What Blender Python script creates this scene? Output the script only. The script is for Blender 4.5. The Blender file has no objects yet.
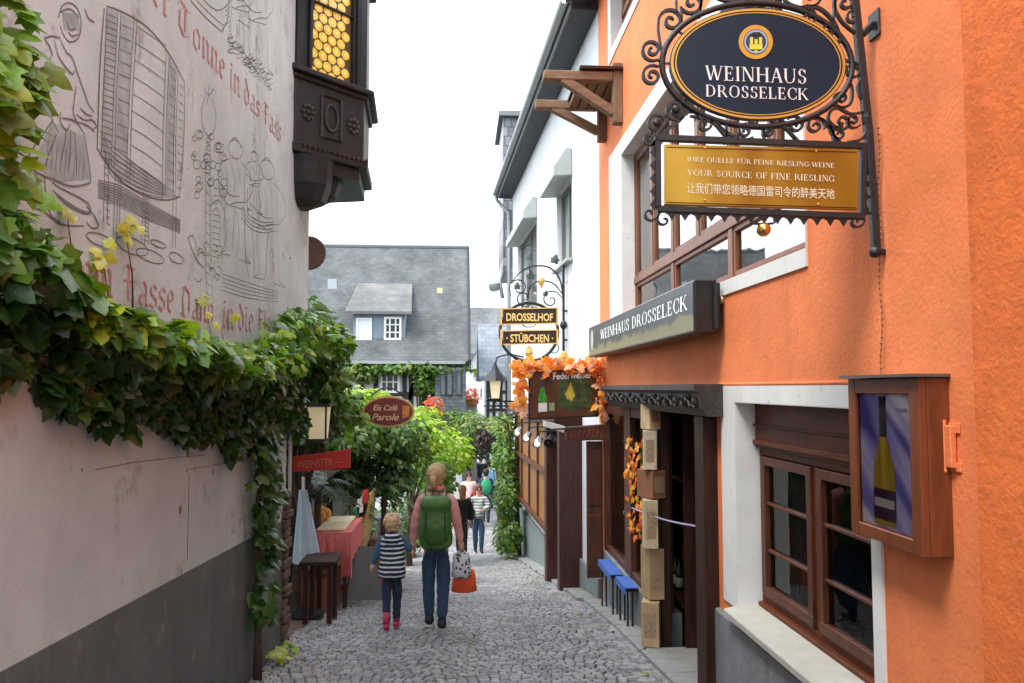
import bpy, math, random
from mathutils import Vector, Matrix, noise
random.seed(11)
PI = math.pi
S = bpy.context.scene
COL = S.collection
# ---------------------------------------------------------------- camera model
FPX = 780.0
CAM = Vector((0, 0, 1.6))
YAW = math.radians(3.81); PIT = math.radians(3.41)
CF = Vector((math.sin(YAW)*math.cos(PIT), math.cos(YAW)*math.cos(PIT), math.sin(PIT)))
CR = Vector((math.cos(YAW), -math.sin(YAW), 0))
CU = CR.cross(CF)
def ray(px, py): return CF + CR*((px-512)/FPX) + CU*((341.5-py)/FPX)
def on_plane(px, py, p0, n):
    d = ray(px, py); p0 = Vector(p0); n = Vector(n)
    return CAM + d*((p0-CAM).dot(n)/d.dot(n))
def onx(px, py, X): return on_plane(px, py, (X, 0, 0), (1, 0, 0))
def ony(px, py, Y): return on_plane(px, py, (0, Y, 0), (0, 1, 0))
def gz(y):
    if y < 8.3: return -0.11*y
    if y < 19.5: return -0.913-0.137*(y-8.3)
    t = min(1.0, (y-19.5)/8.0)
    return -2.447-0.137*8*(t-t*t*0.5)*0.45
def gnd(px, py):
    d = ray(px, py); t = 0.5
    while t < 90:
        p = CAM+d*t
        if p.z < gz(p.y): return Vector((p.x, p.y, gz(p.y)))
        t += 0.02
    return CAM+d*t
XL, XR = -1.65, 1.85
def L(px, py): return onx(px, py, XL)
def R(px, py): return onx(px, py, XR)
WA = Vector((1.85, 10.2, 0)); WD = Vector((-0.044, 1, 0)).normalized(); WN = Vector((-WD.y, WD.x, 0))  # white house facade
def W(px, py, off=0.0): return on_plane(px, py, WA+WN*off, WN)
def ws(p): return (p-WA).dot(WD)

# ---------------------------------------------------------------- materials
MATS = {}
def srgb(r, g, b):
    def f(c):
        c /= 255.0
        return c/12.92 if c <= 0.04045 else ((c+0.055)/1.055)**2.4
    return (f(r), f(g), f(b))
def M(name, col, rough=0.75, var=0.12, vs=6.0, bump=0.0, bs=40.0, metal=0.0, attr=False, stretch=None, spec=0.4,
      dirt=None, emit=0.0, trans=0.0, coat=0.0, var2=0.0, vs2=0.8, bd=0.01, bump2=0.0, streak=None):
    if name in MATS: return MATS[name]
    m = bpy.data.materials.new(name); m.use_nodes = True
    nt = m.node_tree; N = nt.nodes; K = nt.links
    b = N['Principled BSDF']
    b.inputs['Roughness'].default_value = rough; b.inputs['Metallic'].default_value = metal
    b.inputs['Specular IOR Level'].default_value = spec
    if coat: b.inputs['Coat Weight'].default_value = coat; b.inputs['Coat Roughness'].default_value = 0.15
    tc = N.new('ShaderNodeTexCoord'); vec = tc.outputs['Object']
    if stretch:
        mp = N.new('ShaderNodeMapping'); mp.inputs['Scale'].default_value = stretch
        K.new(vec, mp.inputs['Vector']); vec = mp.outputs['Vector']
    base = None
    if attr:
        a = N.new('ShaderNodeAttribute'); a.attribute_name = 'Col'; base = a.outputs['Color']
    def noi(sc, det=5.0, rg=0.6):
        n = N.new('ShaderNodeTexNoise'); n.inputs['Scale'].default_value = sc
        n.inputs['Detail'].default_value = det; n.inputs['Roughness'].default_value = rg
        K.new(vec, n.inputs['Vector']); return n
    def mul(colsock, col, facsock, amt):
        mr = N.new('ShaderNodeMapRange')
        mr.inputs['From Min'].default_value = 0.3; mr.inputs['From Max'].default_value = 0.7
        mr.inputs['To Min'].default_value = 1-amt; mr.inputs['To Max'].default_value = 1+amt*0.7
        K.new(facsock, mr.inputs['Value'])
        vm = N.new('ShaderNodeVectorMath'); vm.operation = 'SCALE'
        if colsock: K.new(colsock, vm.inputs[0])
        else: vm.inputs[0].default_value = col
        K.new(mr.outputs['Result'], vm.inputs['Scale'])
        return vm.outputs['Vector']
    out = base
    if var: out = mul(out, col, noi(vs).outputs['Fac'], var)
    if var2: out = mul(out, col, noi(vs2, 3).outputs['Fac'], var2)
    if dirt:   # (colour, scale, threshold)
        n = noi(dirt[1], 8, 0.7)
        cr = N.new('ShaderNodeMapRange'); cr.inputs['From Min'].default_value = dirt[2]; cr.inputs['From Max'].default_value = dirt[2]+0.12
        K.new(n.outputs['Fac'], cr.inputs['Value'])
        mx = N.new('ShaderNodeMix'); mx.data_type = 'RGBA'
        K.new(cr.outputs['Result'], mx.inputs['Factor'])
        if out: K.new(out, mx.inputs['A'])
        else: mx.inputs['A'].default_value = (*col, 1)
        mx.inputs['B'].default_value = (*dirt[0], 1); out = mx.outputs['Result']
    if streak:   # (colour, scale, threshold, strength): run-off marks drawn out downwards
        mp_ = N.new('ShaderNodeMapping'); mp_.inputs['Scale'].default_value = (1, 1, .09); K.new(tc.outputs['Object'], mp_.inputs['Vector'])
        n = N.new('ShaderNodeTexNoise'); n.inputs['Scale'].default_value = streak[1]; n.inputs['Detail'].default_value = 7; n.inputs['Roughness'].default_value = .72; K.new(mp_.outputs['Vector'], n.inputs['Vector'])
        cr = N.new('ShaderNodeMapRange'); cr.inputs['From Min'].default_value = streak[2]; cr.inputs['From Max'].default_value = streak[2]+0.2; cr.inputs['To Max'].default_value = streak[3]
        K.new(n.outputs['Fac'], cr.inputs['Value'])
        mx = N.new('ShaderNodeMix'); mx.data_type = 'RGBA'; K.new(cr.outputs['Result'], mx.inputs['Factor'])
        if out: K.new(out, mx.inputs['A'])
        else: mx.inputs['A'].default_value = (*col, 1)
        mx.inputs['B'].default_value = (*streak[0], 1); out = mx.outputs['Result']
    if out: K.new(out, b.inputs['Base Color'])
    else: b.inputs['Base Color'].default_value = (*col, 1)
    if bump:
        bn = N.new('ShaderNodeBump'); bn.inputs['Strength'].default_value = bump; bn.inputs['Distance'].default_value = bd
        K.new(noi(bs, 6, 0.65).outputs['Fac'], bn.inputs['Height']); K.new(bn.outputs['Normal'], b.inputs['Normal'])
        if bump2:
            b2 = N.new('ShaderNodeBump'); b2.inputs['Strength'].default_value = bump2; b2.inputs['Distance'].default_value = .03; K.new(noi(bs*.16, 4, .6).outputs['Fac'], b2.inputs['Height']); K.new(bn.outputs['Normal'], b2.inputs['Normal']); K.new(b2.outputs['Normal'], b.inputs['Normal'])
    if emit:
        b.inputs['Emission Strength'].default_value = emit
        if out: K.new(out, b.inputs['Emission Color'])
        else: b.inputs['Emission Color'].default_value = (*col, 1)
    if trans:
        tl = N.new('ShaderNodeBsdfTranslucent'); ms = N.new('ShaderNodeMixShader'); ms.inputs['Fac'].default_value = trans
        vm = N.new('ShaderNodeVectorMath'); vm.operation = 'MULTIPLY'; vm.inputs[1].default_value = (1.3, 1.5, 0.5)
        if out: K.new(out, vm.inputs[0])
        else: vm.inputs[0].default_value = col
        K.new(vm.outputs['Vector'], tl.inputs['Color'])
        K.new(b.outputs['BSDF'], ms.inputs[1]); K.new(tl.outputs['BSDF'], ms.inputs[2])
        K.new(ms.outputs['Shader'], N['Material Output'].inputs['Surface'])
    MATS[name] = m; return m
def slate(name, c1, c2, mortar, axes, sx, sy, rough=0.55, bumpd=0.01, spec=.3):
    """small overlapping tiles: brick pattern in the plane named by axes ('xz', 'yz' or 'xy')"""
    m = bpy.data.materials.new(name); m.use_nodes = True
    nt = m.node_tree; N = nt.nodes; K = nt.links; b = N['Principled BSDF']; b.inputs['Roughness'].default_value = rough; b.inputs['Specular IOR Level'].default_value = spec
    tc = N.new('ShaderNodeTexCoord'); sp = N.new('ShaderNodeSeparateXYZ'); cb = N.new('ShaderNodeCombineXYZ')
    K.new(tc.outputs['Object'], sp.inputs[0])
    K.new(sp.outputs[axes[0].upper()], cb.inputs['X']); K.new(sp.outputs[axes[1].upper()], cb.inputs['Y'])
    br = N.new('ShaderNodeTexBrick'); K.new(cb.outputs[0], br.inputs['Vector'])
    br.inputs['Color1'].default_value = (*c1, 1); br.inputs['Color2'].default_value = (*c2, 1); br.inputs['Mortar'].default_value = (*mortar, 1)
    br.inputs['Scale'].default_value = 1; br.inputs['Brick Width'].default_value = sx; br.inputs['Row Height'].default_value = sy
    br.inputs['Mortar Size'].default_value = sy*0.06; br.inputs['Mortar Smooth'].default_value = 0.6
    n = N.new('ShaderNodeTexNoise'); n.inputs['Scale'].default_value = 0.9; n.inputs['Detail'].default_value = 8; n.inputs['Roughness'].default_value = 0.7
    mp = N.new('ShaderNodeMapping'); mp.inputs['Scale'].default_value = (1, 1, 0.45); K.new(tc.outputs['Object'], mp.inputs['Vector']); K.new(mp.outputs['Vector'], n.inputs['Vector'])
    mr = N.new('ShaderNodeMapRange'); mr.inputs['From Min'].default_value = 0.3; mr.inputs['From Max'].default_value = 0.7
    mr.inputs['To Min'].default_value = 0.66; mr.inputs['To Max'].default_value = 1.45; K.new(n.outputs['Fac'], mr.inputs['Value'])
    vm = N.new('ShaderNodeVectorMath'); vm.operation = 'SCALE'; K.new(br.outputs['Color'], vm.inputs[0]); K.new(mr.outputs[0], vm.inputs['Scale'])
    K.new(vm.outputs[0], b.inputs['Base Color'])
    bp = N.new('ShaderNodeBump'); bp.inputs['Distance'].default_value = bumpd; bp.inputs['Strength'].default_value = 0.6; bp.invert = True
    K.new(br.outputs['Fac'], bp.inputs['Height']); K.new(bp.outputs[0], b.inputs['Normal'])
    MATS[name] = m; return m
def glass(name, tint=(0.8, 0.85, 0.85), ior=1.5, extra=0.0):
    m = bpy.data.materials.new(name); m.use_nodes = True
    nt = m.node_tree; N = nt.nodes; K = nt.links; N.remove(N['Principled BSDF'])
    tr = N.new('ShaderNodeBsdfTransparent'); tr.inputs['Color'].default_value = (*tint, 1)
    gl = N.new('ShaderNodeBsdfGlossy'); gl.inputs['Roughness'].default_value = 0.015
    nz = N.new('ShaderNodeTexNoise'); nz.inputs['Scale'].default_value = 1.7
    bp = N.new('ShaderNodeBump'); bp.inputs['Strength'].default_value = 0.25; bp.inputs['Distance'].default_value = 0.02
    tc = N.new('ShaderNodeTexCoord'); K.new(tc.outputs['Object'], nz.inputs['Vector'])
    K.new(nz.outputs['Fac'], bp.inputs['Height']); K.new(bp.outputs[0], gl.inputs['Normal'])
    fr = N.new('ShaderNodeFresnel'); fr.inputs['IOR'].default_value = ior
    ad = N.new('ShaderNodeMath'); ad.operation = 'ADD'; ad.use_clamp = True; ad.inputs[1].default_value = extra
    K.new(fr.outputs[0], ad.inputs[0])
    ms = N.new('ShaderNodeMixShader'); K.new(ad.outputs[0], ms.inputs[0]); K.new(tr.outputs[0], ms.inputs[1]); K.new(gl.outputs[0], ms.inputs[2])
    K.new(ms.outputs[0], N['Material Output'].inputs['Surface'])
    MATS[name] = m; return m

# ---------------------------------------------------------------- objects
def props(o, label=None, cat=None, group=None, kind=None):
    if label: o['label'] = label
    if cat: o['category'] = cat
    if group: o['group'] = group
    if kind: o['kind'] = kind
    return o
def thing(name, label, cat, loc, group=None):
    o = bpy.data.objects.new(name, None); COL.objects.link(o); o.location = Vector(loc); o.empty_display_size = 0.2
    bpy.context.view_layer.update()
    return props(o, label, cat, group)
def world_loc(o):
    v = Vector((0, 0, 0))
    while o: v += o.location; o = o.parent
    return v
class MB:
    """collects geometry in world coordinates; build() links it as one mesh object"""
    def __init__(s): s.v = []; s.f = []; s.m = []; s.c = []; s.cur = 0; s.col = None
    def mat(s, i): s.cur = i; return s
    def add(s, vs, fs, col=None):
        b = len(s.v); s.v.extend([tuple(v) for v in vs])
        for f in fs: s.f.append(tuple(b+i for i in f)); s.m.append(s.cur)
        s.c.extend([col or s.col or (1, 1, 1)]*len(vs))
    def frame(s, O, a, b, c):
        """box from corner O along vectors a, b, c"""
        O, a, b, c = Vector(O), Vector(a), Vector(b), Vector(c)
        vs = [O, O+a, O+a+b, O+b, O+c, O+a+c, O+a+b+c, O+b+c]
        fs = [(0, 3, 2, 1), (4, 5, 6, 7), (0, 1, 5, 4), (1, 2, 6, 5), (2, 3, 7, 6), (3, 0, 4, 7)]
        if a.cross(b).dot(c) < 0: fs = [f[::-1] for f in fs]
        s.add(vs, fs)
    def box(s, x0, x1, y0, y1, z0, z1, rz=0.0, pv=None):
        x0, x1 = min(x0, x1), max(x0, x1); y0, y1 = min(y0, y1), max(y0, y1); z0, z1 = min(z0, z1), max(z0, z1)
        s.frame((x0, y0, z0), (x1-x0, 0, 0), (0, y1-y0, 0), (0, 0, z1-z0))
        if rz:
            pv = Vector(pv or ((x0+x1)/2, (y0+y1)/2, 0)); Mx = Matrix.Rotation(rz, 3, 'Z')
            for i in range(len(s.v)-8, len(s.v)): s.v[i] = tuple(Mx @ (Vector(s.v[i])-pv)+pv)
    def prism(s, pts, d):
        """polygon pts swept by vector d"""
        pts = [Vector(p) for p in pts]; d = Vector(d); n = len(pts)
        vs = pts+[p+d for p in pts]
        fs = [tuple(range(n))[::-1], tuple(range(n, 2*n))]+[(i, (i+1) % n, n+(i+1) % n, n+i) for i in range(n)]
        nn = Vector((0, 0, 0))
        for i in range(n): nn += pts[i].cross(pts[(i+1) % n])
        if nn.dot(d) < 0: fs = [f[::-1] for f in fs]
        s.add(vs, fs)
    def beam(s, p, q, w, h, up=(0, 0, 1)):
        p, q = Vector(p), Vector(q); d = (q-p).normalized(); u = Vector(up)
        if abs(d.dot(u)) > 0.98: u = Vector((1, 0, 0))
        a = d.cross(u).normalized(); u = a.cross(d)
        s.frame(p-a*w/2-u*h/2, q-p, a*w, u*h)
    def tube(s, pts, r, n=6, close=False, caps=True):
        pts = [Vector(p) for p in pts]; k = len(pts)
        if not hasattr(r, '__len__'): r = [r]*k
        rings = []; prev = None
        for i, p in enumerate(pts):
            if close: t = pts[(i+1) % k]-pts[i-1]
            else: t = pts[min(i+1, k-1)]-pts[max(i-1, 0)]
            if t.length < 1e-9: t = Vector((0, 0, 1))
            t.normalize()
            if prev is None:
                a = t.orthogonal().normalized()
            else:
                a = prev-t*prev.dot(t)
                if a.length < 1e-6: a = t.orthogonal()
                a.normalize()
            prev = a; b = t.cross(a)
            rings.append([p+(a*math.cos(2*PI*j/n)+b*math.sin(2*PI*j/n))*r[i] for j in range(n)])
        vs = [v for g in rings for v in g]; fs = []
        for i in range(k if close else k-1):
            i2 = (i+1) % k
            for j in range(n):
                j2 = (j+1) % n; fs.append((i*n+j, i*n+j2, i2*n+j2, i2*n+j))
        if caps and not close: fs += [tuple(range(n))[::-1], tuple((k-1)*n+j for j in range(n))]
        s.add(vs, fs)
    def flat(s, pts, w, t, nrm, taper=None):
        """flat bar standing on edge along pts: width w in the plane, depth t along nrm"""
        pts = [Vector(p) for p in pts]; nrm = Vector(nrm).normalized(); k = len(pts); vs = []
        for i, p in enumerate(pts):
            d = pts[min(i+1, k-1)]-pts[max(i-1, 0)]; d = d-nrm*d.dot(nrm)
            if d.length < 1e-9: d = Vector((0, 0, 1))
            a = d.normalized().cross(nrm); ww = w*(taper[i] if taper else 1)/2
            vs += [p-a*ww-nrm*t/2, p+a*ww-nrm*t/2, p+a*ww+nrm*t/2, p-a*ww+nrm*t/2]
        fs = []
        for i in range(k-1):
            for j in range(4):
                j2 = (j+1) % 4; fs.append((i*4+j, i*4+j2, i*4+4+j2, i*4+4+j))
        fs += [(3, 2, 1, 0), (4*k-4, 4*k-3, 4*k-2, 4*k-1)]
        s.add(vs, fs)
    def lathe(s, prof, c, n=16, axis=(0, 0, 1), sx=1.0):
        c = Vector(c); ax = Vector(axis).normalized(); a = ax.orthogonal().normalized(); b = ax.cross(a)
        if abs(ax.z) > 0.99: a, b = Vector((1, 0, 0)), Vector((0, 1, 0))
        vs = []; k = len(prof)
        for r, h in prof:
            for j in range(n):
                t = 2*PI*j/n; vs.append(c+ax*h+(a*math.cos(t)*sx+b*math.sin(t))*r)
        fs = [(i*n+j, i*n+(j+1) % n, (i+1)*n+(j+1) % n, (i+1)*n+j) for i in range(k-1) for j in range(n)]
        fs += [tuple(range(n))[::-1], tuple((k-1)*n+j for j in range(n))]
        s.add(vs, fs)
    def ball(s, c, r, n=12, m=8, sc=(1, 1, 1), jit=0.0):
        c = Vector(c); vs = [c+Vector((0, 0, -r*sc[2]))]
        for i in range(1, m):
            t = PI*i/m
            for j in range(n):
                u = 2*PI*j/n; q = 1+random.uniform(-jit, jit)
                vs.append(c+Vector((math.sin(t)*math.cos(u)*sc[0], math.sin(t)*math.sin(u)*sc[1], -math.cos(t)*sc[2]))*r*q)
        vs.append(c+Vector((0, 0, r*sc[2]))); e = len(vs)-1
        fs = [(0, 1+(j+1) % n, 1+j) for j in range(n)]
        for i in range(m-2):
            for j in range(n):
                a = 1+i*n; fs.append((a+j, a+(j+1) % n, a+n+(j+1) % n, a+n+j))
        a = 1+(m-2)*n; fs += [(a+j, a+(j+1) % n, e) for j in range(n)]
        s.add(vs, fs)
    def quad(s, a, b, c, d): s.add([a, b, c, d], [(0, 1, 2, 3)])
    def poly(s, pts): s.add(pts, [tuple(range(len(pts)))])
    def build(s, name, mats, parent=None, smooth=False, bevel=0.0, label=None, cat=None, group=None, kind=None, col=False, thick=0.0, bseg=1):
        if not isinstance(mats, (list, tuple)): mats = [mats]
        me = bpy.data.meshes.new(name)
        org = Vector((0, 0, 0))
        if parent: org = world_loc(parent)
        elif cat and s.v:
            xs = [v[0] for v in s.v]; ys = [v[1] for v in s.v]; zs = [v[2] for v in s.v]
            org = Vector(((min(xs)+max(xs))/2, (min(ys)+max(ys))/2, min(zs)))
        me.from_pydata([(v[0]-org.x, v[1]-org.y, v[2]-org.z) for v in s.v], [], s.f)
        for m in mats: me.materials.append(m)
        if len(mats) > 1: me.polygons.foreach_set('material_index', s.m)
        if smooth: me.polygons.foreach_set('use_smooth', [True]*len(me.polygons))
        if col:
            a = me.color_attributes.new('Col', 'FLOAT_COLOR', 'POINT')
            a.data.foreach_set('color', [x for c in s.c for x in (c[0], c[1], c[2], 1.0)])
        me.update()
        o = bpy.data.objects.new(name, me); COL.objects.link(o)
        if parent: o.parent = parent
        else: o.location = org
        if bevel:
            b = o.modifiers.new('bevel', 'BEVEL'); b.width = bevel; b.segments = bseg; b.limit_method = 'ANGLE'; b.angle_limit = math.radians(40)
        if thick:
            b = o.modifiers.new('solid', 'SOLIDIFY'); b.thickness = thick
        return props(o, label, cat, group, kind)
def wall_holes(mb, O, u, v, nrm, U, V, holes, depth):
    """wall sheet at O+u*a+v*b with rectangular holes whose reveals go back by depth (away from nrm); closed to a slab"""
    O, u, v, nrm = Vector(O), Vector(u), Vector(v), Vector(nrm)
    us = sorted(set([U[0], U[1]]+[h[i] for h in holes for i in (0, 1)])); vs = sorted(set([V[0], V[1]]+[h[i] for h in holes for i in (2, 3)]))
    us = [x for x in us if U[0] <= x <= U[1]]; vs = [x for x in vs if V[0] <= x <= V[1]]
    idx = {}
    vl = []
    def P(i, j, k):
        key = (i, j, k)
        if key not in idx: idx[key] = len(vl); vl.append(O+u*us[i]+v*vs[j]-nrm*depth*k)
        return idx[key]
    fl = []
    flip = u.cross(v).dot(nrm) < 0
    def F(f): fl.append(f[::-1] if flip else f)
    def solid(i, j):
        if i < 0 or j < 0 or i >= len(us)-1 or j >= len(vs)-1: return False
        a, b = (us[i]+us[i+1])/2, (vs[j]+vs[j+1])/2
        return not any(h[0] < a < h[1] and h[2] < b < h[3] for h in holes)
    for i in range(len(us)-1):
        for j in range(len(vs)-1):
            if not solid(i, j): continue
            F((P(i, j, 0), P(i+1, j, 0), P(i+1, j+1, 0), P(i, j+1, 0)))
            F((P(i, j+1, 1), P(i+1, j+1, 1), P(i+1, j, 1), P(i, j, 1)))
            if not solid(i-1, j): F((P(i, j, 1), P(i, j, 0), P(i, j+1, 0), P(i, j+1, 1)))
            if not solid(i+1, j): F((P(i+1, j, 0), P(i+1, j, 1), P(i+1, j+1, 1), P(i+1, j+1, 0)))
            if not solid(i, j-1): F((P(i, j, 1), P(i+1, j, 1), P(i+1, j, 0), P(i, j, 0)))
            if not solid(i, j+1): F((P(i, j+1, 0), P(i+1, j+1, 0), P(i+1, j+1, 1), P(i, j+1, 1)))
    mb.add(vl, fl)

# ---------------------------------------------------------------- lettering
def _arc(cx, cy, rx, ry, a0, a1, thick, thin, n=14):
    out = []
    for i in range(n):
        q = []
        for k in (i, i+1):
            t = math.radians(a0+(a1-a0)*k/n); w = thin+(thick-thin)*abs(math.cos(t))**1.3
            q.append(((cx+(rx+0)*math.cos(t), cy+ry*math.sin(t)), (cx+(rx-w)*math.cos(t), cy+(ry-max(thin, w*0.35))*math.sin(t))))
        out.append([q[0][0], q[1][0], q[1][1], q[0][1]])
    return out
TK, TN, SF = 0.15, 0.05, 0.035
def _st(x0, y0, x1, y1, w=TK): return [[(x0-w/2, y0), (x0+w/2, y0), (x1+w/2, y1), (x1-w/2, y1)]]
def _h(x0, x1, y, w=TN): return [[(x0, y-w/2), (x1, y-w/2), (x1, y+w/2), (x0, y+w/2)]]
def _sf(x, y, hw=0.14):
    y0, y1 = (0, SF) if y == 0 else (1-SF, 1)
    return [[(x-hw, y0), (x+hw, y0), (x+hw, y1), (x-hw, y1)]]
def _v(x, y0, y1, w=0.05): return [[(x-w/2, y0), (x+w/2, y0), (x+w/2, y1), (x-w/2, y1)]]
SER = {
 'A': (0.86, _st(0.12, 0, 0.42, 1, 0.06)+_st(0.74, 0, 0.44, 1, TK)+_h(0.22, 0.64, 0.34)+_sf(0.12, 0, .12)+_sf(0.74, 0, .13)),
 'C': (0.8, _arc(0.45, 0.5, 0.4, 0.52, 40, 320, TK, TN)+_v(0.75, 0.62, 0.98)+_v(0.75, 0.05, 0.32)),
 'D': (0.88, _st(0.16, 0, 0.16, 1)+_sf(0.16, 0)+_sf(0.16, 1)+_arc(0.3, 0.5, 0.5, 0.5, -90, 90, TK, TN)+_h(0.16, 0.32, 0.025)+_h(0.16, 0.32, 0.975)),
 'E': (0.7, _st(0.16, 0, 0.16, 1)+_sf(0.14, 0)+_sf(0.14, 1)+_h(0.1, 0.6, 0.025)+_h(0.1, 0.58, 0.975)+_h(0.16, 0.46, 0.52)+_v(0.6, 0, 0.24)+_v(0.57, 0.78, 1)+_v(0.46, 0.42, 0.62)),
 'F': (0.66, _st(0.16, 0, 0.16, 1)+_sf(0.16, 0)+_sf(0.14, 1)+_h(0.1, 0.58, 0.975)+_h(0.16, 0.46, 0.52)+_v(0.57, 0.78, 1)+_v(0.46, 0.42, 0.62)),
 'G': (0.88, _arc(0.45, 0.5, 0.4, 0.52, 40, 325, TK, TN)+_v(0.75, 0.62, 0.98)+_v(0.75, 0.05, 0.42, 0.14)+_h(0.62, 0.88, 0.42)),
 'H': (0.95, _st(0.16, 0, 0.16, 1)+_st(0.79, 0, 0.79, 1)+_h(0.16, 0.79, 0.52)+_sf(0.16, 0)+_sf(0.16, 1)+_sf(0.79, 0)+_sf(0.79, 1)),
 'I': (0.38, _st(0.19, 0, 0.19, 1)+_sf(0.19, 0)+_sf(0.19, 1)),
 'K': (0.88, _st(0.16, 0, 0.16, 1)+_sf(0.16, 0)+_sf(0.16, 1)+_st(0.2, 0.42, 0.68, 1, 0.06)+_st(0.76, 0, 0.36, 0.56, TK)+_sf(0.68, 1, .12)+_sf(0.76, 0, .12)),
 'L': (0.68, _st(0.16, 0, 0.16, 1)+_sf(0.14, 0)+_sf(0.16, 1)+_h(0.1, 0.6, 0.025)+_v(0.6, 0, 0.26)),
 'M': (1.05, _st(0.14, 0, 0.18, 1, .06)+_st(0.5, 0, 0.2, 1)+_st(0.5, 0, 0.84, 1, .06)+_st(0.88, 0, 0.84, 1)+_sf(0.14, 0, .1)+_sf(0.88, 0)+_sf(.16, 1, .1)+_sf(.86, 1, .1)),
 'N': (0.95, _st(0.16, 0, 0.16, 1, 0.06)+_st(0.8, 0, 0.8, 1, 0.06)+_st(0.76, 0, 0.2, 1)+_sf(0.16, 0, .11)+_sf(0.12, 1, .11)+_sf(0.8, 1, .11)),
 'O': (0.92, _arc(0.46, 0.5, 0.42, 0.52, 0, 360, TK, TN, 26)),
 'Q': (0.92, _arc(0.46, 0.5, 0.42, 0.52, 0, 360, TK, TN, 26)+_st(0.78, -0.22, 0.5, 0.08, 0.12)),
 'R': (0.86, _st(0.16, 0, 0.16, 1)+_sf(0.16, 0)+_sf(0.16, 1)+_arc(0.34, 0.74, 0.3, 0.26, -90, 90, TK, TN)+_h(0.16, 0.36, 0.975)+_h(0.16, 0.36, 0.5)+_st(0.74, 0, 0.42, 0.5, TK)+_sf(0.76, 0, .1)),
 'S': (0.66, _arc(0.32, 0.75, 0.24, 0.26, 20, 270, TK, TN)+_arc(0.33, 0.26, 0.27, 0.28, -160, 90, TK, TN)+_v(0.54, 0.7, 0.98)+_v(0.09, 0.02, 0.3)),
 'T': (0.78, _st(0.39, 0, 0.39, 1)+_sf(0.39, 0)+_h(0.06, 0.72, 0.975)+_v(0.07, 0.76, 1)+_v(0.71, 0.76, 1)),
 'U': (0.92, _st(0.16, 0.3, 0.16, 1)+_st(0.77, 0.3, 0.77, 1, 0.06)+_sf(0.16, 1)+_sf(0.77, 1, .11)+_arc(0.445, 0.33, 0.355, 0.35, 180, 360, 0.13, TN)),
 'W': (1.25, _st(0.38, 0, 0.12, 1)+_st(0.4, 0, 0.66, 1, 0.06)+_st(0.86, 0, 0.6, 1)+_st(0.88, 0, 1.14, 1, 0.06)+_sf(0.12, 1, .12)+_sf(0.62, 1, .12)+_sf(1.14, 1, .1)),
 'Y': (0.84, _st(0.42, 0, 0.42, 0.48)+_st(0.42, 0.42, 0.12, 1)+_st(0.44, 0.42, 0.72, 1, 0.06)+_sf(0.42, 0)+_sf(0.12, 1, .12)+_sf(0.72, 1, .1)),
 '-': (0.4, _h(0.06, 0.34, 0.42, 0.08)), ' ': (0.42, []),
}
SER['Ü'] = (SER['U'][0], SER['U'][1]+_v(0.3, 1.1, 1.24, 0.13)+_v(0.62, 1.1, 1.24, 0.13))
def serif(mb, text, O, u, v, n, h, width=None, align='c', weight=1.0):
    """capitals with serifs; O is the centre of the base line; flat sheets a hair apart"""
    O, u, v, n = Vector(O), Vector(u).normalized(), Vector(v).normalized(), Vector(n).normalized()
    tot = sum(SER[c][0]+0.07 for c in text)-0.07
    sx = h if width is None else width/tot
    x = -tot*sx/2 if align == 'c' else 0.0
    k = 0
    for ch in text:
        w, polys = SER[ch]
        for p in polys:
            k += 1
            pts = [O+u*(x+q[0]*sx)+v*(q[1]*h)+n*(0.0004*(k % 9)) for q in p]
            a = sum((pts[i].cross(pts[(i+1) % 4]) for i in range(4)), Vector())
            mb.poly(pts if a.dot(n) > 0 else pts[::-1])
        x += (w+0.07)*sx
def sans(mb, text, O, u, v, n, h, width=None, shear=0.0, depth=0.0, bold=0.0):
    """letters from the built-in typeface, turned to mesh; O is the centre of the base line"""
    cu = bpy.data.curves.new('t', 'FONT'); cu.body = text; cu.align_x = 'CENTER'; cu.size = 1.0; cu.shear = shear; cu.offset = bold
    cu.extrude = depth/h if depth else 0.0; cu.resolution_u = 3
    ob = bpy.data.objects.new('t', cu); COL.objects.link(ob)
    dg = bpy.context.evaluated_depsgraph_get(); dg.update()
    me = bpy.data.meshes.new_from_object(ob.evaluated_get(dg))
    vs = [p.co.copy() for p in me.vertices]; fs = [tuple(p.vertices) for p in me.polygons]
    bpy.data.objects.remove(ob); bpy.data.curves.remove(cu); bpy.data.meshes.remove(me)
    if not vs: return
    x0 = min(p.x for p in vs); x1 = max(p.x for p in vs); cx = (x0+x1)/2
    hh = h/0.72; sx = hh if width is None else width/(x1-x0)
    O, u, v, n = Vector(O), Vector(u).normalized(), Vector(v).normalized(), Vector(n).normalized()
    mb.add([O+u*((p.x-cx)*sx)+v*(p.y*hh)+n*(p.z*h+0.001) for p in vs], fs)
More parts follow.
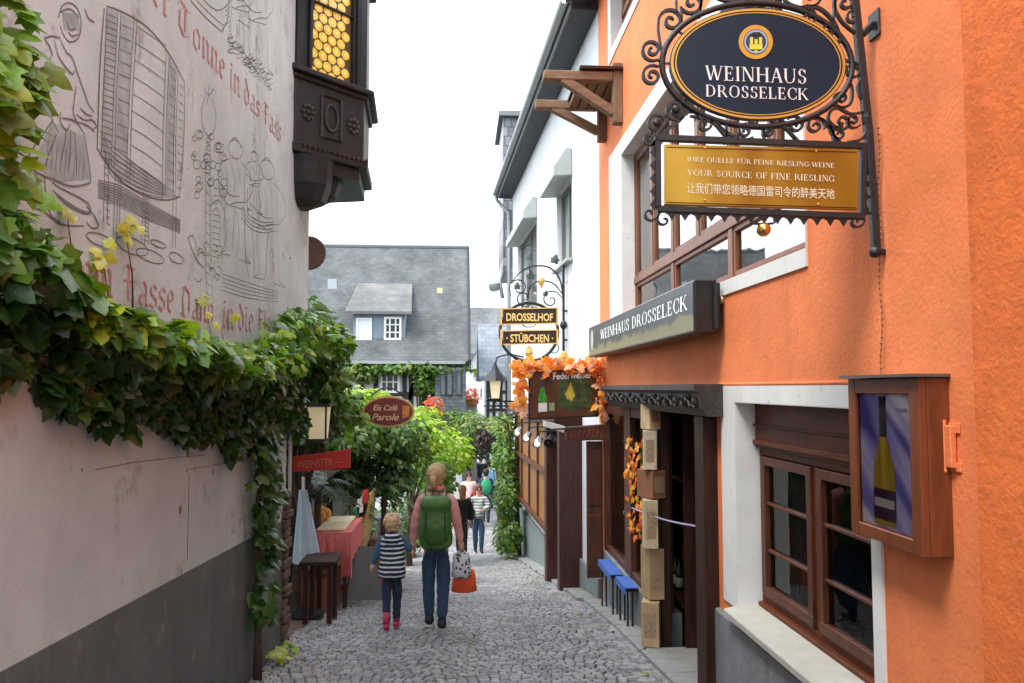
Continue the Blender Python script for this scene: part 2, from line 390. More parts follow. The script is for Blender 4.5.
FR = {
 'a': (.62, [[(.12, .8), (.33, 1), (.48, .85), (.48, .1), (.6, .0)], [(.48, .5), (.15, .38), (.12, .12), (.28, 0), (.48, .2)]]),
 'c': (.5, [[(.48, .85), (.33, 1), (.12, .8), (.12, .2), (.3, 0), (.46, .12)]]),
 'd': (.62, [[(.3, 1), (.1, .8), (.1, .2), (.3, 0), (.5, .2), (.5, .75), (.12, 1.4)]]),
 'e': (.55, [[(.12, .48), (.46, .6), (.46, .82), (.3, 1), (.12, .8), (.12, .2), (.3, 0), (.48, .15)]]),
 'h': (.64, [[(.02, 1.3), (.14, 1.45), (.14, .05), (.2, 0)], [(.14, .8), (.38, 1), (.5, .82), (.5, .1), (.38, -.25)]]),
 'i': (.34, [[(.04, .88), (.15, 1), (.15, .1), (.27, 0)], [(.12, 1.32), (.2, 1.24)]]),
 'l': (.34, [[(.04, 1.32), (.15, 1.45), (.15, .1), (.27, 0)]]),
 'm': (.96, [[(.04, .88), (.14, 1), (.14, .05), (.2, 0)], [(.14, .8), (.36, 1), (.46, .85), (.46, .05), (.52, 0)], [(.46, .8), (.68, 1), (.78, .85), (.78, .1), (.9, 0)]]),
 'n': (.66, [[(.04, .88), (.14, 1), (.14, .05), (.2, 0)], [(.14, .8), (.38, 1), (.5, .85), (.5, .1), (.62, 0)]]),
 'o': (.62, [[(.3, 1), (.1, .8), (.1, .2), (.3, 0), (.5, .2), (.5, .8), (.3, 1)]]),
 'r': (.5, [[(.04, .88), (.14, 1), (.14, .05), (.22, 0)], [(.14, .8), (.34, 1), (.46, .88)]]),
 's': (.52, [[(.46, .85), (.3, 1), (.12, .85), (.12, .62), (.44, .4), (.44, .15), (.28, 0), (.06, .14)]]),
 'f': (.44, [[(.46, 1.28), (.3, 1.45), (.16, 1.25), (.16, -.25)]]),
 't': (.42, [[(.16, 1.25), (.16, .1), (.32, 0)], [(.02, .95), (.36, .95)]]),
 'T': (.98, [[(.0, 1.15), (.18, 1.42), (.7, 1.28), (.92, 1.45)], [(.4, 1.3), (.12, .95), (.12, .3), (.42, 0), (.78, .2)], [(.5, 1.28), (.5, .25)]]),
 'F': (.8, [[(.0, 1.2), (.2, 1.45), (.6, 1.32), (.8, 1.45)], [(.32, 1.38), (.32, .1), (.1, -.1)], [(.08, .8), (.62, .84)]]),
 'D': (.86, [[(.02, 1.25), (.3, 1.45), (.7, 1.15), (.72, .3), (.42, 0), (.05, .1)], [(.3, 1.4), (.18, .8), (.28, .1)]]),
 ' ': (.34, []),
}
def fraktur(mb, text, A, B, v, n, xh, nib=0.16):
    """broad-nib lettering from base-line point A to B"""
    A, B, v, n = Vector(A), Vector(B), Vector(v), Vector(n); u = (B-A).normalized()
    tot = sum(FR[c][0]+.06 for c in text); sx = (B-A).length/tot; x = 0; k = 0
    nv = (math.cos(math.radians(42))*nib/2, math.sin(math.radians(42))*nib/2)
    for ch in text:
        w, strokes = FR[ch]
        for st in strokes:
            for a, b in zip(st, st[1:]):
                d = Vector((b[0]-a[0], b[1]-a[1])); d = d.normalized()*0.02 if d.length else d
                a = (a[0]-d.x, a[1]-d.y); b = (b[0]+d.x, b[1]+d.y)
                q = [(a[0]-nv[0], a[1]-nv[1]), (a[0]+nv[0], a[1]+nv[1]), (b[0]+nv[0], b[1]+nv[1]), (b[0]-nv[0], b[1]-nv[1])]
                k += 1
                pts = [A+u*(x+p[0]*sx)+v*(p[1]*xh)+n*(0.00022*(k % 9)) for p in q]
                ar = sum((pts[i].cross(pts[(i+1) % 4]) for i in range(4)), Vector())
                mb.poly(pts if ar.dot(n) > 0 else pts[::-1])
        x += (w+.06)*sx

# ---------------------------------------------------------------- foliage
LEAF_V = [(0, 0), (.16, -.06), (.42, .0), (.36, .22), (.52, .5), (.28, .56), (.2, .78), (0, 1.02), (-.2, .78), (-.28, .56), (-.52, .5), (-.36, .22), (-.42, .0), (-.16, -.06), (0, .4)]
LEAF_S = [(0, 0), (.26, .2), (.34, .5), (.2, .8), (0, 1.05), (-.2, .8), (-.34, .5), (-.26, .2), (0, .5)]
def leaf(mb, p, nrm, tip, size, col, shape=LEAF_V, fold=0.18):
    nrm = Vector(nrm).normalized(); tip = Vector(tip); tip = tip-nrm*tip.dot(nrm)
    if tip.length < 1e-4: tip = nrm.orthogonal()
    tip.normalize(); sd = tip.cross(nrm); p = Vector(p)
    vs = [p+sd*(x*size)+tip*(y*size)+nrm*(size*(-fold*abs(x)*1.6-0.25*(y-0.3)**2)) for x, y in shape]
    k = len(shape)-1
    mb.add(vs, [(i, (i+1) % k, k) for i in range(k)], col)
def lc(base, spread=0.35, yellow=0.0):
    q = 1+random.uniform(-spread, spread); r, g, b = base
    if random.random() < yellow: return (g*1.0*q, g*1.15*q, b*0.5*q)
    return (r*q*random.uniform(.8, 1.25), g*q, b*q*random.uniform(.7, 1.2))
def rnd_dir(): 
    while True:
        v = Vector((random.uniform(-1, 1), random.uniform(-1, 1), random.uniform(-1, 1)))
        if 0.05 < v.length < 1: return v.normalized()
def blob(mb, c, r, n, size, base, shape=LEAF_V, yellow=0.05, out=0.75, droop=0.5, seed=0.0, spread=.35, cut=0.0):
    """leaves spread through an ellipsoid, denser near its skin, with gaps and lumps from noise"""
    c = Vector(c)
    for _ in range(n):
        d = rnd_dir(); q = random.random()**0.33
        k = 1+0.35*noise.noise(d*2.2+Vector((seed, seed*.7, 3.1)))
        p = Vector((c.x+d.x*r[0]*q*k, c.y+d.y*r[1]*q*k, c.z+d.z*r[2]*q*k))
        if cut and noise.noise(p*2.3+Vector((seed, 0, 0))) < -0.5+cut: continue
        nn = (d*out+Vector((0, 0, .55))+rnd_dir()*0.6)
        leaf(mb, p, nn, Vector((d.x, d.y, -droop))+rnd_dir()*0.5, size*random.uniform(.6, 1.25), lc(base, spread, yellow), shape)
# ---------------------------------------------------------------- camera, sky, sun
cam = bpy.data.cameras.new('camera'); co = bpy.data.objects.new('camera', cam); COL.objects.link(co)
cam.sensor_width = 36; cam.lens = FPX*36/1024; cam.clip_end = 2000; cam.clip_start = 0.05
co.location = CAM; co.rotation_euler = (PI/2+PIT, 0, -YAW); S.camera = co
S.view_settings.view_transform = 'Standard'; S.view_settings.look = 'None'; S.view_settings.gamma = 1; S.view_settings.use_curve_mapping = False
S.view_settings.exposure = 1.16
S.render.resolution_x = 1024; S.render.resolution_y = 683
S.cycles.max_bounces = 8; S.cycles.diffuse_bounces = 5; S.cycles.transparent_max_bounces = 12
S.cycles.use_denoising = True
w = bpy.data.worlds.new('World'); S.world = w; w.use_nodes = True
nt = w.node_tree; N = nt.nodes; K = nt.links; bg = N['Background']; bg.inputs['Strength'].default_value = 0.12
sky = N.new('ShaderNodeTexSky'); sky.sky_type = 'NISHITA'; sky.sun_disc = False
SUN_EL, SUN_AZ = math.radians(60), math.radians(236)     # azimuth clockwise from +Y
sky.sun_elevation = SUN_EL; sky.sun_rotation = SUN_AZ; sky.dust_density = 6; sky.air_density = 1.2
# a thin, bright and nearly even cloud layer over the blue
tc = N.new('ShaderNodeTexCoord'); nz = N.new('ShaderNodeTexNoise'); nz.inputs['Scale'].default_value = 2.0; nz.inputs['Detail'].default_value = 6
K.new(tc.outputs['Generated'], nz.inputs['Vector'])
mr = N.new('ShaderNodeMapRange'); mr.inputs['To Min'].default_value = 0.9; mr.inputs['To Max'].default_value = 0.99; K.new(nz.outputs['Fac'], mr.inputs['Value'])
mx = N.new('ShaderNodeMix'); mx.data_type = 'RGBA'; K.new(mr.outputs[0], mx.inputs['Factor']); K.new(sky.outputs[0], mx.inputs['A'])
mx.inputs['B'].default_value = (12.6, 13.5, 14.6, 1)
K.new(mx.outputs['Result'], bg.inputs['Color'])
sl = bpy.data.lights.new('sun', 'SUN'); sl.energy = 1.8; sl.angle = math.radians(20); sl.color = (1, 0.97, 0.93)
so = bpy.data.objects.new('sun', sl); COL.objects.link(so)
sd = Vector((math.sin(SUN_AZ)*math.cos(SUN_EL), math.cos(SUN_AZ)*math.cos(SUN_EL), math.sin(SUN_EL)))
so.rotation_euler = sd.to_track_quat('Z', 'Y').to_euler(); so.location = (0, 0, 12)

# ---------------------------------------------------------------- shared materials
m_iron = M('wrought_iron', (0.018, 0.019, 0.021), 0.42, 0.3, 30, 0.3, 80, metal=0.3, spec=0.6)
m_case = M('case_wood', (0.17, 0.043, 0.013), 0.42, 0.35, 5, 0.2, 30, stretch=(4, 4, 0.6))
m_wood = M('red_brown_wood', (0.095, 0.026, 0.010), 0.45, 0.45, 5, 0.25, 30, stretch=(4, 4, 0.6), spec=0.45)
m_woodh = M('red_brown_wood_level', (0.13, 0.033, 0.011), 0.5, 0.45, 5, 0.25, 30, stretch=(4, 0.6, 4), spec=.22)
m_dark = M('dark_stained_wood', (0.036, 0.013, 0.008), 0.55, 0.5, 5, 0.3, 30, stretch=(5, 5, 0.7), spec=.2)
m_black = M('black_timber', (0.010, 0.010, 0.012), 0.55, 0.4, 8, 0.4, 40)
m_white = M('white_plaster', (0.62, 0.635, 0.65), 0.85, 0.06, 3, 0.25, 60, var2=0.06, streak=((.42, .43, .42), 6, .55, .5))
m_wframe = M('white_paint', (0.72, 0.72, 0.70), 0.6, 0.07, 6, 0.12, 50, dirt=((0.35, 0.34, 0.31), 9, 0.62))
m_orange = M('orange_render', (0.83, 0.228, 0.078), 0.85, 0.08, 5, 0.5, 45, var2=0.13, bump2=.15, streak=((.52, .16, .065), 3, .53, .4), dirt=((0.70, 0.19, 0.07), 3.5, 0.6))
m_orange2 = M('orange_rough_render', (0.74, 0.165, 0.036), 0.85, 0.14, 9, 0.7, 40, var2=0.12, bump2=.3, streak=((.42, .10, .03), 5, .5, .6))
m_plinth = M('grey_plinth', (0.20, 0.21, 0.22), 0.85, 0.15, 7, 0.5, 45, var2=0.14, streak=((.11, .11, .10), 6, .5, .6))
m_glass = glass('window_glass')
m_glass_up = glass('window_glass_bright', ior=1.7, extra=0.22)
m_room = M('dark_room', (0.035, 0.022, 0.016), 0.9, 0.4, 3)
m_gold = M('gold_paint', (0.62, 0.36, 0.06), 0.4, 0.1, 20, metal=0.4)
m_letter = M('white_lettering', (0.78, 0.76, 0.72), 0.5, 0.0)

# ---------------------------------------------------------------- ground
def bell(x, a): return math.exp(-(x/a)**2)
mb = MB(); xs = [-260, -90, -30, -12, -6, -3.4, -1.6, 0, 1.0, 1.9, 3.5, 6, 12, 30, 90, 260]
ys = [-120, -30, -8, -4, -2, 0]+[i*0.75 for i in range(1, 40)]+[34, 42, 60, 90, 150, 300]
def gzz(y): return gz(y) if y > -4 else gz(-4)
vs = [(x, y, gzz(y)-0.018) for y in ys for x in xs]; n = len(xs)
mb.add(vs, [(j*n+i, j*n+i+1, (j+1)*n+i+1, (j+1)*n+i) for j in range(len(ys)-1) for i in range(n-1)])
m_grout = M('grout', (0.055, 0.053, 0.047), 0.95, 0.3, 12, 0.8, 60, dirt=((0.035, 0.055, 0.018), 3.0, 0.55))
mb.build('ground', m_grout, kind='structure')

# road: small setts laid in shallow fans
def road_edge(y):
    """left and right limits of the setts"""
    if y < 7.9: l = -1.68
    elif y < 13: l = -1.95
    else: l = -1.7
    r = 1.62 if y < 10.2 else 1.55-0.044*(y-10.2)
    if y > 20: r = 2.6; l = -2.2
    return l, r
mb = MB(); y = 2.6; row = 0
def sett(x, yy, wx, wy, ang):
    if yy > 31: return
    hx, hy = wx/2, wy/2; z = gz(yy); sl_ = (gz(yy+0.05)-gz(yy-0.05))/0.1
    base = random.uniform(.17, .31)*(1-0.25*bell(x-0.1, 0.5))**0
    tint = random.random()
    c = (base*(1.0+.05*tint), base*1.0, base*(1.06-.10*tint))
    dz = random.uniform(-.003, .003); ca, sa = math.cos(ang), math.sin(ang); ta, tb = random.uniform(-.03, .03), random.uniform(-.03, .03)
    ch = min(hx, hy)*0.22; vs = []
    def P(a, b, h):
        a += random.uniform(-.004, .004); b += random.uniform(-.004, .004)
        X, Y = x+a*ca-b*sa, yy+a*sa+b*ca
        return (X, Y, z+(Y-yy)*sl_+dz+h+a*ta+b*tb)
    lo = [P(-hx, -hy, -.03), P(hx, -hy, -.03), P(hx, hy, -.03), P(-hx, hy, -.03)]
    mi = [P(-hx, -hy, -.002), P(hx, -hy, -.002), P(hx, hy, -.002), P(-hx, hy, -.002)]
    up = [P(-hx+ch, -hy+ch, .006), P(hx-ch, -hy+ch, .006), P(hx-ch, hy-ch, .006), P(-hx+ch, hy-ch, .006)]
    tp = [P(0, 0, .008)]
    fs = [(8, 9, 12), (9, 10, 12), (10, 11, 12), (11, 8, 12)]
    for k in range(4):
        k2 = (k+1) % 4; fs += [(k, k2, 4+k2, 4+k), (4+k, 4+k2, 8+k2, 8+k)]
    mb.add(lo+mi+up+tp, fs, c)
while y < 31:
    sc = 0.076 if y < 16 else 0.10
    l, r = road_edge(y); x = l-0.05+random.random()*0.05
    while x < r:
        wx = sc*random.uniform(.85, 1.35)
        xc = x+wx/2
        ph = (xc+1.7)/1.5; f = ph-math.floor(ph)      # one fan every 1.25 m
        arc = 0.17*(4*f*(1-f)); yy = y+arc-0.1
        ll, rr = road_edge(yy)
        if ll-0.03 < xc < rr+0.03:
            ang = math.atan(0.17*4*(1-2*f)/1.5)
            sett(xc, yy+random.uniform(-.006, .006), wx*0.93*math.cos(ang)**0.5, sc*random.uniform(.86, .96), ang)
        x += wx
    y += sc*1.0; row += 1
m_sett = M('granite_setts', (.2, .2, .2), 0.65, 0.2, 45, 0.22, 120, attr=True, spec=0.5, var2=0.22, vs2=1.1)
mb.build('road', m_sett, kind='structure', col=True)

# flat kerb stones along the right-hand houses
mb = MB(); y = 3.0
while y < 19:
    ln = random.uniform(.5, .9); x0 = 1.62 if y+ln < 10.4 else 1.55-0.044*(y-10.2); x1 = 1.90 if y+ln < 10.4 else x0+0.34
    z0, z1 = gz(y)+0.02, gz(y+ln)+0.02
    a = [Vector((x0, y+.01, z0-.1)), Vector((x1, y+.01, z0-.1)), Vector((x1, y+ln-.01, z1-.1)), Vector((x0, y+ln-.01, z1-.1))]
    mb.prism(a, (0, 0, .125)); y += ln
m_kerb = M('kerb_stone', (0.24, 0.235, 0.225), 0.8, 0.18, 9, 0.5, 60, var2=0.15)
mb.build('kerb', m_kerb, kind='structure', bevel=0.008)
# brick-red terrace in front of the pavilion on the left
mb = MB()
mb.prism([(-7, 7.7, gz(7.7)+.01), (-1.75, 7.7, gz(7.7)+.01), (-1.35, 12.9, gz(12.9)+.01), (-7, 12.9, gz(12.9)+.01)], (0, 0, .015))
mb.build('terrace_paving', M('terrace_tiles', (0.16, 0.10, 0.085), 0.8, 0.3, 5, 0.4, 30), kind='structure')
# ================================================================= ORANGE HOUSE
oh = thing('orange_house', 'orange rendered wine house with brown windows and a carved shop front, along the right side', 'house', (3.0, 6, gz(6)))
Y0, Y1, ZT = 2.2, 10.2, 6.9
zg = gz(10.2)-0.2
g1 = R(736, 402); g2 = R(870, 402); gs = R(736, 607)     # ground-floor window opening
GW = (g2.y, g1.y, gs.z, g1.z)
u1 = R(803, 262); u2 = R(622, 160)
UW = (u1.y-0.06, u2.y, R(725, 281).z, 4.28)
d1 = R(711, 413); SH = (d1.y, 10.06, zg, d1.z)             # shop front opening
AW = (5.2, 9.3, 5.75, 6.7)
mb = MB()
wall_holes(mb, (XR, 0, 0), (0, 1, 0), (0, 0, 1), (-1, 0, 0), (Y0, Y1), (zg, ZT), [GW, UW, SH, AW], 0.24)
mb.box(XR+0.24, XR+6, Y1-0.2, Y1, zg, ZT)                  # end wall
mb.box(XR+0.24, XR+6, Y0, Y0+0.2, zg, ZT)
mb.build('wall', m_orange, oh)
mb = MB()
mb.prism([(XR-.45, Y0, ZT-.1), (XR+6.2, Y0, ZT+3.2), (XR+6.2, Y0, ZT+3.4), (XR-.45, Y0, ZT+.1)], (0, Y1-Y0, 0))
mb.build('roof', M('roof_dark', (.06, .062, .07), .6), oh)
# rooms behind the openings
mb = MB()
def room(y0, y1, z0, z1, x0=XR+0.245, dep=1.6):
    vs = [Vector((x, y, z)) for x in (x0, x0+dep) for y in (y0, y1) for z in (z0, z1)]
    mb.add(vs, [(4, 5, 7, 6), (0, 4, 6, 2), (1, 3, 7, 5), (0, 1, 5, 4), (2, 6, 7, 3)])
room(GW[0]-.3, GW[1]+.3, GW[2]-.4, GW[3]+.2)
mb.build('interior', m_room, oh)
mb = MB(); room(UW[0]-.3, UW[1]+.3, UW[2]-.2, UW[3]+.2, dep=2.6)
mb.build('upper_interior', M('pale_room', (.34, .33, .31), .9, .2, 2), oh)
mb = MB(); room(AW[0]-.1, AW[1]+.1, AW[2]-.1, AW[3]+.1)
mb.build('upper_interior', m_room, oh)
mb = MB(); room(SH[0]-.2, 10.0, zg, SH[3]+.3, dep=2.8)
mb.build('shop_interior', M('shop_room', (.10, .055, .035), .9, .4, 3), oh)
# --- ground-floor window
wn = thing('window', None, None, (XR, (GW[0]+GW[1])/2, GW[2])); wn.parent = oh; wn.location = Vector((XR, (GW[0]+GW[1])/2, GW[2]))-oh.location
def surround(parent, H, wl, wr, wt, wb, proud=0.012, mat=m_wframe):
    mb = MB()
    mb.box(XR-proud, XR+.02, H[1], H[1]+wl, H[2]-wb, H[3]+wt)
    mb.box(XR-proud, XR+.02, H[0]-wr, H[0], H[2]-wb, H[3]+wt)
    mb.box(XR-proud, XR+.02, H[0]+.0005, H[1]-.0005, H[3], H[3]+wt)
    if wb: mb.box(XR-proud, XR+.02, H[0]+.0005, H[1]-.0005, H[2]-wb, H[2])
    # painted reveals, 3 mm over the wall's own
    mb.box(XR-proud+.001, XR+.235, H[1]-.004, H[1]-.001, H[2], H[3]-.004)
    mb.box(XR-proud+.001, XR+.235, H[0]+.001, H[0]+.004, H[2], H[3]-.004)
    mb.box(XR-proud+.001, XR+.235, H[0]+.005, H[1]-.005, H[3]-.004, H[3]-.001)
    return mb.build('surround', mat, parent)
wt = R(723, 386).z-GW[3]
surround(wn, GW, R(723, 450).y-GW[1], GW[0]-R(881, 450).y, wt, 0)
mb = MB()   # sloping cream sill
mb.prism([(XR+.2, 0, GW[2]+.05), (XR-.09, 0, GW[2]-.005), (XR-.09, 0, GW[2]-.05), (XR+.2, 0, GW[2]-.05)], (0, GW[1]-GW[0]+.16, 0))
mb.v = [(x, y+GW[0]-.10, z) for x, y, z in mb.v]
mb.build('sill', M('cream_sill', (.42, .40, .35), .7, .12, 8, .2, 60), wn, bevel=.006)
FX = XR+0.155                                             # face of the timber frame
ztop = onx(757, 405, FX).z; zs = GW[3]-0.30; zb = GW[2]+.05
mb = MB()
mb.box(FX-.03, FX+.10, GW[0]+.005, GW[1]-.005, zs, GW[3]-.006)             # roller box
mb.box(FX-.05, FX-.03, GW[0]+.005, GW[1]-.005, zs+.02, zs+.05)
mb.box(FX-.045, FX-.03, GW[0]+.005, GW[1]-.005, zs+.14, zs+.155)
mb.build('roller_shutter_box', m_woodh, wn, bevel=.004)
mb = MB(); yc = (GW[0]+GW[1])/2+.03
mb.box(FX, FX+.06, GW[0]+.005, GW[1]-.005, zb, zb+.06); mb.box(FX, FX+.06, GW[0]+.005, GW[1]-.005, zs-.05, zs-.001)
for a, b in ((GW[0]+.006, GW[0]+.06), (GW[1]-.06, GW[1]-.006), (yc-.03, yc+.03)): mb.box(FX-.002, FX+.055, a, b, zb+.061, zs-.051)
mb.box(FX-.035, FX+.01, GW[0]+.02, GW[1]-.02, zb-.03, zb+.012)
mb.build('frame', m_woodh, wn, bevel=.004)
for a, b in ((GW[0]+.065, yc-.035), (yc+.035, GW[1]-.065)):
    mb = MB(); z0, z1 = zb+.065, zs-.055
    mb.box(FX-.02, FX+.03, a, b, z0, z0+.065); mb.box(FX-.02, FX+.03, a, b, z1-.055, z1)
    mb.box(FX-.02, FX+.03, a, a+.06, z0+.066, z1-.056); mb.box(FX-.02, FX+.03, b-.06, b, z0+.066, z1-.056)
    for k in (1, 2):
        zz = z0+(z1-z0)*k/3; mb.box(FX-.012, FX+.02, a+.061, b-.061, zz-.009, zz+.009)
    ca = mb.build('casement', m_wood, wn, bevel=.003)
    mb = MB(); mb.quad((FX+.012, a+.05, z0+.05), (FX+.012, a+.05, z1-.05), (FX+.012, b-.05, z1-.05), (FX+.012, b-.05, z0+.05))
    mb.build('pane', m_glass, ca)
# curtains and things seen through the ground-floor glass
mb = MB()
for k in range(60):
    a = GW[1]-.02-k*.006; mb.quad((XR+.33+.02*math.sin(k*.9), a, zb), (XR+.33+.02*math.sin(k*.9+.9), a-.006, zb), (XR+.33+.02*math.sin(k*.9+.9), a-.006, zs), (XR+.33+.02*math.sin(k*.9), a, zs))
mb.build('curtain', M('grey_curtain', (.25, .26, .27), .9, .1, 10), wn)
# --- upper window
uw = thing('window', None, None, (XR, (UW[0]+UW[1])/2, UW[2])); uw.parent = oh; uw.location = Vector((XR, (UW[0]+UW[1])/2, UW[2]))-oh.location
surround(uw, UW, R(610, 200).y-UW[1], .001, .18, .10)
def upper_window(parent, H, FX, ztr, npan, nlow):
    mb = MB(); wd = .055
    mb.box(FX, FX+.07, H[0]+.006, H[1]-.006, H[2]+.004, H[2]+.06); mb.box(FX, FX+.07, H[0]+.006, H[1]-.006, H[3]-.06, H[3]-.006)
    mb.box(FX-.015, FX+.07, H[0]+.006, H[1]-.006, ztr-.04, ztr+.04)
    cs = [H[0]+(H[1]-H[0])*i/npan for i in range(npan+1)]
    for i, c in enumerate(cs):
        c0 = max(H[0]+.006, c-.04); c1 = min(H[1]-.006, c+.04)
        mb.box(FX-.004, FX+.066, c0, c1, ztr+.041, H[3]-.061)
    cl = [H[0]+(H[1]-H[0])*i/nlow for i in range(nlow+1)]
    for c in cl:
        c0 = max(H[0]+.006, c-.045); c1 = min(H[1]-.006, c+.045)
        mb.box(FX-.004, FX+.066, c0, c1, H[2]+.061, ztr-.041)
    mb.build('frame', m_wood_lit, parent, bevel=.004)
    for (lst, z0, z1) in ((cs, ztr+.045, H[3]-.065), (cl, H[2]+.065, ztr-.045)):
        for a, b in zip(lst, lst[1:]):
            a += .046; b -= .046
            mb = MB()
            for q in ((a, a+.035, z0, z1), (b-.035, b, z0, z1), (a+.036, b-.036, z0, z0+.035), (a+.036, b-.036, z1-.035, z1)): mb.box(FX+.005, FX+.05, *q)
            s_ = mb.build('sash', m_wood_lit, parent, bevel=.003)
            mb = MB(); X = FX+.03; mb.quad((X, a+.03, z0+.03), (X, a+.03, z1-.03), (X, b-.03, z1-.03), (X, b-.03, z0+.03))
            mb.build('pane', m_glass_up, s_)
m_wood_lit = M('brown_wood_lit', (0.21, 0.085, 0.040), 0.45, 0.35, 5, 0.2, 30, stretch=(4, 4, 0.6))  # lit copy of the red-brown wood; brightness put into its colour
ztr = onx(632, 283, XR+.14).z
upper_window(uw, UW, XR+.14, ztr, 6, 3)
mb = MB()
for k in range(int((UW[1]-UW[0])/.03)):
    a = UW[0]+k*.03; q = .02*math.sin(k*.8); q2 = .02*math.sin(k*.8+.8)
    mb.quad((XR+.42+q, a, ztr), (XR+.42+q2, a+.03, ztr), (XR+.42+q2, a+.03, UW[3]), (XR+.42+q, a, UW[3]))
mb.build('curtain', M('white_curtain', (.7, .71, .72), .9, .08, 10), uw)
# --- attic window above the frame of the picture
aw = thing('window', None, None, (XR, 7, AW[2])); aw.parent = oh; aw.location = Vector((XR, 7, AW[2]))-oh.location
surround(aw, AW, .16, .16, .16, .12)
upper_window(aw, AW, XR+.14, 6.2, 6, 3)
# --- plinth
zp = R(724, 611).z
mb = MB(); mb.box(XR-.035, XR+.01, Y0, SH[0]-.07, gz(5.9)-.3, zp)
mb.build('plinth', m_plinth, oh, bevel=.01)
# --- thin string course on the wall under the upper floor and the painted line
mb = MB()
mb.box(XR-.012, XR+.01, 3.6, SH[0]-.2, R(723, 386).z+.002, R(723, 386).z+.022)
mb.build('string_course', m_orange, oh, bevel=.006)
# --- shop front: carved lintel
zc1 = R(720, 384).z; zc0 = R(700, 414).z
mb = MB(); lx = XR-.17
yl0, yl1 = onx(701, 400, lx).y, onx(605, 396, lx).y
mb.prism([(lx, 0, zc1), (lx-.05, 0, zc1), (lx-.05, 0, zc1-.045), (lx-.01, 0, zc1-.07), (lx, 0, zc0+.06), (lx+.05, 0, zc0), (XR+.05, 0, zc0), (XR+.05, 0, zc1)], (0, yl1-yl0, 0))
mb.v = [(x, y+yl0, z) for x, y, z in mb.v]
y = yl0+.12
zm = (zc1-.07+zc0+.05)/2; hh = (zc1-zc0-.13)/2
def ring(c, r, t, n=14, ax=(1, 0, 0)):
    pts = [Vector(c)+Vector((0, math.cos(2*PI*i/n)*r, math.sin(2*PI*i/n)*r)) for i in range(n)]
    mb.tube(pts, t, 5, close=True)
k = 0
while y < yl1-.1:       # carved knots, hearts and tendrils
    if k % 3 == 0: ring((lx-.006, y, zm), hh*.8, .014); mb.ball((lx-.006, y, zm), .03, 8, 6)
    elif k % 3 == 1:
        mb.tube([(lx-.006, y-.06, zm-hh*.8), (lx-.012, y-.02, zm+hh*.2), (lx-.006, y-.06, zm+hh*.8)], .016, 5); mb.tube([(lx-.006, y+.06, zm-hh*.8), (lx-.012, y+.02, zm+hh*.1), (lx-.006, y+.06, zm+hh*.8)], .016, 5)
    else:
        mb.tube([(lx-.006, y+.07*math.cos(t*.7)*(1-t/12), zm+hh*.9*math.sin(t*.7)*(1-t/12)) for t in range(11)], .013, 5)
    y += .165; k += 1
m_carved = M('carved_dark_oak', (.040, .030, .026), .5, .5, 12, .6, 50)
mb.build('carved_lintel', m_carved, oh, bevel=.004)
# door posts and shop window posts (dark red-brown)
def post(y0, y1, x0, x1, z0, z1, name='door_post', mat=m_dark):
    mb = MB(); mb.box(x0, x1, y0, y1, z0, z1); return mb.build(name, mat, oh, bevel=.008)
yd0 = SH[0]+.001
post(yd0-.13, yd0+.10, XR-.10, XR+.12, gz(6)+.02, zc0-.002)
yp = R(662, 450).y
post(yp-.05, yp+.07, XR-.03, XR+.06, gz(yp)-.02, zc0-.002)
# door leaf swung inward, with glass
mb = MB()
dz0, dz1 = gz(6.5)-.02, zc0-.03
hx, hy = XR+.16, yp-.12
dl = .92; di = Vector((math.sin(math.radians(86)), -math.cos(math.radians(86)), 0))
n_ = Vector((-di.y, di.x, 0))
def slab(a0, a1, z0, z1, t=.05): mb.frame(Vector((hx, hy, z0))+di*a0-n_*t/2, di*(a1-a0), n_*t, (0, 0, z1-z0))
slab(0, .14, dz0, dz1); slab(dl-.14, dl, dz0, dz1); slab(.1405, dl-.1405, dz1-.16, dz1); slab(.1405, dl-.1405, dz0, dz0+.7); slab(.1405, dl-.1405, dz0+1.05, dz0+1.15)
dr = mb.build('door', m_dark, oh, bevel=.005)
mb = MB(); mb.frame(Vector((hx, hy, dz0+.7))+di*.14-n_*.004, di*(dl-.28), n_*.008, (0, 0, dz1-.16-dz0-.7)); mb.build('pane', m_glass, dr)
mb = MB(); hb = Vector((hx, hy, dz0+1.1))+di*(dl-.07)-n_*.07
mb.tube([hb+Vector((0, 0, -.16)), hb+Vector((0, 0, .16))], .012, 8); mb.build('handle', m_iron, dr)
# threshold step
mb = MB(); mb.box(XR-.20, XR+2.6, SH[0]+.1, yp-.1, gz(8)-.3, gz(6.2)-.02); mb.build('door_step', m_kerb, oh, bevel=.012)
# shop window: sill wall, frame, panes
ysw0, ysw1 = yp+.10, 10.05
zsil = R(640, 590).z
mb = MB(); mb.box(XR-.01, XR+.2, ysw0, ysw1, zg, zsil); mb.build('stall_riser', m_plinth, oh, bevel=.008)
sw = thing('shop_window', None, None, (XR, 9, zsil)); sw.parent = oh; sw.location = Vector((XR, 9, zsil))-oh.location
ym = R(626, 450).y
mb = MB()
for a, b in ((ysw0, ysw0+.08), (ym-.16, ym+.16), (ysw1-.12, ysw1)): mb.box(XR+.01, XR+.12, a, b, zsil+.001, zc0-.003)
mb.box(XR+.02, XR+.11, ysw0+.081, ym-.161, zc0-.12, zc0-.004); mb.box(XR+.02, XR+.11, ym+.161, ysw1-.121, zc0-.12, zc0-.004)
mb.box(XR+.02, XR+.11, ysw0+.081, ym-.161, zsil+.002, zsil+.08); mb.box(XR+.02, XR+.11, ym+.161, ysw1-.121, zsil+.002, zsil+.08)
mb.build('frame', M('shopfront_wood', (.085, .027, .014), .5, .45, 5, .2, 30, stretch=(4, 4, .6)), sw, bevel=.005)
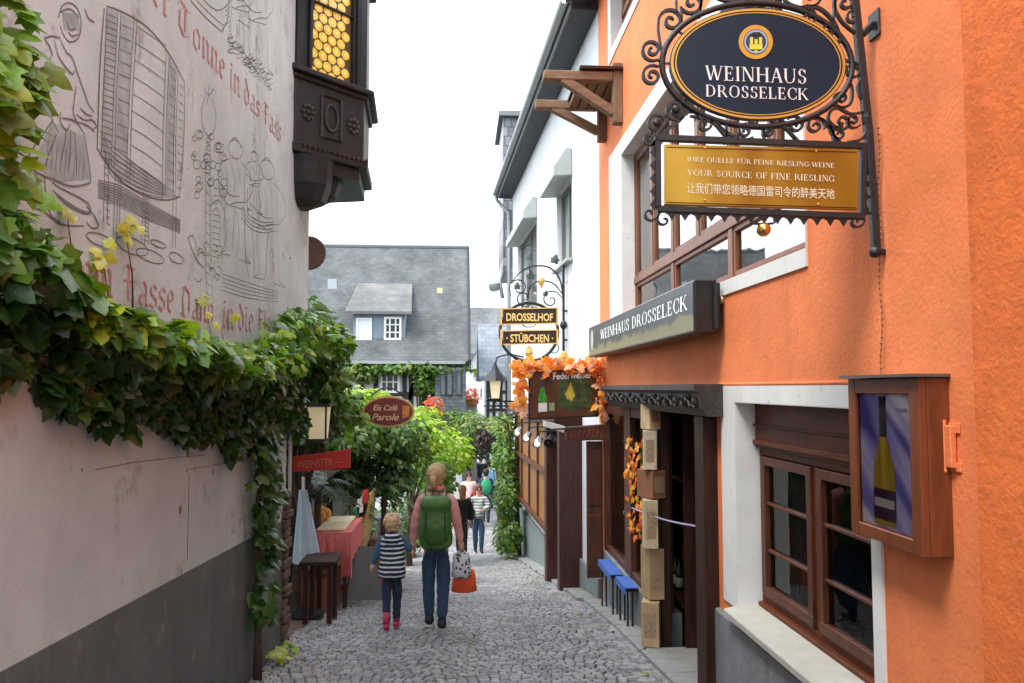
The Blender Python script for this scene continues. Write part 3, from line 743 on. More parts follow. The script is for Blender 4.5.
for a, b in ((ysw0+.06, ym-.14), (ym+.14, ysw1-.1)):
    mb = MB(); mb.quad((XR+.07, a, zsil+.06), (XR+.07, a, zc0-.1), (XR+.07, b, zc0-.1), (XR+.07, b, zsil+.06)); mb.build('pane', m_glass, sw)
# shutter leaf folded out at the far end of the shop window
mb = MB(); zz0, zz1 = R(600, 572).z, R(600, 440).z
mb.box(XR-.22, XR-.01, 10.02, 10.07, zz0, zz1)
mb.box(XR-.20, XR-.03, 10.005, 10.02, zz0+.08, zz0+.8); mb.box(XR-.20, XR-.03, 10.005, 10.02, zz0+.92, zz1-.1)
mb.build('shutter', M('shutter_wood', (.085, .026, .012), .5, .4, 5, .2, 30, stretch=(4, 4, .6)), oh, bevel=.006)

# ---- wares in front of and inside the shop
m_carton = M('wine_carton', (.44, .30, .17), .75, .2, 4, .1, 30, dirt=((.3, .16, .07), 7, .6))
m_carton2 = M('wine_carton_label', (.30, .20, .12), .6, .3, 40)
yy = onx(650, 560, XR-.13).y
bx = XR-.27; zz = gz(yy)+.08
hgt = [.40, .46, .44, .26, .36, .34]; lbl = ['lowest and squarest of the pale wine cartons stacked by the shop door', 'tall pale wine carton standing second from the ground in the stack by the shop door', 'tall pale wine carton in the middle of the stack by the shop door', 'squat red-brown wine carton above the middle of the stack by the shop door', 'pale wine carton second from the top of the stack by the shop door', 'topmost pale wine carton of the stack by the shop door']
for i, h in enumerate(hgt):
    mb = MB(); a = (.13, .115, .10, .12, .095, .09)[i]; bo = (0, .03, -.02, .02, -.01, .02)[i]; rz = (-.35, .12, -.12, .4, -.2, .25)[i]; cx = bx+.16+bo*.6; cy = yy+.04+bo
    mb.box(cx-a*.6, cx+a*.6, cy-a, cy+a, zz, zz+h-.012, rz)
    mb.box(cx-a*.6+.01, cx+a*.6-.01, cy-.006, cy+.006, zz+h-.012, zz+h-.008, rz, (cx, cy, 0))
    t = thing('wine_carton', lbl[i], 'carton', (cx, cy, zz), 'wine cartons stacked by the shop door')
    mb.build('box', M('red_carton', (.24, .10, .05), .7, .2) if i == 3 else M('carton_%s' % 'abcdef'[i], ((.42, .29, .16), (.36, .24, .12), (.50, .38, .24), (.3, .1, .05), (.55, .45, .32), (.50, .36, .20))[i], .75, .25, 4, .1, 30, dirt=((.22, .12, .06), 7, .58)), t, bevel=.004)
    mb = MB(); mb.box(cx-a*.4, cx+a*.4, cy-a-.003, cy-a+.001, zz+h*.2, zz+h*.75, rz, (cx, cy, 0)); mb.build('label_panel', m_carton2, t)
    zz += h
# blue-clothed display benches under the shop window
for i, (ya, yb, lb) in enumerate(((R(611, 572).y, R(624, 590).y, 'low display bench with a blue cloth at the far end of the shop window'), (R(630, 592).y, R(640, 600).y, 'short display bench with a blue cloth nearest the stacked wine cartons'))):
    y0_, y1_ = min(ya, yb), max(ya, yb)
    if y1_-y0_ < .45: y1_ = y0_+.45
    zt = gz(y0_)+.48-.05*i
    t = thing('display_bench', lb, 'bench', (XR-.2, (y0_+y1_)/2, gz(y0_)), 'blue-clothed display benches at the shop window')
    mb = MB(); mb.box(XR-.14, XR-.03, y0_, y1_, zt-.03, zt); mb.build('bench_top', m_dark, t)
    for a in (y0_+.03, y1_-.06):
        for x in (XR-.13, XR-.08):
            mb = MB(); mb.box(x, x+.02, a, a+.02, gz(a)+.02, zt-.03); mb.build('leg', m_iron, t)
    mb = MB(); mb.box(XR-.15, XR-.015, y0_-.01, y1_+.01, zt+.001, zt+.012); mb.box(XR-.158, XR-.15, y0_-.01, y1_+.01, zt-.06, zt+.011)
    mb.build('cloth', M('blue_cloth', (.05, .12, .40), .85, .15, 12), t)
# bottles and an autumn garland behind the shop glass
m_bot = M('dark_bottle', (.02, .035, .015), .12, 0, spec=.6); m_botl = M('bottle_label', (.6, .55, .42), .6)
spots = [(ym-.5-.13*k, zsil+.12+.0*k) for k in range(5)]+[(ym+.3+.14*k, zsil+.12) for k in range(5)]
lw = ['wine bottle at the near end of the shop window sill', 'second wine bottle from the near end of the shop window sill', 'third wine bottle from the near end of the shop window sill', 'fourth wine bottle from the near end, left of the wide post', 'wine bottle beside the wide post, behind the near pane', 'wine bottle just beyond the wide post behind the far pane', 'second wine bottle beyond the wide post behind the far pane', 'middle wine bottle behind the far pane', 'wine bottle next to the last behind the far pane', 'wine bottle at the far end of the shop window sill']
sp2 = sorted(spots, key=lambda s_: s_[0])
for i, (y, z) in enumerate(sp2):
    t = thing('wine_bottle', lw[i], 'bottle', (XR+.3, y, z-.04), 'wine bottles in the shop window')
    mb = MB(); mb.lathe([(.035, 0), (.037, .01), (.037, .18), (.03, .21), (.014, .25), (.013, .31), (.015, .315)], (XR+.3, y, z-.04), 10); mb.build('glass_body', m_bot, t, smooth=True)
    mb = MB(); mb.lathe([(.0378, .05), (.0378, .14)], (XR+.3, y, z-.04), 10); mb.build('paper_label', m_botl, t, smooth=True)
mb = MB(); mb.box(XR+.2, XR+.45, ysw0+.02, ysw1-.02, zsil+.04, zsil+.08)
for q in (.55, 1.05): mb.box(XR+.55, XR+.75, ysw0+.02, ysw1-.02, zsil+q, zsil+q+.03)
tg = mb.build('display_shelf', m_wood, label='brown wooden shelves behind the shop window panes', cat='shelf')
mb = MB(); random.seed(5)
for k in range(150):
    y = random.uniform(ysw0+.1, ym-.15); z = zsil+.9+random.uniform(-.35, .65)
    leaf(mb, (XR-.03+random.uniform(-.04, .02), y, z), (-1, random.uniform(-.6, .3), random.uniform(-.3, .5)), rnd_dir(), .075, random.choice([(.85, .30, .03), (.8, .18, .02), (.9, .45, .05), (.6, .1, .02)]))
m_autumn = M('autumn_leaves', (1, .5, .1), .6, .0, attr=True, trans=.35)
mb.build('autumn_garland', m_autumn, label='orange leaf garland hanging down the near shop window pane', cat='garland', col=True)
fr = R(615, 480)
mb = MB(); mb.box(XR+.25, XR+.27, ym+.35, ym+.8, zsil+.75, zsil+1.25); t = thing('notice_board', 'small framed notice hanging behind the far shop pane', 'picture', (XR+.26, ym+.55, zsil+.75))
mb.build('frame', M('green_frame', (.25, .3, .12), .6), t)
mb = MB(); mb.box(XR+.245, XR+.249, ym+.39, ym+.76, zsil+.79, zsil+1.21); mb.build('sheet', M('blue_sheet', (.25, .3, .34), .6, .5, 9), t)

# ---- rough pier at the right edge
mb = MB(); py = R(984, 400).y
mb.box(XR-.035, XR+3, -.3, py, -.6, ZT-1.6)
mb.build('rough_pier', m_orange2, label='rough deep orange rendered pier at the right edge, with a crack', cat='wall')
mb = MB(); mb.box(XR, XR+3, -7, -.31, -.4, 4.6); mb.build('bounce_wall', m_white, label='unseen plain white wall added uphill of the rough orange pier for neutral bounce', cat='wall')  # unseen wall behind the camera, white so its bounced light stays neutral

# ================================================================= BOX SIGN
b0 = R(694, 333); fx = XR-.215
pn = onx(694, 279, fx); pb = onx(694, 333, fx); pf = onx(589, 336, fx)
t = thing('box_sign', 'black box sign with white serif lettering over a pale vineyard picture, above the shop front', 'sign', ((fx+XR)/2, (pn.y+pf.y)/2, pb.z))
mb = MB(); mb.box(fx, XR-.05, pn.y, pf.y, pb.z, pn.z); mb.build('housing', M('black_metal', (.012, .012, .014), .35, .2, 20, spec=.6), t, bevel=.012, bseg=2)
mb = MB(); mb.box(XR-.05, XR+.002, pn.y+.06, pn.y+.14, pb.z+.05, pn.z-.05); mb.build('wall_bracket', m_iron, t); mb = MB(); mb.box(XR-.05, XR+.002, pf.y-.2, pf.y-.1, pb.z+.05, pn.z-.05); mb.build('wall_bracket', m_iron, t); mb = MB()
mb.tube([(XR-.06, pn.y-.004, pn.z-.03), (XR-.06, pn.y-.004, pb.z+.03)], .03, 8)
mb.build('cable_cover', m_iron, t)
mb = MB(); q = .02; H = pn.z-pb.z
mb.quad((fx-.003, pf.y-q, pb.z+q), (fx-.003, pn.y+q, pb.z+q), (fx-.003, pn.y+q, pn.z-q), (fx-.003, pf.y-q, pn.z-q))
pm = bpy.data.materials.new('sign_face'); pm.use_nodes = True
nt = pm.node_tree; N = nt.nodes; K = nt.links; b = N['Principled BSDF']; b.inputs['Roughness'].default_value = .35
tc = N.new('ShaderNodeTexCoord'); sp = N.new('ShaderNodeSeparateXYZ'); K.new(tc.outputs['Object'], sp.inputs[0])
nz = N.new('ShaderNodeTexNoise'); nz.inputs['Scale'].default_value = 6; nz.inputs['Detail'].default_value = 6; K.new(tc.outputs['Object'], nz.inputs['Vector'])
ma = N.new('ShaderNodeMath'); ma.operation = 'MULTIPLY_ADD'; K.new(nz.outputs['Fac'], ma.inputs[0]); ma.inputs[1].default_value = .22; K.new(sp.outputs['Z'], ma.inputs[2])
cr = N.new('ShaderNodeValToRGB'); mr = N.new('ShaderNodeMapRange'); mr.inputs['From Min'].default_value = .08; mr.inputs['From Max'].default_value = .08+H*.95
K.new(ma.outputs[0], mr.inputs['Value']); K.new(mr.outputs[0], cr.inputs[0])
e = cr.color_ramp.elements; e[0].position = 0; e[0].color = (.16, .15, .10, 1); e[1].position = 1; e[1].color = (.05, .06, .065, 1)
for p_, c_ in ((.15, (.24, .22, .10, 1)), (.35, (.20, .19, .07, 1)), (.46, (.035, .045, .05, 1)), (.7, (.03, .04, .046, 1))):
    x = e.new(p_); x.color = c_
K.new(cr.outputs[0], b.inputs['Base Color'])
mb.build('face', pm, t)
mb = MB(); yc = (pn.y+pf.y)/2
serif(mb, 'WEINHAUS DROSSELECK', (fx-.006, yc-.35, pb.z+H*.47), (0, -1, 0), (0, 0, 1), (-1, 0, 0), H*.29, (pf.y-pn.y)*.78)
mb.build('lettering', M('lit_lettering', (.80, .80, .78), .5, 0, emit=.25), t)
mb = MB(); c = Vector((fx-.005, pf.y-.25, pb.z+H*.55)); k = 16
mb.poly([c+Vector((0, -math.cos(2*PI*i/k)*.1, math.sin(2*PI*i/k)*.13)) for i in range(k)]); mb.build('emblem', M('emblem_cream', (.5, .48, .36), .5, .5, 40), t)
mb = MB(); lp = R(722, 296); mb.ball((XR-.03, lp.y-.03, lp.z), .028, 10, 8)
mb.lathe([(.03, 0), (.03, .03)], (XR-.03, lp.y-.03, lp.z-.03), 10, (1, 0, 0)); mb.build('lamp', M('brass_lamp', (.6, .5, .35), .25, metal=.6), t, smooth=True)

# ================================================================= TIMBER BRACKET
zt = R(620, 47).z; zb_ = R(620, 122).z
m_beam = M('weathered_beam', (.21, .125, .07), .8, .35, 5, .5, 30, stretch=(1, 4, 4))
m_post = M('weathered_post', (.19, .115, .066), .8, .35, 5, .5, 30, stretch=(4, 4, 1))
t = thing('timber_bracket', 'weathered timber hoist bracket of two braced arms high on the orange wall', 'bracket', (XR-.4, 9.2, zb_))
for (pw, pa, pe) in (((622, 120), (543, 76), 0), ((606, 138), (535, 105), 1)):
    w_ = R(*pw); y = w_.y; zt = onx(620, 50, XR).z if not pe else zt
    tip = ony(pa[0], pa[1], y)
    mb = MB(); mb.beam((XR-.055, y, w_.z-.05), (XR-.055, y, tip.z+.16), .12, .11, (1, 0, 0)); mb.build('wall_post', m_post, t, bevel=.008)
    mb = MB(); mb.beam((XR-.11, y, tip.z), (tip.x, y, tip.z), .12, .11); mb.build('arm', m_beam, t, bevel=.012)
    mb = MB(); mb.beam((XR-.10, y, w_.z+.08), (tip.x+.22, y, tip.z-.03), .10, .10); mb.build('brace', m_beam, t, bevel=.008)
    if not pe: t0 = tip; ya = y
    else: yb = y
mb = MB(); mb.box(XR-.5, XR-.001, ya-.1, yb+.12, t0.z+.062, t0.z+.10); mb.build('board', m_dark, t, bevel=.004)
mb = MB()
for k in range(4): mb.box(XR-.02-.12*k-.1, XR-.02-.12*k, ya+.06, yb-.06, t0.z-.02, t0.z+.03)
mb.build('underboards', m_beam, t)

# ================================================================= POSTER CASE
t0_ = onx(850, 378, XR-.11); t1_ = onx(921, 376, XR-.11); bb = onx(921, 556, XR-.11)
px = XR-.11; ya, yb, za, zb_ = t1_.y, t0_.y, bb.z, t1_.z-.005
t = thing('poster_case', 'wooden wall case with a purple wine bottle poster, on the orange wall by the window', 'poster case', (XR-.05, (ya+yb)/2, za))
fw = .055
mb = MB(); mb.box(px+.02, XR-.002, ya, yb, za, zb_); mb.build('body', m_case, t, bevel=.004)
mb = MB()
mb.box(px-.012, px+.0195, ya, ya+fw+.015, za, zb_); mb.box(px-.012, px+.0195, yb-fw, yb, za, zb_)
mb.box(px-.010, px+.0195, ya+fw+.0155, yb-fw-.0005, za, za+fw); mb.box(px-.010, px+.0195, ya+fw+.0155, yb-fw-.0005, zb_-fw-.01, zb_)
mb.build('frame', m_case, t, bevel=.004)
mb = MB(); mb.box(px-.04, XR-.002, ya-.012, yb+.02, zb_+.002, zb_+.014); mb.build('lid', M('grey_lid', (.10, .09, .08), .6), t)
y0_, y1_, z0_, z1_ = ya+fw+.016, yb-fw-.001, za+fw+.001, zb_-fw-.011
mb = MB(); X = px+.012; mb.quad((X, y1_, z0_), (X, y0_, z0_), (X, y0_, z1_), (X, y1_, z1_))
pm = bpy.data.materials.new('poster_silk'); pm.use_nodes = True
nt = pm.node_tree; N = nt.nodes; K = nt.links; b = N['Principled BSDF']; b.inputs['Roughness'].default_value = .3
tc = N.new('ShaderNodeTexCoord'); mp = N.new('ShaderNodeMapping'); mp.inputs['Rotation'].default_value = (math.radians(-42), 0, 0); mp2 = N.new('ShaderNodeMapping'); mp2.inputs['Scale'].default_value = (1, 1.0, 6)
nz = N.new('ShaderNodeTexNoise'); nz.inputs['Scale'].default_value = 1.1; nz.inputs['Detail'].default_value = 2; nz.inputs['Distortion'].default_value = .3
K.new(tc.outputs['Object'], mp.inputs['Vector']); K.new(mp.outputs[0], mp2.inputs['Vector']); K.new(mp2.outputs[0], nz.inputs['Vector'])
cr = N.new('ShaderNodeValToRGB'); K.new(nz.outputs['Fac'], cr.inputs[0]); e = cr.color_ramp.elements
e[0].position = .33; e[0].color = (.10, .085, .42, 1); e[1].position = .60; e[1].color = (.84, .84, .93, 1); x = e.new(.46); x.color = (.40, .37, .78, 1)
K.new(cr.outputs[0], b.inputs['Base Color']); mb.build('poster', pm, t)
def Pp(a, b_, d=.0): return Vector((X-.002-d, y1_-(y1_-y0_)*a, z0_+(z1_-z0_)*b_))
def prof(mbx, cx, pts, d):
    pts = [(w_*1.22, h_) for w_, h_ in pts]
    lft = [Pp(cx-w_, h_, d) for w_, h_ in pts]; rgt = [Pp(cx+w_, h_, d) for w_, h_ in reversed(pts)]
    mbx.poly(rgt+lft)
bprof = [(.15, .02), (.165, .06), (.165, .34), (.15, .46), (.09, .60), (.05, .68), (.045, .95), (.055, .955), (.055, .975)]
mb = MB(); prof(mb, .45, bprof, 0); bt = mb.build('bottle_picture', M('poster_olive', (.50, .36, .03), .35, .5, 3, stretch=(1, 14, .6)), t)
mb = MB(); prof(mb, .45, [(.05, .68), (.047, .95), (.058, .955), (.058, .985)], .0008); mb.build('capsule_picture', M('poster_capsule', (.025, .02, .035), .35), t)
mb = MB(); prof(mb, .45, [(.163, .06), (.166, .10), (.166, .26), (.163, .29)], .0008); mb.build('label_picture', M('poster_label', (.06, .02, .05), .4), t)
mb = MB(); prof(mb, .45, [(.14, .155), (.15, .16), (.15, .215), (.14, .22)], .0014); mb.build('label_picture', M('poster_label_light', (.55, .5, .48), .4), t)
mb = MB(); sans(mb, 'CUVÉE', Pp(.80, .875, .001), (0, -1, 0), (0, 0, 1), (-1, 0, 0), .014, .085); mb.build('lettering', M('poster_text', (.10, .09, .25), .4), t)
mb = MB(); mb.quad(*[Vector((px+.004, a, c)) for a, c in ((y1_, z0_), (y0_, z0_), (y0_, z1_), (y1_, z1_))]); mb.build('pane', glass('case_glass', (.98, .98, .98), 1.2), t)
# orange painted hinge box beside the case
h0 = R(950, 425); h1 = R(957, 468)
mb = MB(); mb.box(XR-.028, XR-.005, h1.y-.01, h0.y-.005, h1.z, h0.z)
mb.tube([(XR-.024, h0.y, h1.z-.02), (XR-.024, h0.y, h0.z+.02)], .008, 8); mb.box(XR-.008, XR+.001, h1.y-.03, h0.y+.02, h1.z-.015, h1.z+.02); mb.box(XR-.008, XR+.001, h1.y-.03, h0.y+.02, h0.z-.03, h0.z+.01)
mb.build('shutter_hinge', m_orange, label='orange painted iron shutter hinge right of the poster case', cat='hinge', bevel=.003)
# rusty chain from the hanging sign down to the case
p = R(880, 140)
pts = [onx(878+4*i/20+1.2*math.sin(i*.9), 128+246*i/20, XR-.02) for i in range(21)]
mb = MB(); mb.tube(pts, .0028, 5)
for i in range(20):
    for k in range(2): mb.ball(pts[i].lerp(pts[i+1], k/2), .0065, 6, 4)
mb.build('chain', M('rusty_chain', (.30, .10, .04), .8), label='thin rusty chain hanging down the orange wall to the poster case', cat='chain')

mb = MB(); mb.tube([onx(632+7*i, 508+i*2+2.5*math.sin(i*PI/9), XR-.10) for i in range(10)], .007, 5)
mb.build('rope', M('lilac_rope', (.36, .30, .48), .8), label='lilac rope hung across the shop door from the stacked cartons', cat='rope')

# lamps and goods inside the shop
for (px_, py_, X_, lb) in ((612, 462, XR+.9, 'round warm lamp inside the shop behind the far pane'), (684, 436, XR+1.1, 'round warm lamp inside the open shop door')):
    c = onx(px_, py_, X_); t = thing('pendant_lamp', lb, 'lamp', (c.x, c.y, c.z-.09), 'pendant lamps inside the shop')
    mb = MB(); mb.ball(c, .09, 14, 10); mb.build('globe', M('lit_globe', (1, .72, .40), .5, 0, emit=14), t, smooth=True)
    mb = MB(); mb.tube([c, (c.x, c.y, zc1)], .008, 5); mb.build('cord', m_iron, t)
mb = MB(); a = onx(668, 500, XR+.95); b_ = onx(694, 500, XR+.95)
for py_ in (480, 520, 565, 610): z = onx(680, py_, XR+.95).z; mb.box(XR+.95, XR+1.25, b_.y-.1, a.y+.3, z-.03, z)
mb.box(XR+1.25, XR+1.28, b_.y-.1, a.y+.3, gz(7), onx(680, 430, XR+.95).z)
mb.build('wall_shelf', m_wood, label='brown wall shelves inside the open shop door', cat='shelf')
for k, (py_, c_, lb) in enumerate(((480, (.50, .33, .06), 'mustard gift box on the top shelf inside the shop door'), (520, (.45, .30, .08), 'mustard gift box on the second shelf inside the shop door'), (565, (.40, .10, .05), 'red gift box on the third shelf inside the shop door'), (610, (.5, .42, .28), 'cream gift box on the lowest shelf inside the shop door'))):
    z = onx(680, py_, XR+.95).z; yy = (a.y+b_.y)/2+.05*(k % 2)
    for j in range(3):
        y_ = b_.y+.02+j*(a.y+.2-b_.y)/3; mb = MB(); h = (.30, .26, .33)[j]; mb.box(XR+.97, XR+1.12, y_, y_+.14, z+.001, z+h); mb.box(XR+.966, XR+.97, y_+.03, y_+.11, z+h*.3, z+h*.6)
        mb.build('gift_box', M('gift_%d' % k, c_, .6, .2), label=lb.replace('gift box', ('nearest gift box', 'middle gift box', 'farthest gift box')[j]), cat='box', group='gift boxes on the shop shelves', bevel=.004)
mb = MB(); mb.box(XR+.46, XR+.48, ym+.25, ysw1-.2, zsil+.1, zc0-.2); mb.build('pale_screen', M('pale_screen', (.55, .55, .50), .9, .3, 4), label='pale backing screen behind the far pane of the shop window', cat='screen')
# ================================================================= HANGING SIGN (oval board, gilt board, scrollwork)
YS = 3.27
def sp_(px, py, d=0.0):
    p = ony(px, py, YS); p.y -= d; return p
SN = (0, -1, 0)
def spiral(cx, cy, r, turns, a0, dr=1, n=None, rin=0.18):
    """pixel-measured spiral, from its outer end inwards"""
    n = n or int(16*turns)
    return [(cx+math.cos(math.radians(a0)+dr*2*PI*turns*i/n)*r*(1-(1-rin)*i/n), cy+math.sin(math.radians(a0)+dr*2*PI*turns*i/n)*r*(1-(1-rin)*i/n)) for i in range(n+1)]
def smooth(pts, k=5):
    out = []; P = [pts[0]]+list(pts)+[pts[-1]]
    for i in range(1, len(P)-2):
        for j in range(k):
            t = j/k; a, b, c, d = P[i-1], P[i], P[i+1], P[i+2]
            out.append(tuple(0.5*(2*b[m]+(c[m]-a[m])*t+(2*a[m]-5*b[m]+4*c[m]-d[m])*t*t+(3*b[m]-a[m]-3*c[m]+d[m])*t*t*t) for m in (0, 1)))
    return out+[pts[-1]]
hs = thing('hanging_sign', 'wrought iron scroll sign holding an oval navy board above a gilt board', 'sign', sp_(872, 250))
def iron(pp, w=.012, t=.02, taper=None, mbx=None, d=0.0):
    (mbx or mb).flat([sp_(x, y, d) for x, y in pp], w, t, SN, taper)
# wall bar
mb = MB()
a, b = sp_(852, -14), sp_(876, 252)
mb.beam(sp_(853, -14), sp_(868, 130), .034, .034); mb.beam(sp_(868, 128), sp_(876, 250), .034, .034)
mb.ball(sp_(875, 252), .026, 10, 8); mb.box(sp_(878, 252).x-.02, XR, YS-.02, YS+.02, sp_(878, 252).z-.012, sp_(878, 252).z+.012)
mb.ball(sp_(866, 118), .024, 8, 6, (.9, .9, 1.8))
for (x, y) in ((862, 35), (868, 120)):
    p = sp_(x, y); 
    if y < 60:
        mb.beam(p, (XR-.01, YS+.02, sp_(882, 22).z), .03, .028); mb.box(XR-.012, XR-.001, YS-.03, YS+.06, sp_(880, 26).z-.05, sp_(880, 10).z)
wb = mb.build('wall_bar', m_iron, hs, bevel=.004)
# scrolls
def scr(curve, w=.013, name='scroll'):
    global mb
    mb = MB(); k = len(curve); iron(curve, w, .018, [min(1, .55+.45*min(i, k-1-i)/(k*.2)) for i in range(k)])
    mb.ball(sp_(*curve[-1]), w*.62, 8, 6)
    mb.build(name, m_iron, hs)
def cs(*pts): return smooth(list(pts))
OV = (757, 65)
def ovp(rx, ry, n=56, sk=0.0): return [(OV[0]+rx*math.cos(2*PI*i/n), OV[1]+ry*math.sin(2*PI*i/n)+sk*math.cos(2*PI*i/n)) for i in range(n)]
# left of the oval: a pair of C scrolls
scr(spiral(654, 75, 12, 1.35, -60, 1)[::-1][:0] or [(664, 62)]+spiral(652, 50, 11.5, 1.5, 60, 1)); scr([(664, 64)]+spiral(652, 76, 11, 1.5, -60, -1))
scr([(664, 60), (660, 44), (658, 30)]+spiral(671, 21, 13, 1.4, 170, 1))
scr([(681, 26), (682, 14)]+spiral(692, 3, 12, 1.3, 160, -1)); scr([(700, 18), (700, 6), (704, -8)])
scr([(677, 14), (676, 2), (679, -14)], .009); scr([(712, -10)]+cs((716, -2), (730, 2), (745, 1), (757, -6)), .011)
scr([(745, 1)]+spiral(754, -8, 10, 1.1, 110, 1), .011)
scr(cs((782, -12), (786, 2), (800, 8), (818, 8), (832, 20), (838, 32), (840, 42))); scr([(800, 8)]+spiral(812, -4, 11, 1.2, 120, -1), .011)
scr([(803, 10)]+spiral(808, 18, 9, 1.25, -100, 1), .01); scr([(838, 30)]+spiral(828, 33, 9, 1.3, -10, -1), .01)
scr([(833, 22), (834, 10)]+spiral(845, 3, 11, 1.3, 160, 1)); scr(cs((836, -12), (834, 6), (842, 22), (858, 36)), .011)
scr([(857, 14)]+spiral(853, 18, 8, 1.1, -60, -1), .01)
# between oval and bar
scr([(842, 60), (852, 62), (864, 68)], .012); scr([(846, 66)]+spiral(854, 71, 8, 1.2, 200, -1), .01)
scr(cs((848, 78), (852, 90), (850, 104), (842, 108))+spiral(841, 99, 9, 1.2, 80, 1), .011)
scr(cs((866, 78), (858, 84), (860, 96), (866, 104)), .01); scr(cs((864, 112), (850, 114), (838, 108), (830, 112), (828, 120), (834, 127))+spiral(842, 122, 9, 1.2, 150, -1), .012)
scr(spiral(853, 121, 8, 1.3, 30, 1), .01); scr(cs((866, 122), (866, 132), (860, 140), (848, 142)), .011); scr(cs((828, 122), (832, 134), (840, 142)), .011)
scr(spiral(839, 134, 8, 1.3, -60, -1), .01)
# under the oval, above the gilt board
for (x, y, r, a, d) in ((675, 110, 11, 40, 1), (656, 124, 10, 0, -1), (649, 139, 7, -40, 1), (704, 124, 10, 200, 1), (745, 131, 8, -20, -1), (795, 125, 9, 220, 1), (815, 126, 10, 20, -1), (768, 133, 6, 120, 1)):
    scr(spiral(x, y, r, 1.5, a, d), .011)
scr(cs((688, 112), (678, 122), (664, 132), (652, 146), (655, 142)), .014); scr(cs((690, 116), (712, 122), (722, 132), (730, 142)), .013)
scr(cs((715, 120), (724, 131), (742, 140), (752, 138)), .012); scr(cs((770, 121), (785, 128), (800, 143), (812, 144)), .012); scr(cs((808, 118), (822, 120), (832, 132), (834, 146)), .012)
scr(cs((726, 122), (726, 134), (724, 144)), .009); scr(cs((806, 121), (790, 124), (780, 121)), .012); scr(cs((748, 122), (762, 128), (764, 142)), .01)
for x, y in ((675, 110), (656, 124)):
    mb = MB(); mb.ball(sp_(x, y, .015), .018, 10, 8, (1, .6, 1)); mb.build('rosette', m_iron, hs, smooth=True)
# oval ring and board
mb = MB(); pts = [sp_(x, y) for x, y in ovp(95, 62, sk=1.5)]; mb.tube(pts, .0135, 8, close=True)
mb.build('oval_ring', m_iron, hs, smooth=True)
for q in (0, 14, 28, 42, 52, 33):
    x, y = ovp(95, 62, sk=1.5)[q]; x2, y2 = ovp(87, 55, sk=1.5)[q]
    mb = MB(); mb.beam(sp_(x, y), sp_(x2, y2), .008, .008); mb.build('clip', m_iron, hs)
def disc(rx, ry, d0, d1, name, mat, parent, sk=1.5, c=None):
    mb = MB(); n = 56; cx, cy = c or OV
    pts = [sp_(cx+rx*math.cos(2*PI*i/n), cy-ry*math.sin(2*PI*i/n)+sk*math.cos(2*PI*i/n), d0) for i in range(n)]
    mb.prism(pts, (0, -(d1-d0), 0)); return mb.build(name, mat, parent)
m_navy = M('navy_enamel', (.010, .024, .044), .35, .15, 3, spec=.22)
ob = disc(88, 56, -.012, .012, 'oval_board', m_navy, hs)
def band(r0, r1, d, name, mat, parent, c=None, ry=None):
    mb = MB(); n = 72; vs = []; cx, cy = c or OV
    for i in range(n):
        t = 2*PI*i/n
        for (a, b_) in (r0, r1): vs.append(sp_(cx+a*math.cos(t), cy-b_*math.sin(t)+1.5*math.cos(t)*(1 if not c else 0), d))
    mb.add(vs, [(2*i, 2*i+1, 2*((i+1) % n)+1, 2*((i+1) % n)) for i in range(n)]); return mb.build(name, mat, parent)
band((87, 55), (84.3, 52.8), .0135, 'gold_rim', m_gold, ob); band((82.6, 51.4), (81.4, 50.5), .0135, 'gold_line', m_gold, ob)
mb = MB(); serif(mb, 'WEINHAUS', sp_(755, 83, .0135), (1, 0, -.012), (0, 0, 1), SN, .0635, .455); mb.build('lettering', m_letter, ob)
mb = MB(); serif(mb, 'DROSSELECK', sp_(756, 99.5, .0135), (1, 0, -.012), (0, 0, 1), SN, .052, .46); mb.build('lettering', m_letter, ob)
# round crest: gold ring, pale centre, a little castle with two towers and a bird above
EC = (754.5, 43.5)
em = disc(17, 17, .0125, .0155, 'crest_ring', m_gold, ob, 0, EC)
disc(12.4, 12.4, .0155, .0165, 'crest_field', M('crest_navy', (.03, .05, .10), .4), em, 0, EC)
band((11.6, 11.6), (10, 10), .0172, 'crest_inner_ring', M('crest_blue', (.35, .45, .55), .4), em, EC)
mb = MB()
def er(x0, x1, y0, y1, d): mb.poly([sp_(x0, y1, d), sp_(x1, y1, d), sp_(x1, y0, d), sp_(x0, y0, d)])
er(748, 761, 46, 51, .0175); er(748.5, 751.5, 39, 46, .0178); er(753, 756, 41, 46, .0180); er(757.5, 760.5, 39, 46, .0178); er(752.9, 756.1, 52, 54, .0178)
mb.build('crest_castle', M('crest_yellow', (.65, .6, .06), .4), em)
mb = MB(); mb.poly([sp_(x, y, .0182) for x, y in ((749, 37), (752, 34.5), (755, 36), (758, 33.5), (760, 36.5), (755, 38.5))][::-1]); mb.build('crest_bird', m_black, em)
# gilt board
mb = MB()
for p, q in (((656, 138), (866, 146.5)), ((657, 209), (864, 216.5))): mb.beam(sp_(*p), sp_(*q), .028, .028)
mb.beam(sp_(657.5, 141), sp_(658, 208), .028, .026); mb.beam(sp_(863, 148), sp_(862.5, 214), .028, .028)
mb.build('board_frame', m_iron, hs, bevel=.003)
mb = MB(); pts = [sp_(x, y, -.012) for x, y in ((664, 145), (664, 205), (857, 210.5), (857, 150))]; mb.prism(pts, (0, -.024, 0))
gp = bpy.data.materials.new('gilt_board'); gp.use_nodes = True; nt = gp.node_tree; N = nt.nodes; K = nt.links; b = N['Principled BSDF']
b.inputs['Roughness'].default_value = .34; b.inputs['Metallic'].default_value = .55
tc = N.new('ShaderNodeTexCoord'); nz = N.new('ShaderNodeTexNoise'); mp = N.new('ShaderNodeMapping'); mp.inputs['Scale'].default_value = (1, 1, .2)
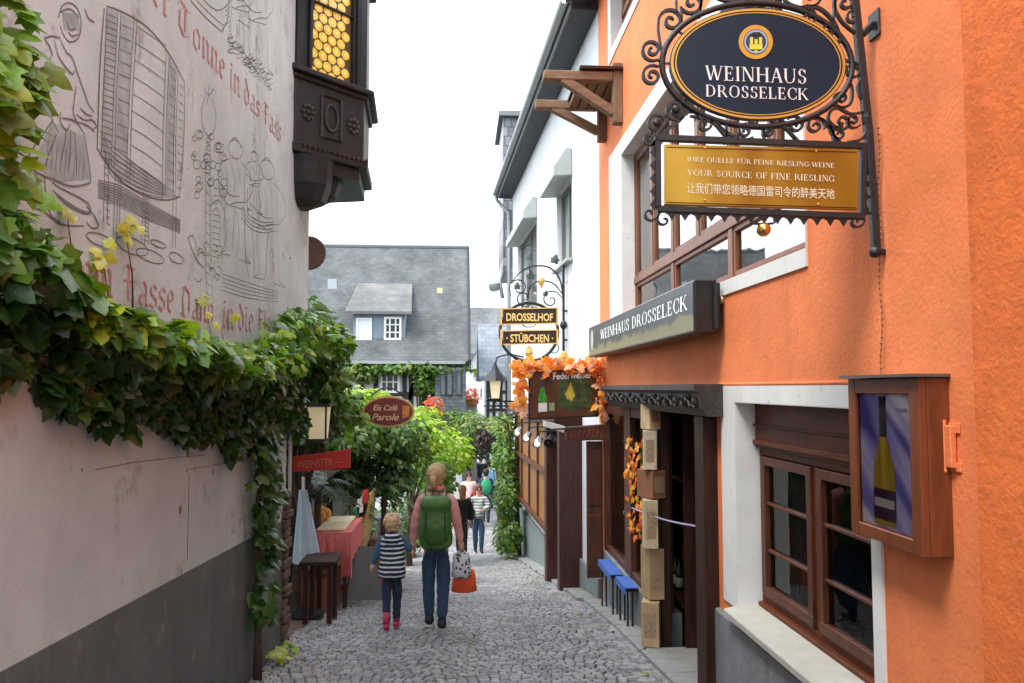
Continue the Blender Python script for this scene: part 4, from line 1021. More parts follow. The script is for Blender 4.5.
K.new(tc.outputs['Object'], mp.inputs[0]); K.new(mp.outputs[0], nz.inputs['Vector']); nz.inputs['Scale'].default_value = 3
cr = N.new('ShaderNodeValToRGB'); K.new(nz.outputs['Fac'], cr.inputs[0]); e = cr.color_ramp.elements
e[0].position = .35; e[0].color = (.27, .14, .012, 1); e[1].position = .7; e[1].color = (.56, .40, .05, 1); K.new(cr.outputs[0], b.inputs['Base Color'])
gb = mb.build('gilt_board', gp, hs, bevel=.002)
m_cream = M('cream_lettering', (.80, .74, .56), .5, 0)
u_ = (1, 0, -.025)
mb = MB(); serif(mb, 'IHRE QUELLE FÜR FEINE RIESLING-WEINE', sp_(760, 165.5, .0135), u_, (0, 0, 1), SN, .021, .655); mb.build('lettering', m_cream, gb)
mb = MB(); serif(mb, 'YOUR SOURCE OF FINE RIESLING', sp_(760, 179.5, .0135), u_, (0, 0, 1), SN, .027, .655); mb.build('lettering', m_cream, gb)
mb = MB(); sans(mb, '让我们带您领略德国雷司令的醉美天地', sp_(760, 196, .0135), u_, (0, 0, 1), SN, .036, .655); mb.build('lettering', m_cream, gb)
mb = MB(); 
for p, q in (((666, 148), (855, 153)), ((666, 203), (855, 208.5))): mb.beam(sp_(*p, .0125), sp_(*q, .0125), .003, .003)
mb.build('edge_line', m_dark, gb)
for x, y in ((704, 149), (815, 152), (704, 201), (817, 205)):
    mb = MB(); mb.ball(sp_(x, y, .013), .006, 8, 6); mb.build('screw', m_gold, gb)
# saw-tooth trim under and beside the board
mb = MB()
for k in range(14):
    x = 672+k*13.2; y = 216+ (x-660)*.034
    mb.prism([sp_(x-6.7, y-3, .004), sp_(x-3.4, y-1.5, .004), sp_(x, y+4, .004), sp_(x+3.4, y-1.5, .004), sp_(x+6.7, y-3, .004)], (0, .008, 0))
mb.build('tooth_trim', m_iron, hs)
mb = MB()
for k in range(5):
    y = 152+k*13.0; mb.prism([sp_(655, y-6.6, .004), sp_(650, y, .004), sp_(655, y+6.6, .004)], (0, .008, 0))
mb.build('tooth_trim', m_iron, hs)
mb = MB()
for k in range(5):
    y = 158+k*13.0; mb.prism([sp_(865, y-6.6, .004), sp_(869, y, .004), sp_(865, y+6.6, .004)], (0, .008, 0))
mb.build('tooth_trim', m_iron, hs)
scr([(657, 206)]+spiral(650, 214, 9, 1.1, -40, 1), .009); scr([(661, 212)]+spiral(664, 220, 8, .9, 250, -1), .009)
scr([(862, 214)]+spiral(856, 221, 8, 1.1, -20, 1), .010); scr([(866, 212), (871, 214), (876, 210)], .010); scr(cs((752, 219), (752, 223), (763, 224), (774, 223), (774, 219)), .007)
mb = MB(); mb.tube([sp_(763.5, 218), sp_(763.5, 223)], .004, 6); mb.ball(sp_(763.5, 229.5), .031, 16, 12); mb.build('brass_ball', M('brass', (.72, .42, .12), .18, .05, metal=.9), hs, smooth=True)
mb = MB(); mb.box(sp_(742, 8).x, sp_(784, 8).x, YS+.02, YS+.10, sp_(0, -1).z, sp_(0, -18).z); mb.build('lamp_housing', M('green_grey_metal', (.08, .12, .11), .5), hs, bevel=.01)

# ================================================================= TAVERN SIGN (two brown boards in a ring)
YT = 12.6
def tp(px, py, d=0.0):
    p = ony(px, py, YT); p.y -= d; return p
ds = thing('tavern_sign', 'wrought iron ring sign with two dark boards in gold letters, on the white house', 'sign', tp(566, 400))
def tscr(curve, w=.02, name='scroll', mat=m_iron2 if 'm_iron2' in globals() else m_iron):
    mb = MB(); k = len(curve); mb.flat([tp(x, y) for x, y in curve], w, .03, SN, [min(1, .5+.5*min(i, k-1-i)/(k*.2)) for i in range(k)]); mb.ball(tp(*curve[-1]), w*.7, 6, 5); mb.build(name, mat, ds)
mb = MB(); mb.tube([tp(563.5, 262), tp(563.5, 300), tp(563.5, 360), tp(563.5, 418)], .022, 8); mb.ball(tp(563.5, 325), .06, 8, 6, (1, 1, 1.3))
for y in (311, 340): mb.tube([tp(563.5, y), (W(572, y).x+.1, YT, tp(572, y).z)], .018, 6); mb.box(tp(572, y).x-.01, tp(574.5, y).x, YT-.03, YT+.03, tp(0, y+4).z, tp(0, y-4).z)
mb.build('wall_bar', m_iron, ds)
m_gilt = M('gilt_detail', (.75, .42, .10), .4, .1)
mb = MB(); mb.lathe([(.01, -.12), (.06, 0), (.05, .07), (.02, .10)], tp(563.5, 357), 8); mb.build('gilt_drop', m_gilt, ds)
tscr(cs((563, 300), (560, 280), (550, 268), (536, 266), (522, 271), (512, 282)), .024); tscr(cs((563, 295), (554, 284), (542, 281), (532, 285), (527, 297)), .02)
tscr([(562, 298)]+spiral(551, 300, 10, 1.2, -30, -1), .02); tscr([(530, 306)]+spiral(524, 298, 9, 1.1, 60, 1), .018); tscr([(511, 296)]+spiral(519, 288, 10, 1.2, 170, 1), .018)
tscr(cs((566, 283), (572, 275), (577, 272)), .014); tscr([(556, 342)]+spiral(553, 349, 7, .8, -60, 1), .016); tscr(cs((528, 300), (530, 280), (529, 262)), .016)
mb = MB(); mb.tube([tp(529+29*math.cos(2*PI*i/40), 332+29*math.sin(2*PI*i/40)) for i in range(40)], .026, 6, close=True); mb.build('ring', m_iron, ds)
tscr(cs((517, 318), (524, 326), (529, 327), (534, 326), (541, 318)), .014); tscr(cs((512, 357), (520, 362), (530, 363), (541, 359)), .016)
for a, b_ in ((503, 0), (503, 1)):
    y0_, y1_ = ((308, 325), (330, 345))[b_]
    mb = MB(); mb.prism([tp(x, y, .01) for x, y in ((503, y0_+1), (503, y1_), (556, y1_-1), (556, y0_))], (0, -.04, 0)); bd = mb.build('name_board', M('brown_black_board', (.025, .012, .008), .5, .2), ds)
    mb = MB()
    for q, z in (((503, y0_+1.2), (556, y0_+.2)), ((503, y1_-.4), (556, y1_-1.4))): mb.beam(tp(*q, .052), tp(*z, .052), .012, .018)
    for x in (501, 557): mb.beam(tp(x, y0_-.5, .04), tp(x, y1_+.5, .04), .03, .03)
    mb.build('gold_edge', m_gilt, bd)
    mb = MB(); tx = ('DROSSELHOF', '· STÜBCHEN ·')[b_]
    sans(mb, tx, tp(529.5, (y0_+y1_)/2+4.6, .052), (1, 0, 0), (0, 0, 1), SN, .125, .76, bold=.022); mb.build('lettering', M('gold_lettering', (.85, .55, .18), .45, 0), bd)
mb = MB(); mb.lathe([(.01, -.14), (.07, 0), (.05, .08), (.02, .11)], tp(529, 353), 8); mb.build('gilt_drop', m_gilt, ds); mb = MB(); mb.lathe([(.01, -.12), (.06, 0), (.05, .05)], tp(541.5, 281), 8); mb.build('gilt_drop', m_gilt, ds)
mb = MB(); mb.prism([tp(522, 316), tp(526, 306), tp(529, 312), tp(532, 305), tp(536, 316)], (0, -.03, 0)); mb.build('crown_leaf', m_iron, ds)
m_leafiron = M('grey_green_iron_leaf', (.06, .075, .06), .6)
for (x, y, s_) in ((554, 259, .16), (531, 275, .15), (517, 285, .12), (545, 292, .1), (529, 256, .12)):
    mb = MB(); leaf(mb, tp(x, y+4, .02), (0, -1, .1), (random.uniform(-.4, .4), 0, 1), s_, (1, 1, 1)); mb.build('iron_leaf', m_leafiron, ds, thick=.006)

# ================================================================= NEW-WINE BOARD with orange leaves, and beam sign
YF = 9.95
def fp(px, py, d=0.0):
    p = ony(px, py, YF); p.y -= d; return p
t = thing('picture_board', 'brown picture board with a green bottle, hung over the street under orange vine leaves', 'sign', fp(566, 419))
mb = MB(); mb.prism([fp(529, 373, 0), fp(529, 419, 0), fp(598, 416, 0), (fp(597, 368, 0))], (0, .05, 0)); bd = mb.build('board', M('autumn_brown_board', (.11, .035, .008), .5, .45, 5), t)
mb = MB()
for p, q in (((529, 373), (597, 368)), ((529, 419), (598, 416)), ((529, 373), (529, 419)), ((597.5, 368), (598, 416))): mb.beam(fp(*p, .004), fp(*q, .004), .02, .02)
mb.build('frame', m_dark, t)
def fpoly(pts, d, name, mat):
    mb = MB(); p = [fp(x, y, d) for x, y in pts]; a = sum((p[i].cross(p[(i+1) % len(p)]) for i in range(len(p))), Vector()); mb.poly(p if a.y < 0 else p[::-1]); return mb.build(name, mat, bd)
fpoly([(538.5, 402), (546.5, 402), (547, 398), (545, 392), (543.8, 387), (543.6, 380), (541.2, 380), (541, 387), (540, 392), (538, 398)], .003, 'bottle_picture', M('green_bottle_picture', (.05, .30, .02), .4, .4, 30))
fpoly([(541, 387), (543.9, 387), (543.7, 379), (541.1, 379)], .005, 'capsule_picture', M('capsule_dark', (.02, .05, .04), .4)); fpoly([(541.1, 379.5), (543.7, 379.5), (543.6, 377), (541.2, 377)], .007, 'cap_picture', M('pale_pink', (.7, .5, .45), .5))
fpoly([(538.3, 403), (538.3, 412), (547, 411.5), (547, 402.5)], .005, 'label_picture', m_letter); fpoly([(549, 403), (549, 411), (554.5, 410.6), (554.5, 402.7)], .003, 'notice_picture', M('dull_green', (.3, .35, .22), .6, .5, 40))
fpoly([(559, 380), (558, 405), (566, 411), (590, 408), (592, 388), (586, 378), (570, 376)], .003, 'vine_picture', M('painted_vine', (.05, .075, .02), .5, .8, 11))
fpoly([(568, 388), (571, 382), (573, 388), (575, 396), (572, 401), (567, 399), (565, 394)], .006, 'glass_picture', M('yellow_wine', (.55, .42, .05), .4, .4, 18))
mb = MB(); sans(mb, 'Federweißer', fp(572.5, 378.6, .006), (1, 0, .045), (0, 0, 1), SN, .085, .50, bold=.014); mb.build('lettering', m_letter, bd)
mb = MB(); random.seed(3)
def org(): return random.choice([(.85, .28, .04), (.8, .17, .03), (.9, .42, .07), (.85, .5, .25), (.7, .35, .25), (.8, .22, .03)])
for k in range(380):
    e = random.random()
    if e < .52: p = fp(random.uniform(513, 612), 366+random.gauss(0, 3.0), random.uniform(-.12, .1))
    elif e < .80: p = fp(603+random.gauss(0, 3.2), random.uniform(362, 421), random.uniform(-.12, .1))
    else: p = fp(521+random.gauss(0, 4), random.uniform(362, 412), random.uniform(-.12, .1))
    leaf(mb, p, Vector((0, -1, .3))+rnd_dir()*.8, rnd_dir()-Vector((0, 0, .3)), random.uniform(.06, .12), org())
ga = mb.build('autumn_garland', m_autumn, label='orange and pink artificial vine leaves draped round the brown picture board', cat='garland', col=True)
t = thing('beam_sign', 'dark red-brown lettered beam under the picture board, with a white end block', 'sign', fp(590, 441))
mb = MB(); mb.prism([fp(566, 427), fp(566, 441), fp(619, 440), fp(619, 423.5)], (0, .1, 0)); mb.build('beam', M('red_brown_carved', (.12, .03, .012), .55, .5, 12, .5, 30), t, bevel=.006)
mb = MB(); mb.prism([fp(545, 421, .02), fp(545, 427, .02), fp(564, 433, .02), fp(565, 426.5, .02)], (0, .25, 0)); mb.build('end_block', m_wframe, t, bevel=.005)
mb = MB()
for k in range(15): mb.beam(fp(571+k*3, 438, .004), fp(572+k*3+(k % 3), 430, .004), .012, .012)
mb.build('carving', M('carving_light', (.2, .07, .03), .6), t)
# row of spot lamps on a dark bar
for i, (x, y, lb) in enumerate(((517, 433, 'farthest small silver spot lamp on the brown boarded front'), (526, 438.5, 'second farthest small silver spot lamp on the brown boarded front'), (537, 444, 'third small silver spot lamp, next to the black one'), (549, 443, 'black spot lamp nearest the beam sign'))):
    c = W(x, y, .75); t = thing('spot_lamp', lb, 'lamp', (c.x, c.y, c.z-.1), 'spot lamps along the boarded front')
    ax = Vector((-.35, -.8, -.35)).normalized(); r = .065
    mb = MB(); mb.lathe([(.02, -.18), (.05, -.16), (r*.8, -.05), (r, .02), (r*.9, .02), (r*.5, -.02)], c, 12, ax); mb.build('lamp_housing', m_black if i == 3 else M('silver', (.45, .45, .46), .25, .1, metal=.8), t, smooth=True)
    mb = MB(); mb.ball(c, .035, 8, 6); mb.build('bulb', M('lit_bulb', (1, .85, .6), .5, 0, emit=(0 if i == 3 else 1.0)) if i < 3 else m_iron, t)
    mb = MB(); mb.tube([c-ax*.12, c-ax*.12+Vector((0, 0, .12)), c-ax*.12+Vector((.45, .02, .14))], .012, 5); mb.build('arm', m_iron, t)
# ================================================================= WHITE HOUSE
def wq(s, z, off=0.0):
    """point on the white facade: s metres along it, z up, off metres out into the street"""
    p = WA+WD*s+WN*off; return Vector((p.x, p.y, z))
def wbox(mb, s0, s1, z0, z1, o0, o1):
    mb.frame(wq(s0, z0, o0), WD*(s1-s0), WN*(o1-o0), (0, 0, z1-z0))
wh = thing('white_house', 'white plastered house with grey eaves, small hooded windows and a boarded brown ground floor', 'house', (3.2, 15, gz(15)))
ZE = 6.78; SL = 10.4
win = [(W(572, 258), W(557, 196)), (W(537, 305), W(518, 246))]
rects = []
for a, b_ in win:
    s0, s1 = sorted((ws(a), ws(b_))); rects.append((s0, s1, min(a.z, b_.z), max(a.z, b_.z)))
zd = gz(10.8)
mb = MB(); pn0, pn1 = ws(W(551, 500, .12)), ws(W(518, 460, .12)); pz0, pz1 = W(551, 532, .12).z, W(518, 411, .12).z
door = (ws(W(581, 520)), ws(W(566, 520)), gz(14)-.3, .95)
wall_holes(mb, WA, WD, (0, 0, 1), WN, (0.003, SL), (-2.8, ZE-.05), [r for r in rects]+[door], .22)
for s in (0.003, SL-.22): wbox(mb, s, s+.2, -2.8, ZE-.05, -5.5, -.2205)
mb.build('wall', m_white, wh)
mb = MB(); zr = ZE
mb.prism([wq(.01, zr-.03, .02), wq(.01, zr-.02, .36), wq(.01, zr+.12, .36), wq(.01, zr+4.6, -5.5), wq(.01, zr+4.2, -5.5), wq(.01, zr-.02, -.1)], WD*(SL+.25))
mb.build('roof', slate('slate_roof_dark', (.05, .055, .065), (.09, .095, .105), (.03, .03, .035), 'yz', .3, .15), wh)
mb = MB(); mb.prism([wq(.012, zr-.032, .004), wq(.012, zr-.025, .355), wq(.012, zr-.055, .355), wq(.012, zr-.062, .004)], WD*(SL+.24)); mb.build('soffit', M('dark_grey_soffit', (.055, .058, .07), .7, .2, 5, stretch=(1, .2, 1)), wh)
mb = MB(); mb.frame(wq(.01, zr-.06, .361), WD*(SL+.25), WN*.03, (0, 0, .20)); mb.build('fascia', M('grey_green_fascia', (.20, .22, .21), .7, .2, 6, .2, 30, dirt=((.1, .11, .1), 5, .58)), wh)
mb = MB(); k = 9; pr = [wq(.0, zr+.07, .455)+WN*(.07*math.cos(PI+PI*i/(k-1)))+Vector((0, 0, .07*math.sin(PI+PI*i/(k-1)))) for i in range(k)]
pr += [wq(.0, zr+.07, .455)+WN*(.058*math.cos(PI*i/(k-1)))*1+Vector((0, 0, -.058*abs(math.sin(PI*i/(k-1))))) for i in range(k)]
mb.prism(pr, WD*(SL+.3)); mb.build('gutter', M('zinc', (.30, .33, .33), .45, .15, 8, metal=.4), wh)
mb = MB(); mb.tube([wq(SL+.2, zr+.02, .455), wq(SL+.25, zr-.12, .4), wq(SL+.1, zr-.5, .1), wq(SL+.1, -2.2, .08)], .05, 8); mb.build('downpipe', MATS['zinc'], wh, smooth=True)
m_hood = M('grey_hood', (.36, .39, .37), .6, .1, 8)
for i, (s0, s1, z0, z1) in enumerate(rects):
    wd = thing('window', None, None, wq((s0+s1)/2, z0)); wd.parent = wh; wd.location = wq((s0+s1)/2, z0)-wh.location
    mb = MB()
    for a, b_, c, d in ((s0+.002, s0+.07, z0+.002, z1-.002), (s1-.07, s1-.002, z0+.002, z1-.002), (s0+.071, s1-.071, z0+.002, z0+.07), (s0+.071, s1-.071, z1-.07, z1-.002), ((s0+s1)/2-.04, (s0+s1)/2+.04, z0+.071, z1-.071)): wbox(mb, a, b_, c, d, -.14, -.08)
    mb.build('frame', M('grey_olive_frame', (.15, .16, .14), .6), wd)
    mb = MB(); mb.quad(wq(s0+.05, z0+.05, -.11), wq(s1-.05, z0+.05, -.11), wq(s1-.05, z1-.05, -.11), wq(s0+.05, z1-.05, -.11)); mb.build('pane', m_glass, wd)
    mb = MB(); wbox(mb, s0-.1, s1+.1, z0-.3, z1+.1, -.6, -.23); mb.build('dark_room_block', m_room, wd)  # solid dark block behind the pane; unlit depth put into its colour
    mb = MB(); wbox(mb, s0-.08, s1+.08, z0-.05, z0-.001, -.05, .10); mb.build('sill', m_hood, wd)
    mb = MB(); h = z1
    mb.prism([wq(s0-.06, h-.02, .004), wq(s0-.06, h-.04, .30), wq(s0-.06, h+.12, .30), wq(s0-.06, h+.42, .10), wq(s0-.06, h+.42, .004)], WD*(s1-s0+.12)); mb.build('hood', m_hood, wd, bevel=.01)
# ground floor: boarded wooden front
mb = MB(); wbox(mb, pn0, pn1, pz0, pz1, .004, .16); fr = mb.build('boarded_front', M('amber_boards', (.28, .12, .035), .5, .35, 6, .3, 20, stretch=(6, 6, .5)), wh)
mb = MB(); n = 4
for k in range(n+1):
    s = pn0+(pn1-pn0)*k/n; wbox(mb, s-.03, s+.03, pz0, pz1, .161, .20)
for z in (pz0, pz1-.09, (pz0+pz1)/2): wbox(mb, pn0-.05, pn1+.05, z, z+.09, .162, .23)
mb.build('battens', m_wood, fr, bevel=.005)
mb = MB(); mb.prism([wq(pn0-.1, pz1+.06, .003), wq(pn0-.1, pz1+.03, .42), wq(pn0-.1, pz1+.06, .42), wq(pn0-.1, pz1+.2, .003)], WD*(pn1-pn0+.2)); mb.build('small_roof', m_dark, fr)
mb = MB(); wbox(mb, door[1]+.15, SL, -2.8, gz(15)-.0+.62, .003, .05); wbox(mb, .005, door[0]-.12, -2.8, gz(10.2)+.30, .003, .05)
mb.build('plinth', M('blue_grey_plinth', (.17, .20, .20), .8, .15, 6, .3, 40), wh, bevel=.01)
# entrance between dark posts
for (a, lb) in ((door[0], 1), (door[1], 0)):
    mb = MB(); wbox(mb, a-.11, a+.11, gz(12)-.4, 1.05, .003 if 0 else -.1, .34); mb.build('door_post', M('dark_red_post', (.05, .015, .009), .5, .5, 5, .2, 30, stretch=(5, 5, .6)), wh, bevel=.01)
mb = MB(); wbox(mb, door[0]-.15, door[1]+.15, 1.051, 1.22, -.1, .42); mb.build('lintel', m_dark, wh)
mb = MB(); wbox(mb, door[0]+.12, door[1]-.12, -2.2, 1.0, -.20, -.15); mb.build('door', m_dark, wh)
mb = MB(); c = W(578.5, 492); s = ws(c); wbox(mb, s-.12, s+.12, c.z-.22, c.z+.22, .003, .13); mb.build('meter_box', M('grey_metal_box', (.16, .16, .17), .5, .1), label='small dark grey metal box on the white strip of wall by the entrance', cat='meter box', bevel=.01)
# ================================================================= LEFT HOUSE with painted wall
YE = 8.55; YW = 7.62                                        # end of the painted wall
lh = thing('painted_house', 'pale plastered house with a drawn wine mural and red blackletter verse, along the left side', 'house', (-4, 3, gz(3)))
m_left = M('aged_plaster', (.53, .585, .575), .88, .12, 2.2, .4, 50, var2=.16, vs2=.6, dirt=((.29, .29, .27), 3.1, .57), streak=((.33, .345, .33), 2.2, .52, .35))
mb = MB(); ZLT = 5.9
mb.box(XL-5, XL, -6, YW, gz(9)-.3, 1.2); mb.box(XL-5, XL, -6, YE, 1.2, ZLT)
mb.build('wall', m_left, lh)
mb = MB(); mb.prism([(XL+.45, -6.1, ZLT-.05), (XL+.45, -6.1, ZLT+.08), (XL-5.2, -6.1, ZLT+2.2), (XL-5.2, -6.1, ZLT+2.0)], (0, YE+6.25, 0)); mb.build('roof', MATS['roof_dark'], lh)
# dark painted dado, sloping with the lane
a, b = L(0, 672), L(291, 516)
sl = (b.z-a.z)/(b.y-a.y)
mb = MB(); z_at = lambda y: a.z+sl*(y-a.y)
mb.prism([(XL, -6, gz(-4)-2.2), (XL, YW+.001, gz(9)-.5), (XL, YW+.001, z_at(YW)), (XL, -6, z_at(-6))], (.006, 0, 0))
mb.build('dado', M('dark_grey_dado', (.10, .115, .113), .8, .18, 3, .3, 60, dirt=((.19, .185, .17), 4, .58), streak=((.17, .165, .15), 7, .52, .7)), lh)
# pale cable and small fittings, cracks
for (x, y, r) in ((212, 448, .012), (213, 472, .012), (82, 470, .006), (180, 510, .018), (228, 575, .02), (281, 555, .01), (290, 258, .014)): mb = MB(); mb.ball(L(x, y), r, 7, 5, (.3, 1, 1.3), .3); mb.build('wall_chip', M('chip_dark', (.16, .12, .10), .9), lh)
for pl in (((95, 470), (130, 463), (170, 458), (205, 455)), ((375, 0),)[:0], ((187, 560), (188, 520), (189, 475), (186, 470), (225, 463), (240, 461))):
    if pl: mb = MB(); mb.flat([L(x, y)+Vector((.001, 0, 0)) for x, y in pl], .003, .003, (1, 0, 0)); mb.build('wall_crack', M('chip_dark', (.16, .12, .10), .9), lh)
# rough stone quoins at the wall's end
mb = MB(); z = gz(YW)-.1; random.seed(9)
while z < L(290, 492).z:
    h = random.uniform(.05, .11); q = random.uniform(-.02, .03)
    mb.box(XL-.25+q, XL+.03+random.uniform(0, .035), YW-.10-random.uniform(0, .08), YW+.06, z, z+h-.012, random.uniform(-.08, .08)); z += h
mb.build('stone_corner', M('brown_stone', (.13, .085, .065), .9, .5, 9, .9, 30), lh, bevel=.008)
mb = MB(); mb.tube([(XL+.03, YW+.03, L(293, 490).z), (XL+.03, YW+.03, L(293, 430).z)], .018, 6); mb.build('downpipe', M('pale_pipe', (.5, .5, .5), .5), lh)

# ---- mural line drawing (drawn on the plaster, so a flat sheet)
NX = (1, 0, 0)
def LP(pts): return [L(x, y)+Vector((.0015, 0, 0)) for x, y in pts]
md = MB()
def ink(pts, w=.010, sm=True, k=4):
    pts = smooth(pts, k) if sm and len(pts) > 2 else pts
    P = LP(pts); n = len(P); vs = []
    for i, p in enumerate(P):
        d = (P[min(i+1, n-1)]-P[max(i-1, 0)])
        if d.length < 1e-6: d = Vector((0, 1, 0))
        s_ = Vector(NX).cross(d.normalized())*w*.38*(.6+.4*math.sin(PI*(i+.5)/n)); vs += [p-s_+Vector((INK[0], 0, 0)), p+s_+Vector((INK[0], 0, 0))]
    INK[0] = (INK[0]+.0002) % .0016
    md.add(vs, [(2*i, 2*i+2, 2*i+3, 2*i+1) for i in range(n-1)])
INK = [0.0]
# cooper with cap and apron, left of the cask
for p in ([(58, 18), (62, 6), (70, 3), (78, 10), (81, 24), (78, 38), (70, 42), (64, 36), (60, 26)], [(60, 12), (70, 9), (79, 18)], [(66, 22), (70, 30), (75, 28)], [(68, 32), (72, 36), (78, 34)],
          [(44, 38), (52, 36), (60, 38)], [(44, 38), (50, 48), (52, 56)], [(60, 40), (66, 52), (72, 58), (78, 76), (84, 92), (88, 104), (94, 112)], [(54, 40), (58, 56), (66, 68), (72, 74), (74, 70)],
          [(50, 56), (50, 80), (48, 100), (52, 120), (58, 132)], [(76, 86), (74, 100), (73, 112), (76, 120), (84, 134)], [(76, 114), (84, 120), (92, 120), (96, 126), (92, 130)], [(80, 108), (86, 114), (92, 116)], [(78, 122), (88, 126), (94, 132)],
          [(62, 118), (72, 120), (78, 124)], [(60, 112), (60, 122), (66, 130), (70, 124)], [(52, 120), (40, 138), (30, 152), (28, 162), (36, 172), (54, 180), (70, 186), (86, 184), (90, 180), (88, 160), (84, 134)],
          [(66, 128), (64, 145), (60, 165)], [(70, 130), (70, 150), (67, 172)], [(74, 132), (76, 155), (76, 176)], [(56, 134), (50, 150), (44, 168)],
          [(52, 182), (60, 188), (76, 196), (88, 204), (90, 212), (80, 210), (64, 200), (52, 190)], [(54, 192), (66, 204), (80, 212), (90, 214)], [(86, 206), (94, 216), (98, 226), (92, 228), (86, 222)], [(84, 8), (88, 18), (94, 22)],
          [(36, 170), (38, 190), (36, 205)], [(44, 176), (46, 196), (50, 214), (60, 222)], [(30, 206), (44, 212), (60, 224), (84, 226)]):
    ink(p)
for k in range(9): ink([(48+k*4.5, 140+k*2.5), (46+k*4.5, 168+k*1.6)], .005, False)
# the great cask on its stand
ink([(106, 6), (118, 10), (134, 18), (148, 28), (162, 44), (174, 62), (184, 82)], .012)
ink([(104, 8), (100, 60), (98, 110), (97, 150)], .014); ink([(107, 8), (104, 70), (102, 120), (101, 154)], .008)
ink([(184, 82), (184, 120), (182, 165), (179, 196)], .010)
ink([(97, 148), (104, 160), (118, 178), (134, 190), (152, 198), (168, 200), (179, 197)], .014)
for x0, x1, yt, yb_ in ((118, 111, 10, 165), (121, 114, 11, 168), (134, 126, 17, 180), (137, 129, 19, 182), (166, 162, 50, 197), (169, 165, 54, 198), (176, 173, 66, 198), (178, 175.5, 70, 199)): ink([(x0, yt), ((x0+x1)/2-1, (yt+yb_)/2), (x1, yb_)], .009)
for k in range(24):
    y = 14+k*6.2; ink([(106.5-k*.25, y), (117-k*.25, y+4)], .006, False)
    if k % 2: ink([(121-k*.25, y+4), (132-k*.25, y+9)], .006, False)
for k in range(9):
    y0_ = 26+k*17; ink([(136-k*.8, y0_+0), (150-k*.6, y0_+9), (166-k*.4, y0_+20+k*.4)], .006)
for k in range(14): ink([(169.5-k*.2, 66+k*9.4), (176-k*.15, 72+k*9.2)], .005, False); ink([(178.5-k*.15, 84+k*8.6), (183.5-k*.2, 88+k*8.4)], .005, False)
for k in range(7): ink([(99+k*1, 130+k*5), (112, 146+k*5), (130, 160+k*4.6), (150, 176+k*3.2), (164, 186+k*2)], .006)
for a, b_ in (((105, 150), (103, 222)), ((109, 152), (107, 224)), ((115, 172), (113, 236)), ((118, 174), (116, 236)), ((120, 176), (119, 228)), ((143, 192), (141, 244)), ((146, 193), (144, 246)), ((149, 194), (148, 244)), ((173, 198), (172, 248)), ((176, 197), (175, 248))): ink([a, b_], .008, False)
for k in range(8): ink([(98, 180+k*2.4), (120, 186+k*2.6), (150, 204+k*2.4), (180, 220+k*1.6)], .006)
for k in range(10): ink([(104+k*.2, 160+k*7), (108+k*.2, 162+k*7)], .005, False); ink([(143.5, 198+k*4.6), (148, 200+k*4.6)], .005, False)
# stones under the stand
for c in ((100, 240, 14, 6), (132, 246, 16, 8), (150, 256, 14, 6), (176, 258, 7, 5), (158, 244, 8, 3)):
    ink([(c[0]+c[2]*math.cos(t*PI/5), c[1]+c[3]*math.sin(t*PI/5)+.35*c[2]*math.cos(t*PI/5)) for t in range(11)], .009)
# vine press / grape staff
random.seed(21)
ink([(209, 82), (208, 96), (206, 105)], .007); ink([(203, 86), (208, 95), (214, 88)], .007); ink([(205, 96), (201, 112), (203, 128), (209, 136), (215, 126), (215, 110), (211, 98)], .008)
ink([(206, 138), (205, 200), (205, 260), (207, 300)], .007); ink([(210, 138), (210, 200), (211, 262), (213, 306)], .007)
for k in range(16): ink([(206, 142+k*10), (210, 146+k*10)], .005, False)
for c in [(random.uniform(193, 224), random.uniform(132, 200)) for _ in range(34)]:
    r = random.uniform(2, 4); ink([(c[0]+r*math.cos(t*PI/4), c[1]+r*1.2*math.sin(t*PI/4)) for t in range(9)], .006, k=2)
ink([(210, 206), (218, 200), (224, 212), (226, 235), (222, 252)], .008); ink([(212, 212), (217, 208), (220, 222), (219, 246)], .006)
for k in range(8): ink([(212, 214+k*6), (219, 216+k*6)], .005, False)
for c in [(random.uniform(196, 220), random.uniform(244, 280)) for _ in range(16)]:
    a = random.uniform(0, 6.3); ink([c, (c[0]+5*math.cos(a), c[1]+6*math.sin(a)), (c[0]+8*math.cos(a+.7), c[1]+9*math.sin(a+.7))], .006, k=3)
ink([(188, 238), (192, 250), (198, 262), (204, 268)], .009); ink([(187, 238), (193, 236), (197, 250)], .008)
# treading figures beside a tub
def figure(x, y, h, lean=0.0):
    s = h/100.0
    def q(a, b_): return (x+a*s+lean*(1-b_/100)*6, y+b_*s+a*s*.35)
    ink([q(6*math.cos(t*PI/4), 8+8*math.sin(t*PI/4)) for t in range(9)], .007, k=2)
    ink([q(-5, 4), q(0, -2), q(6, 5)], .007)
    for pts in ([(-4, 17), (-12, 24), (-14, 40), (-10, 56)], [(5, 17), (12, 24), (15, 38), (9, 50)], [(-8, 26), (-6, 42), (-8, 56), (8, 56)], [(8, 26), (8, 42), (8, 56)], [(-14, 40), (-4, 48), (4, 46)], [(9, 50), (2, 52), (-4, 56)], [(-8, 56), (-9, 76), (-7, 96)], [(0, 58), (-1, 78), (-2, 97)], [(1, 58), (4, 78), (3, 97)], [(8, 56), (9, 78), (9, 96)], [(-7, 96), (-12, 100), (-3, 99)], [(9, 96), (14, 100), (4, 99)], [(-3, 24), (0, 34), (-1, 46)], [(3, 22), (4, 34)]):
        ink([q(*p) for p in pts], .007, k=3)
figure(234, 140, 118, .2); figure(254, 152, 60); figure(268, 160, 122, -.2)
for k in range(4): ink([(241, 205+k*4), (250, 216+k*4), (262, 222+k*3.6), (274, 222+k*3)], .008)
ink([(244, 222), (246, 262), (250, 282)], .008); ink([(252, 226), (254, 268), (255, 286)], .008); ink([(268, 232), (266, 262), (264, 284)], .007)
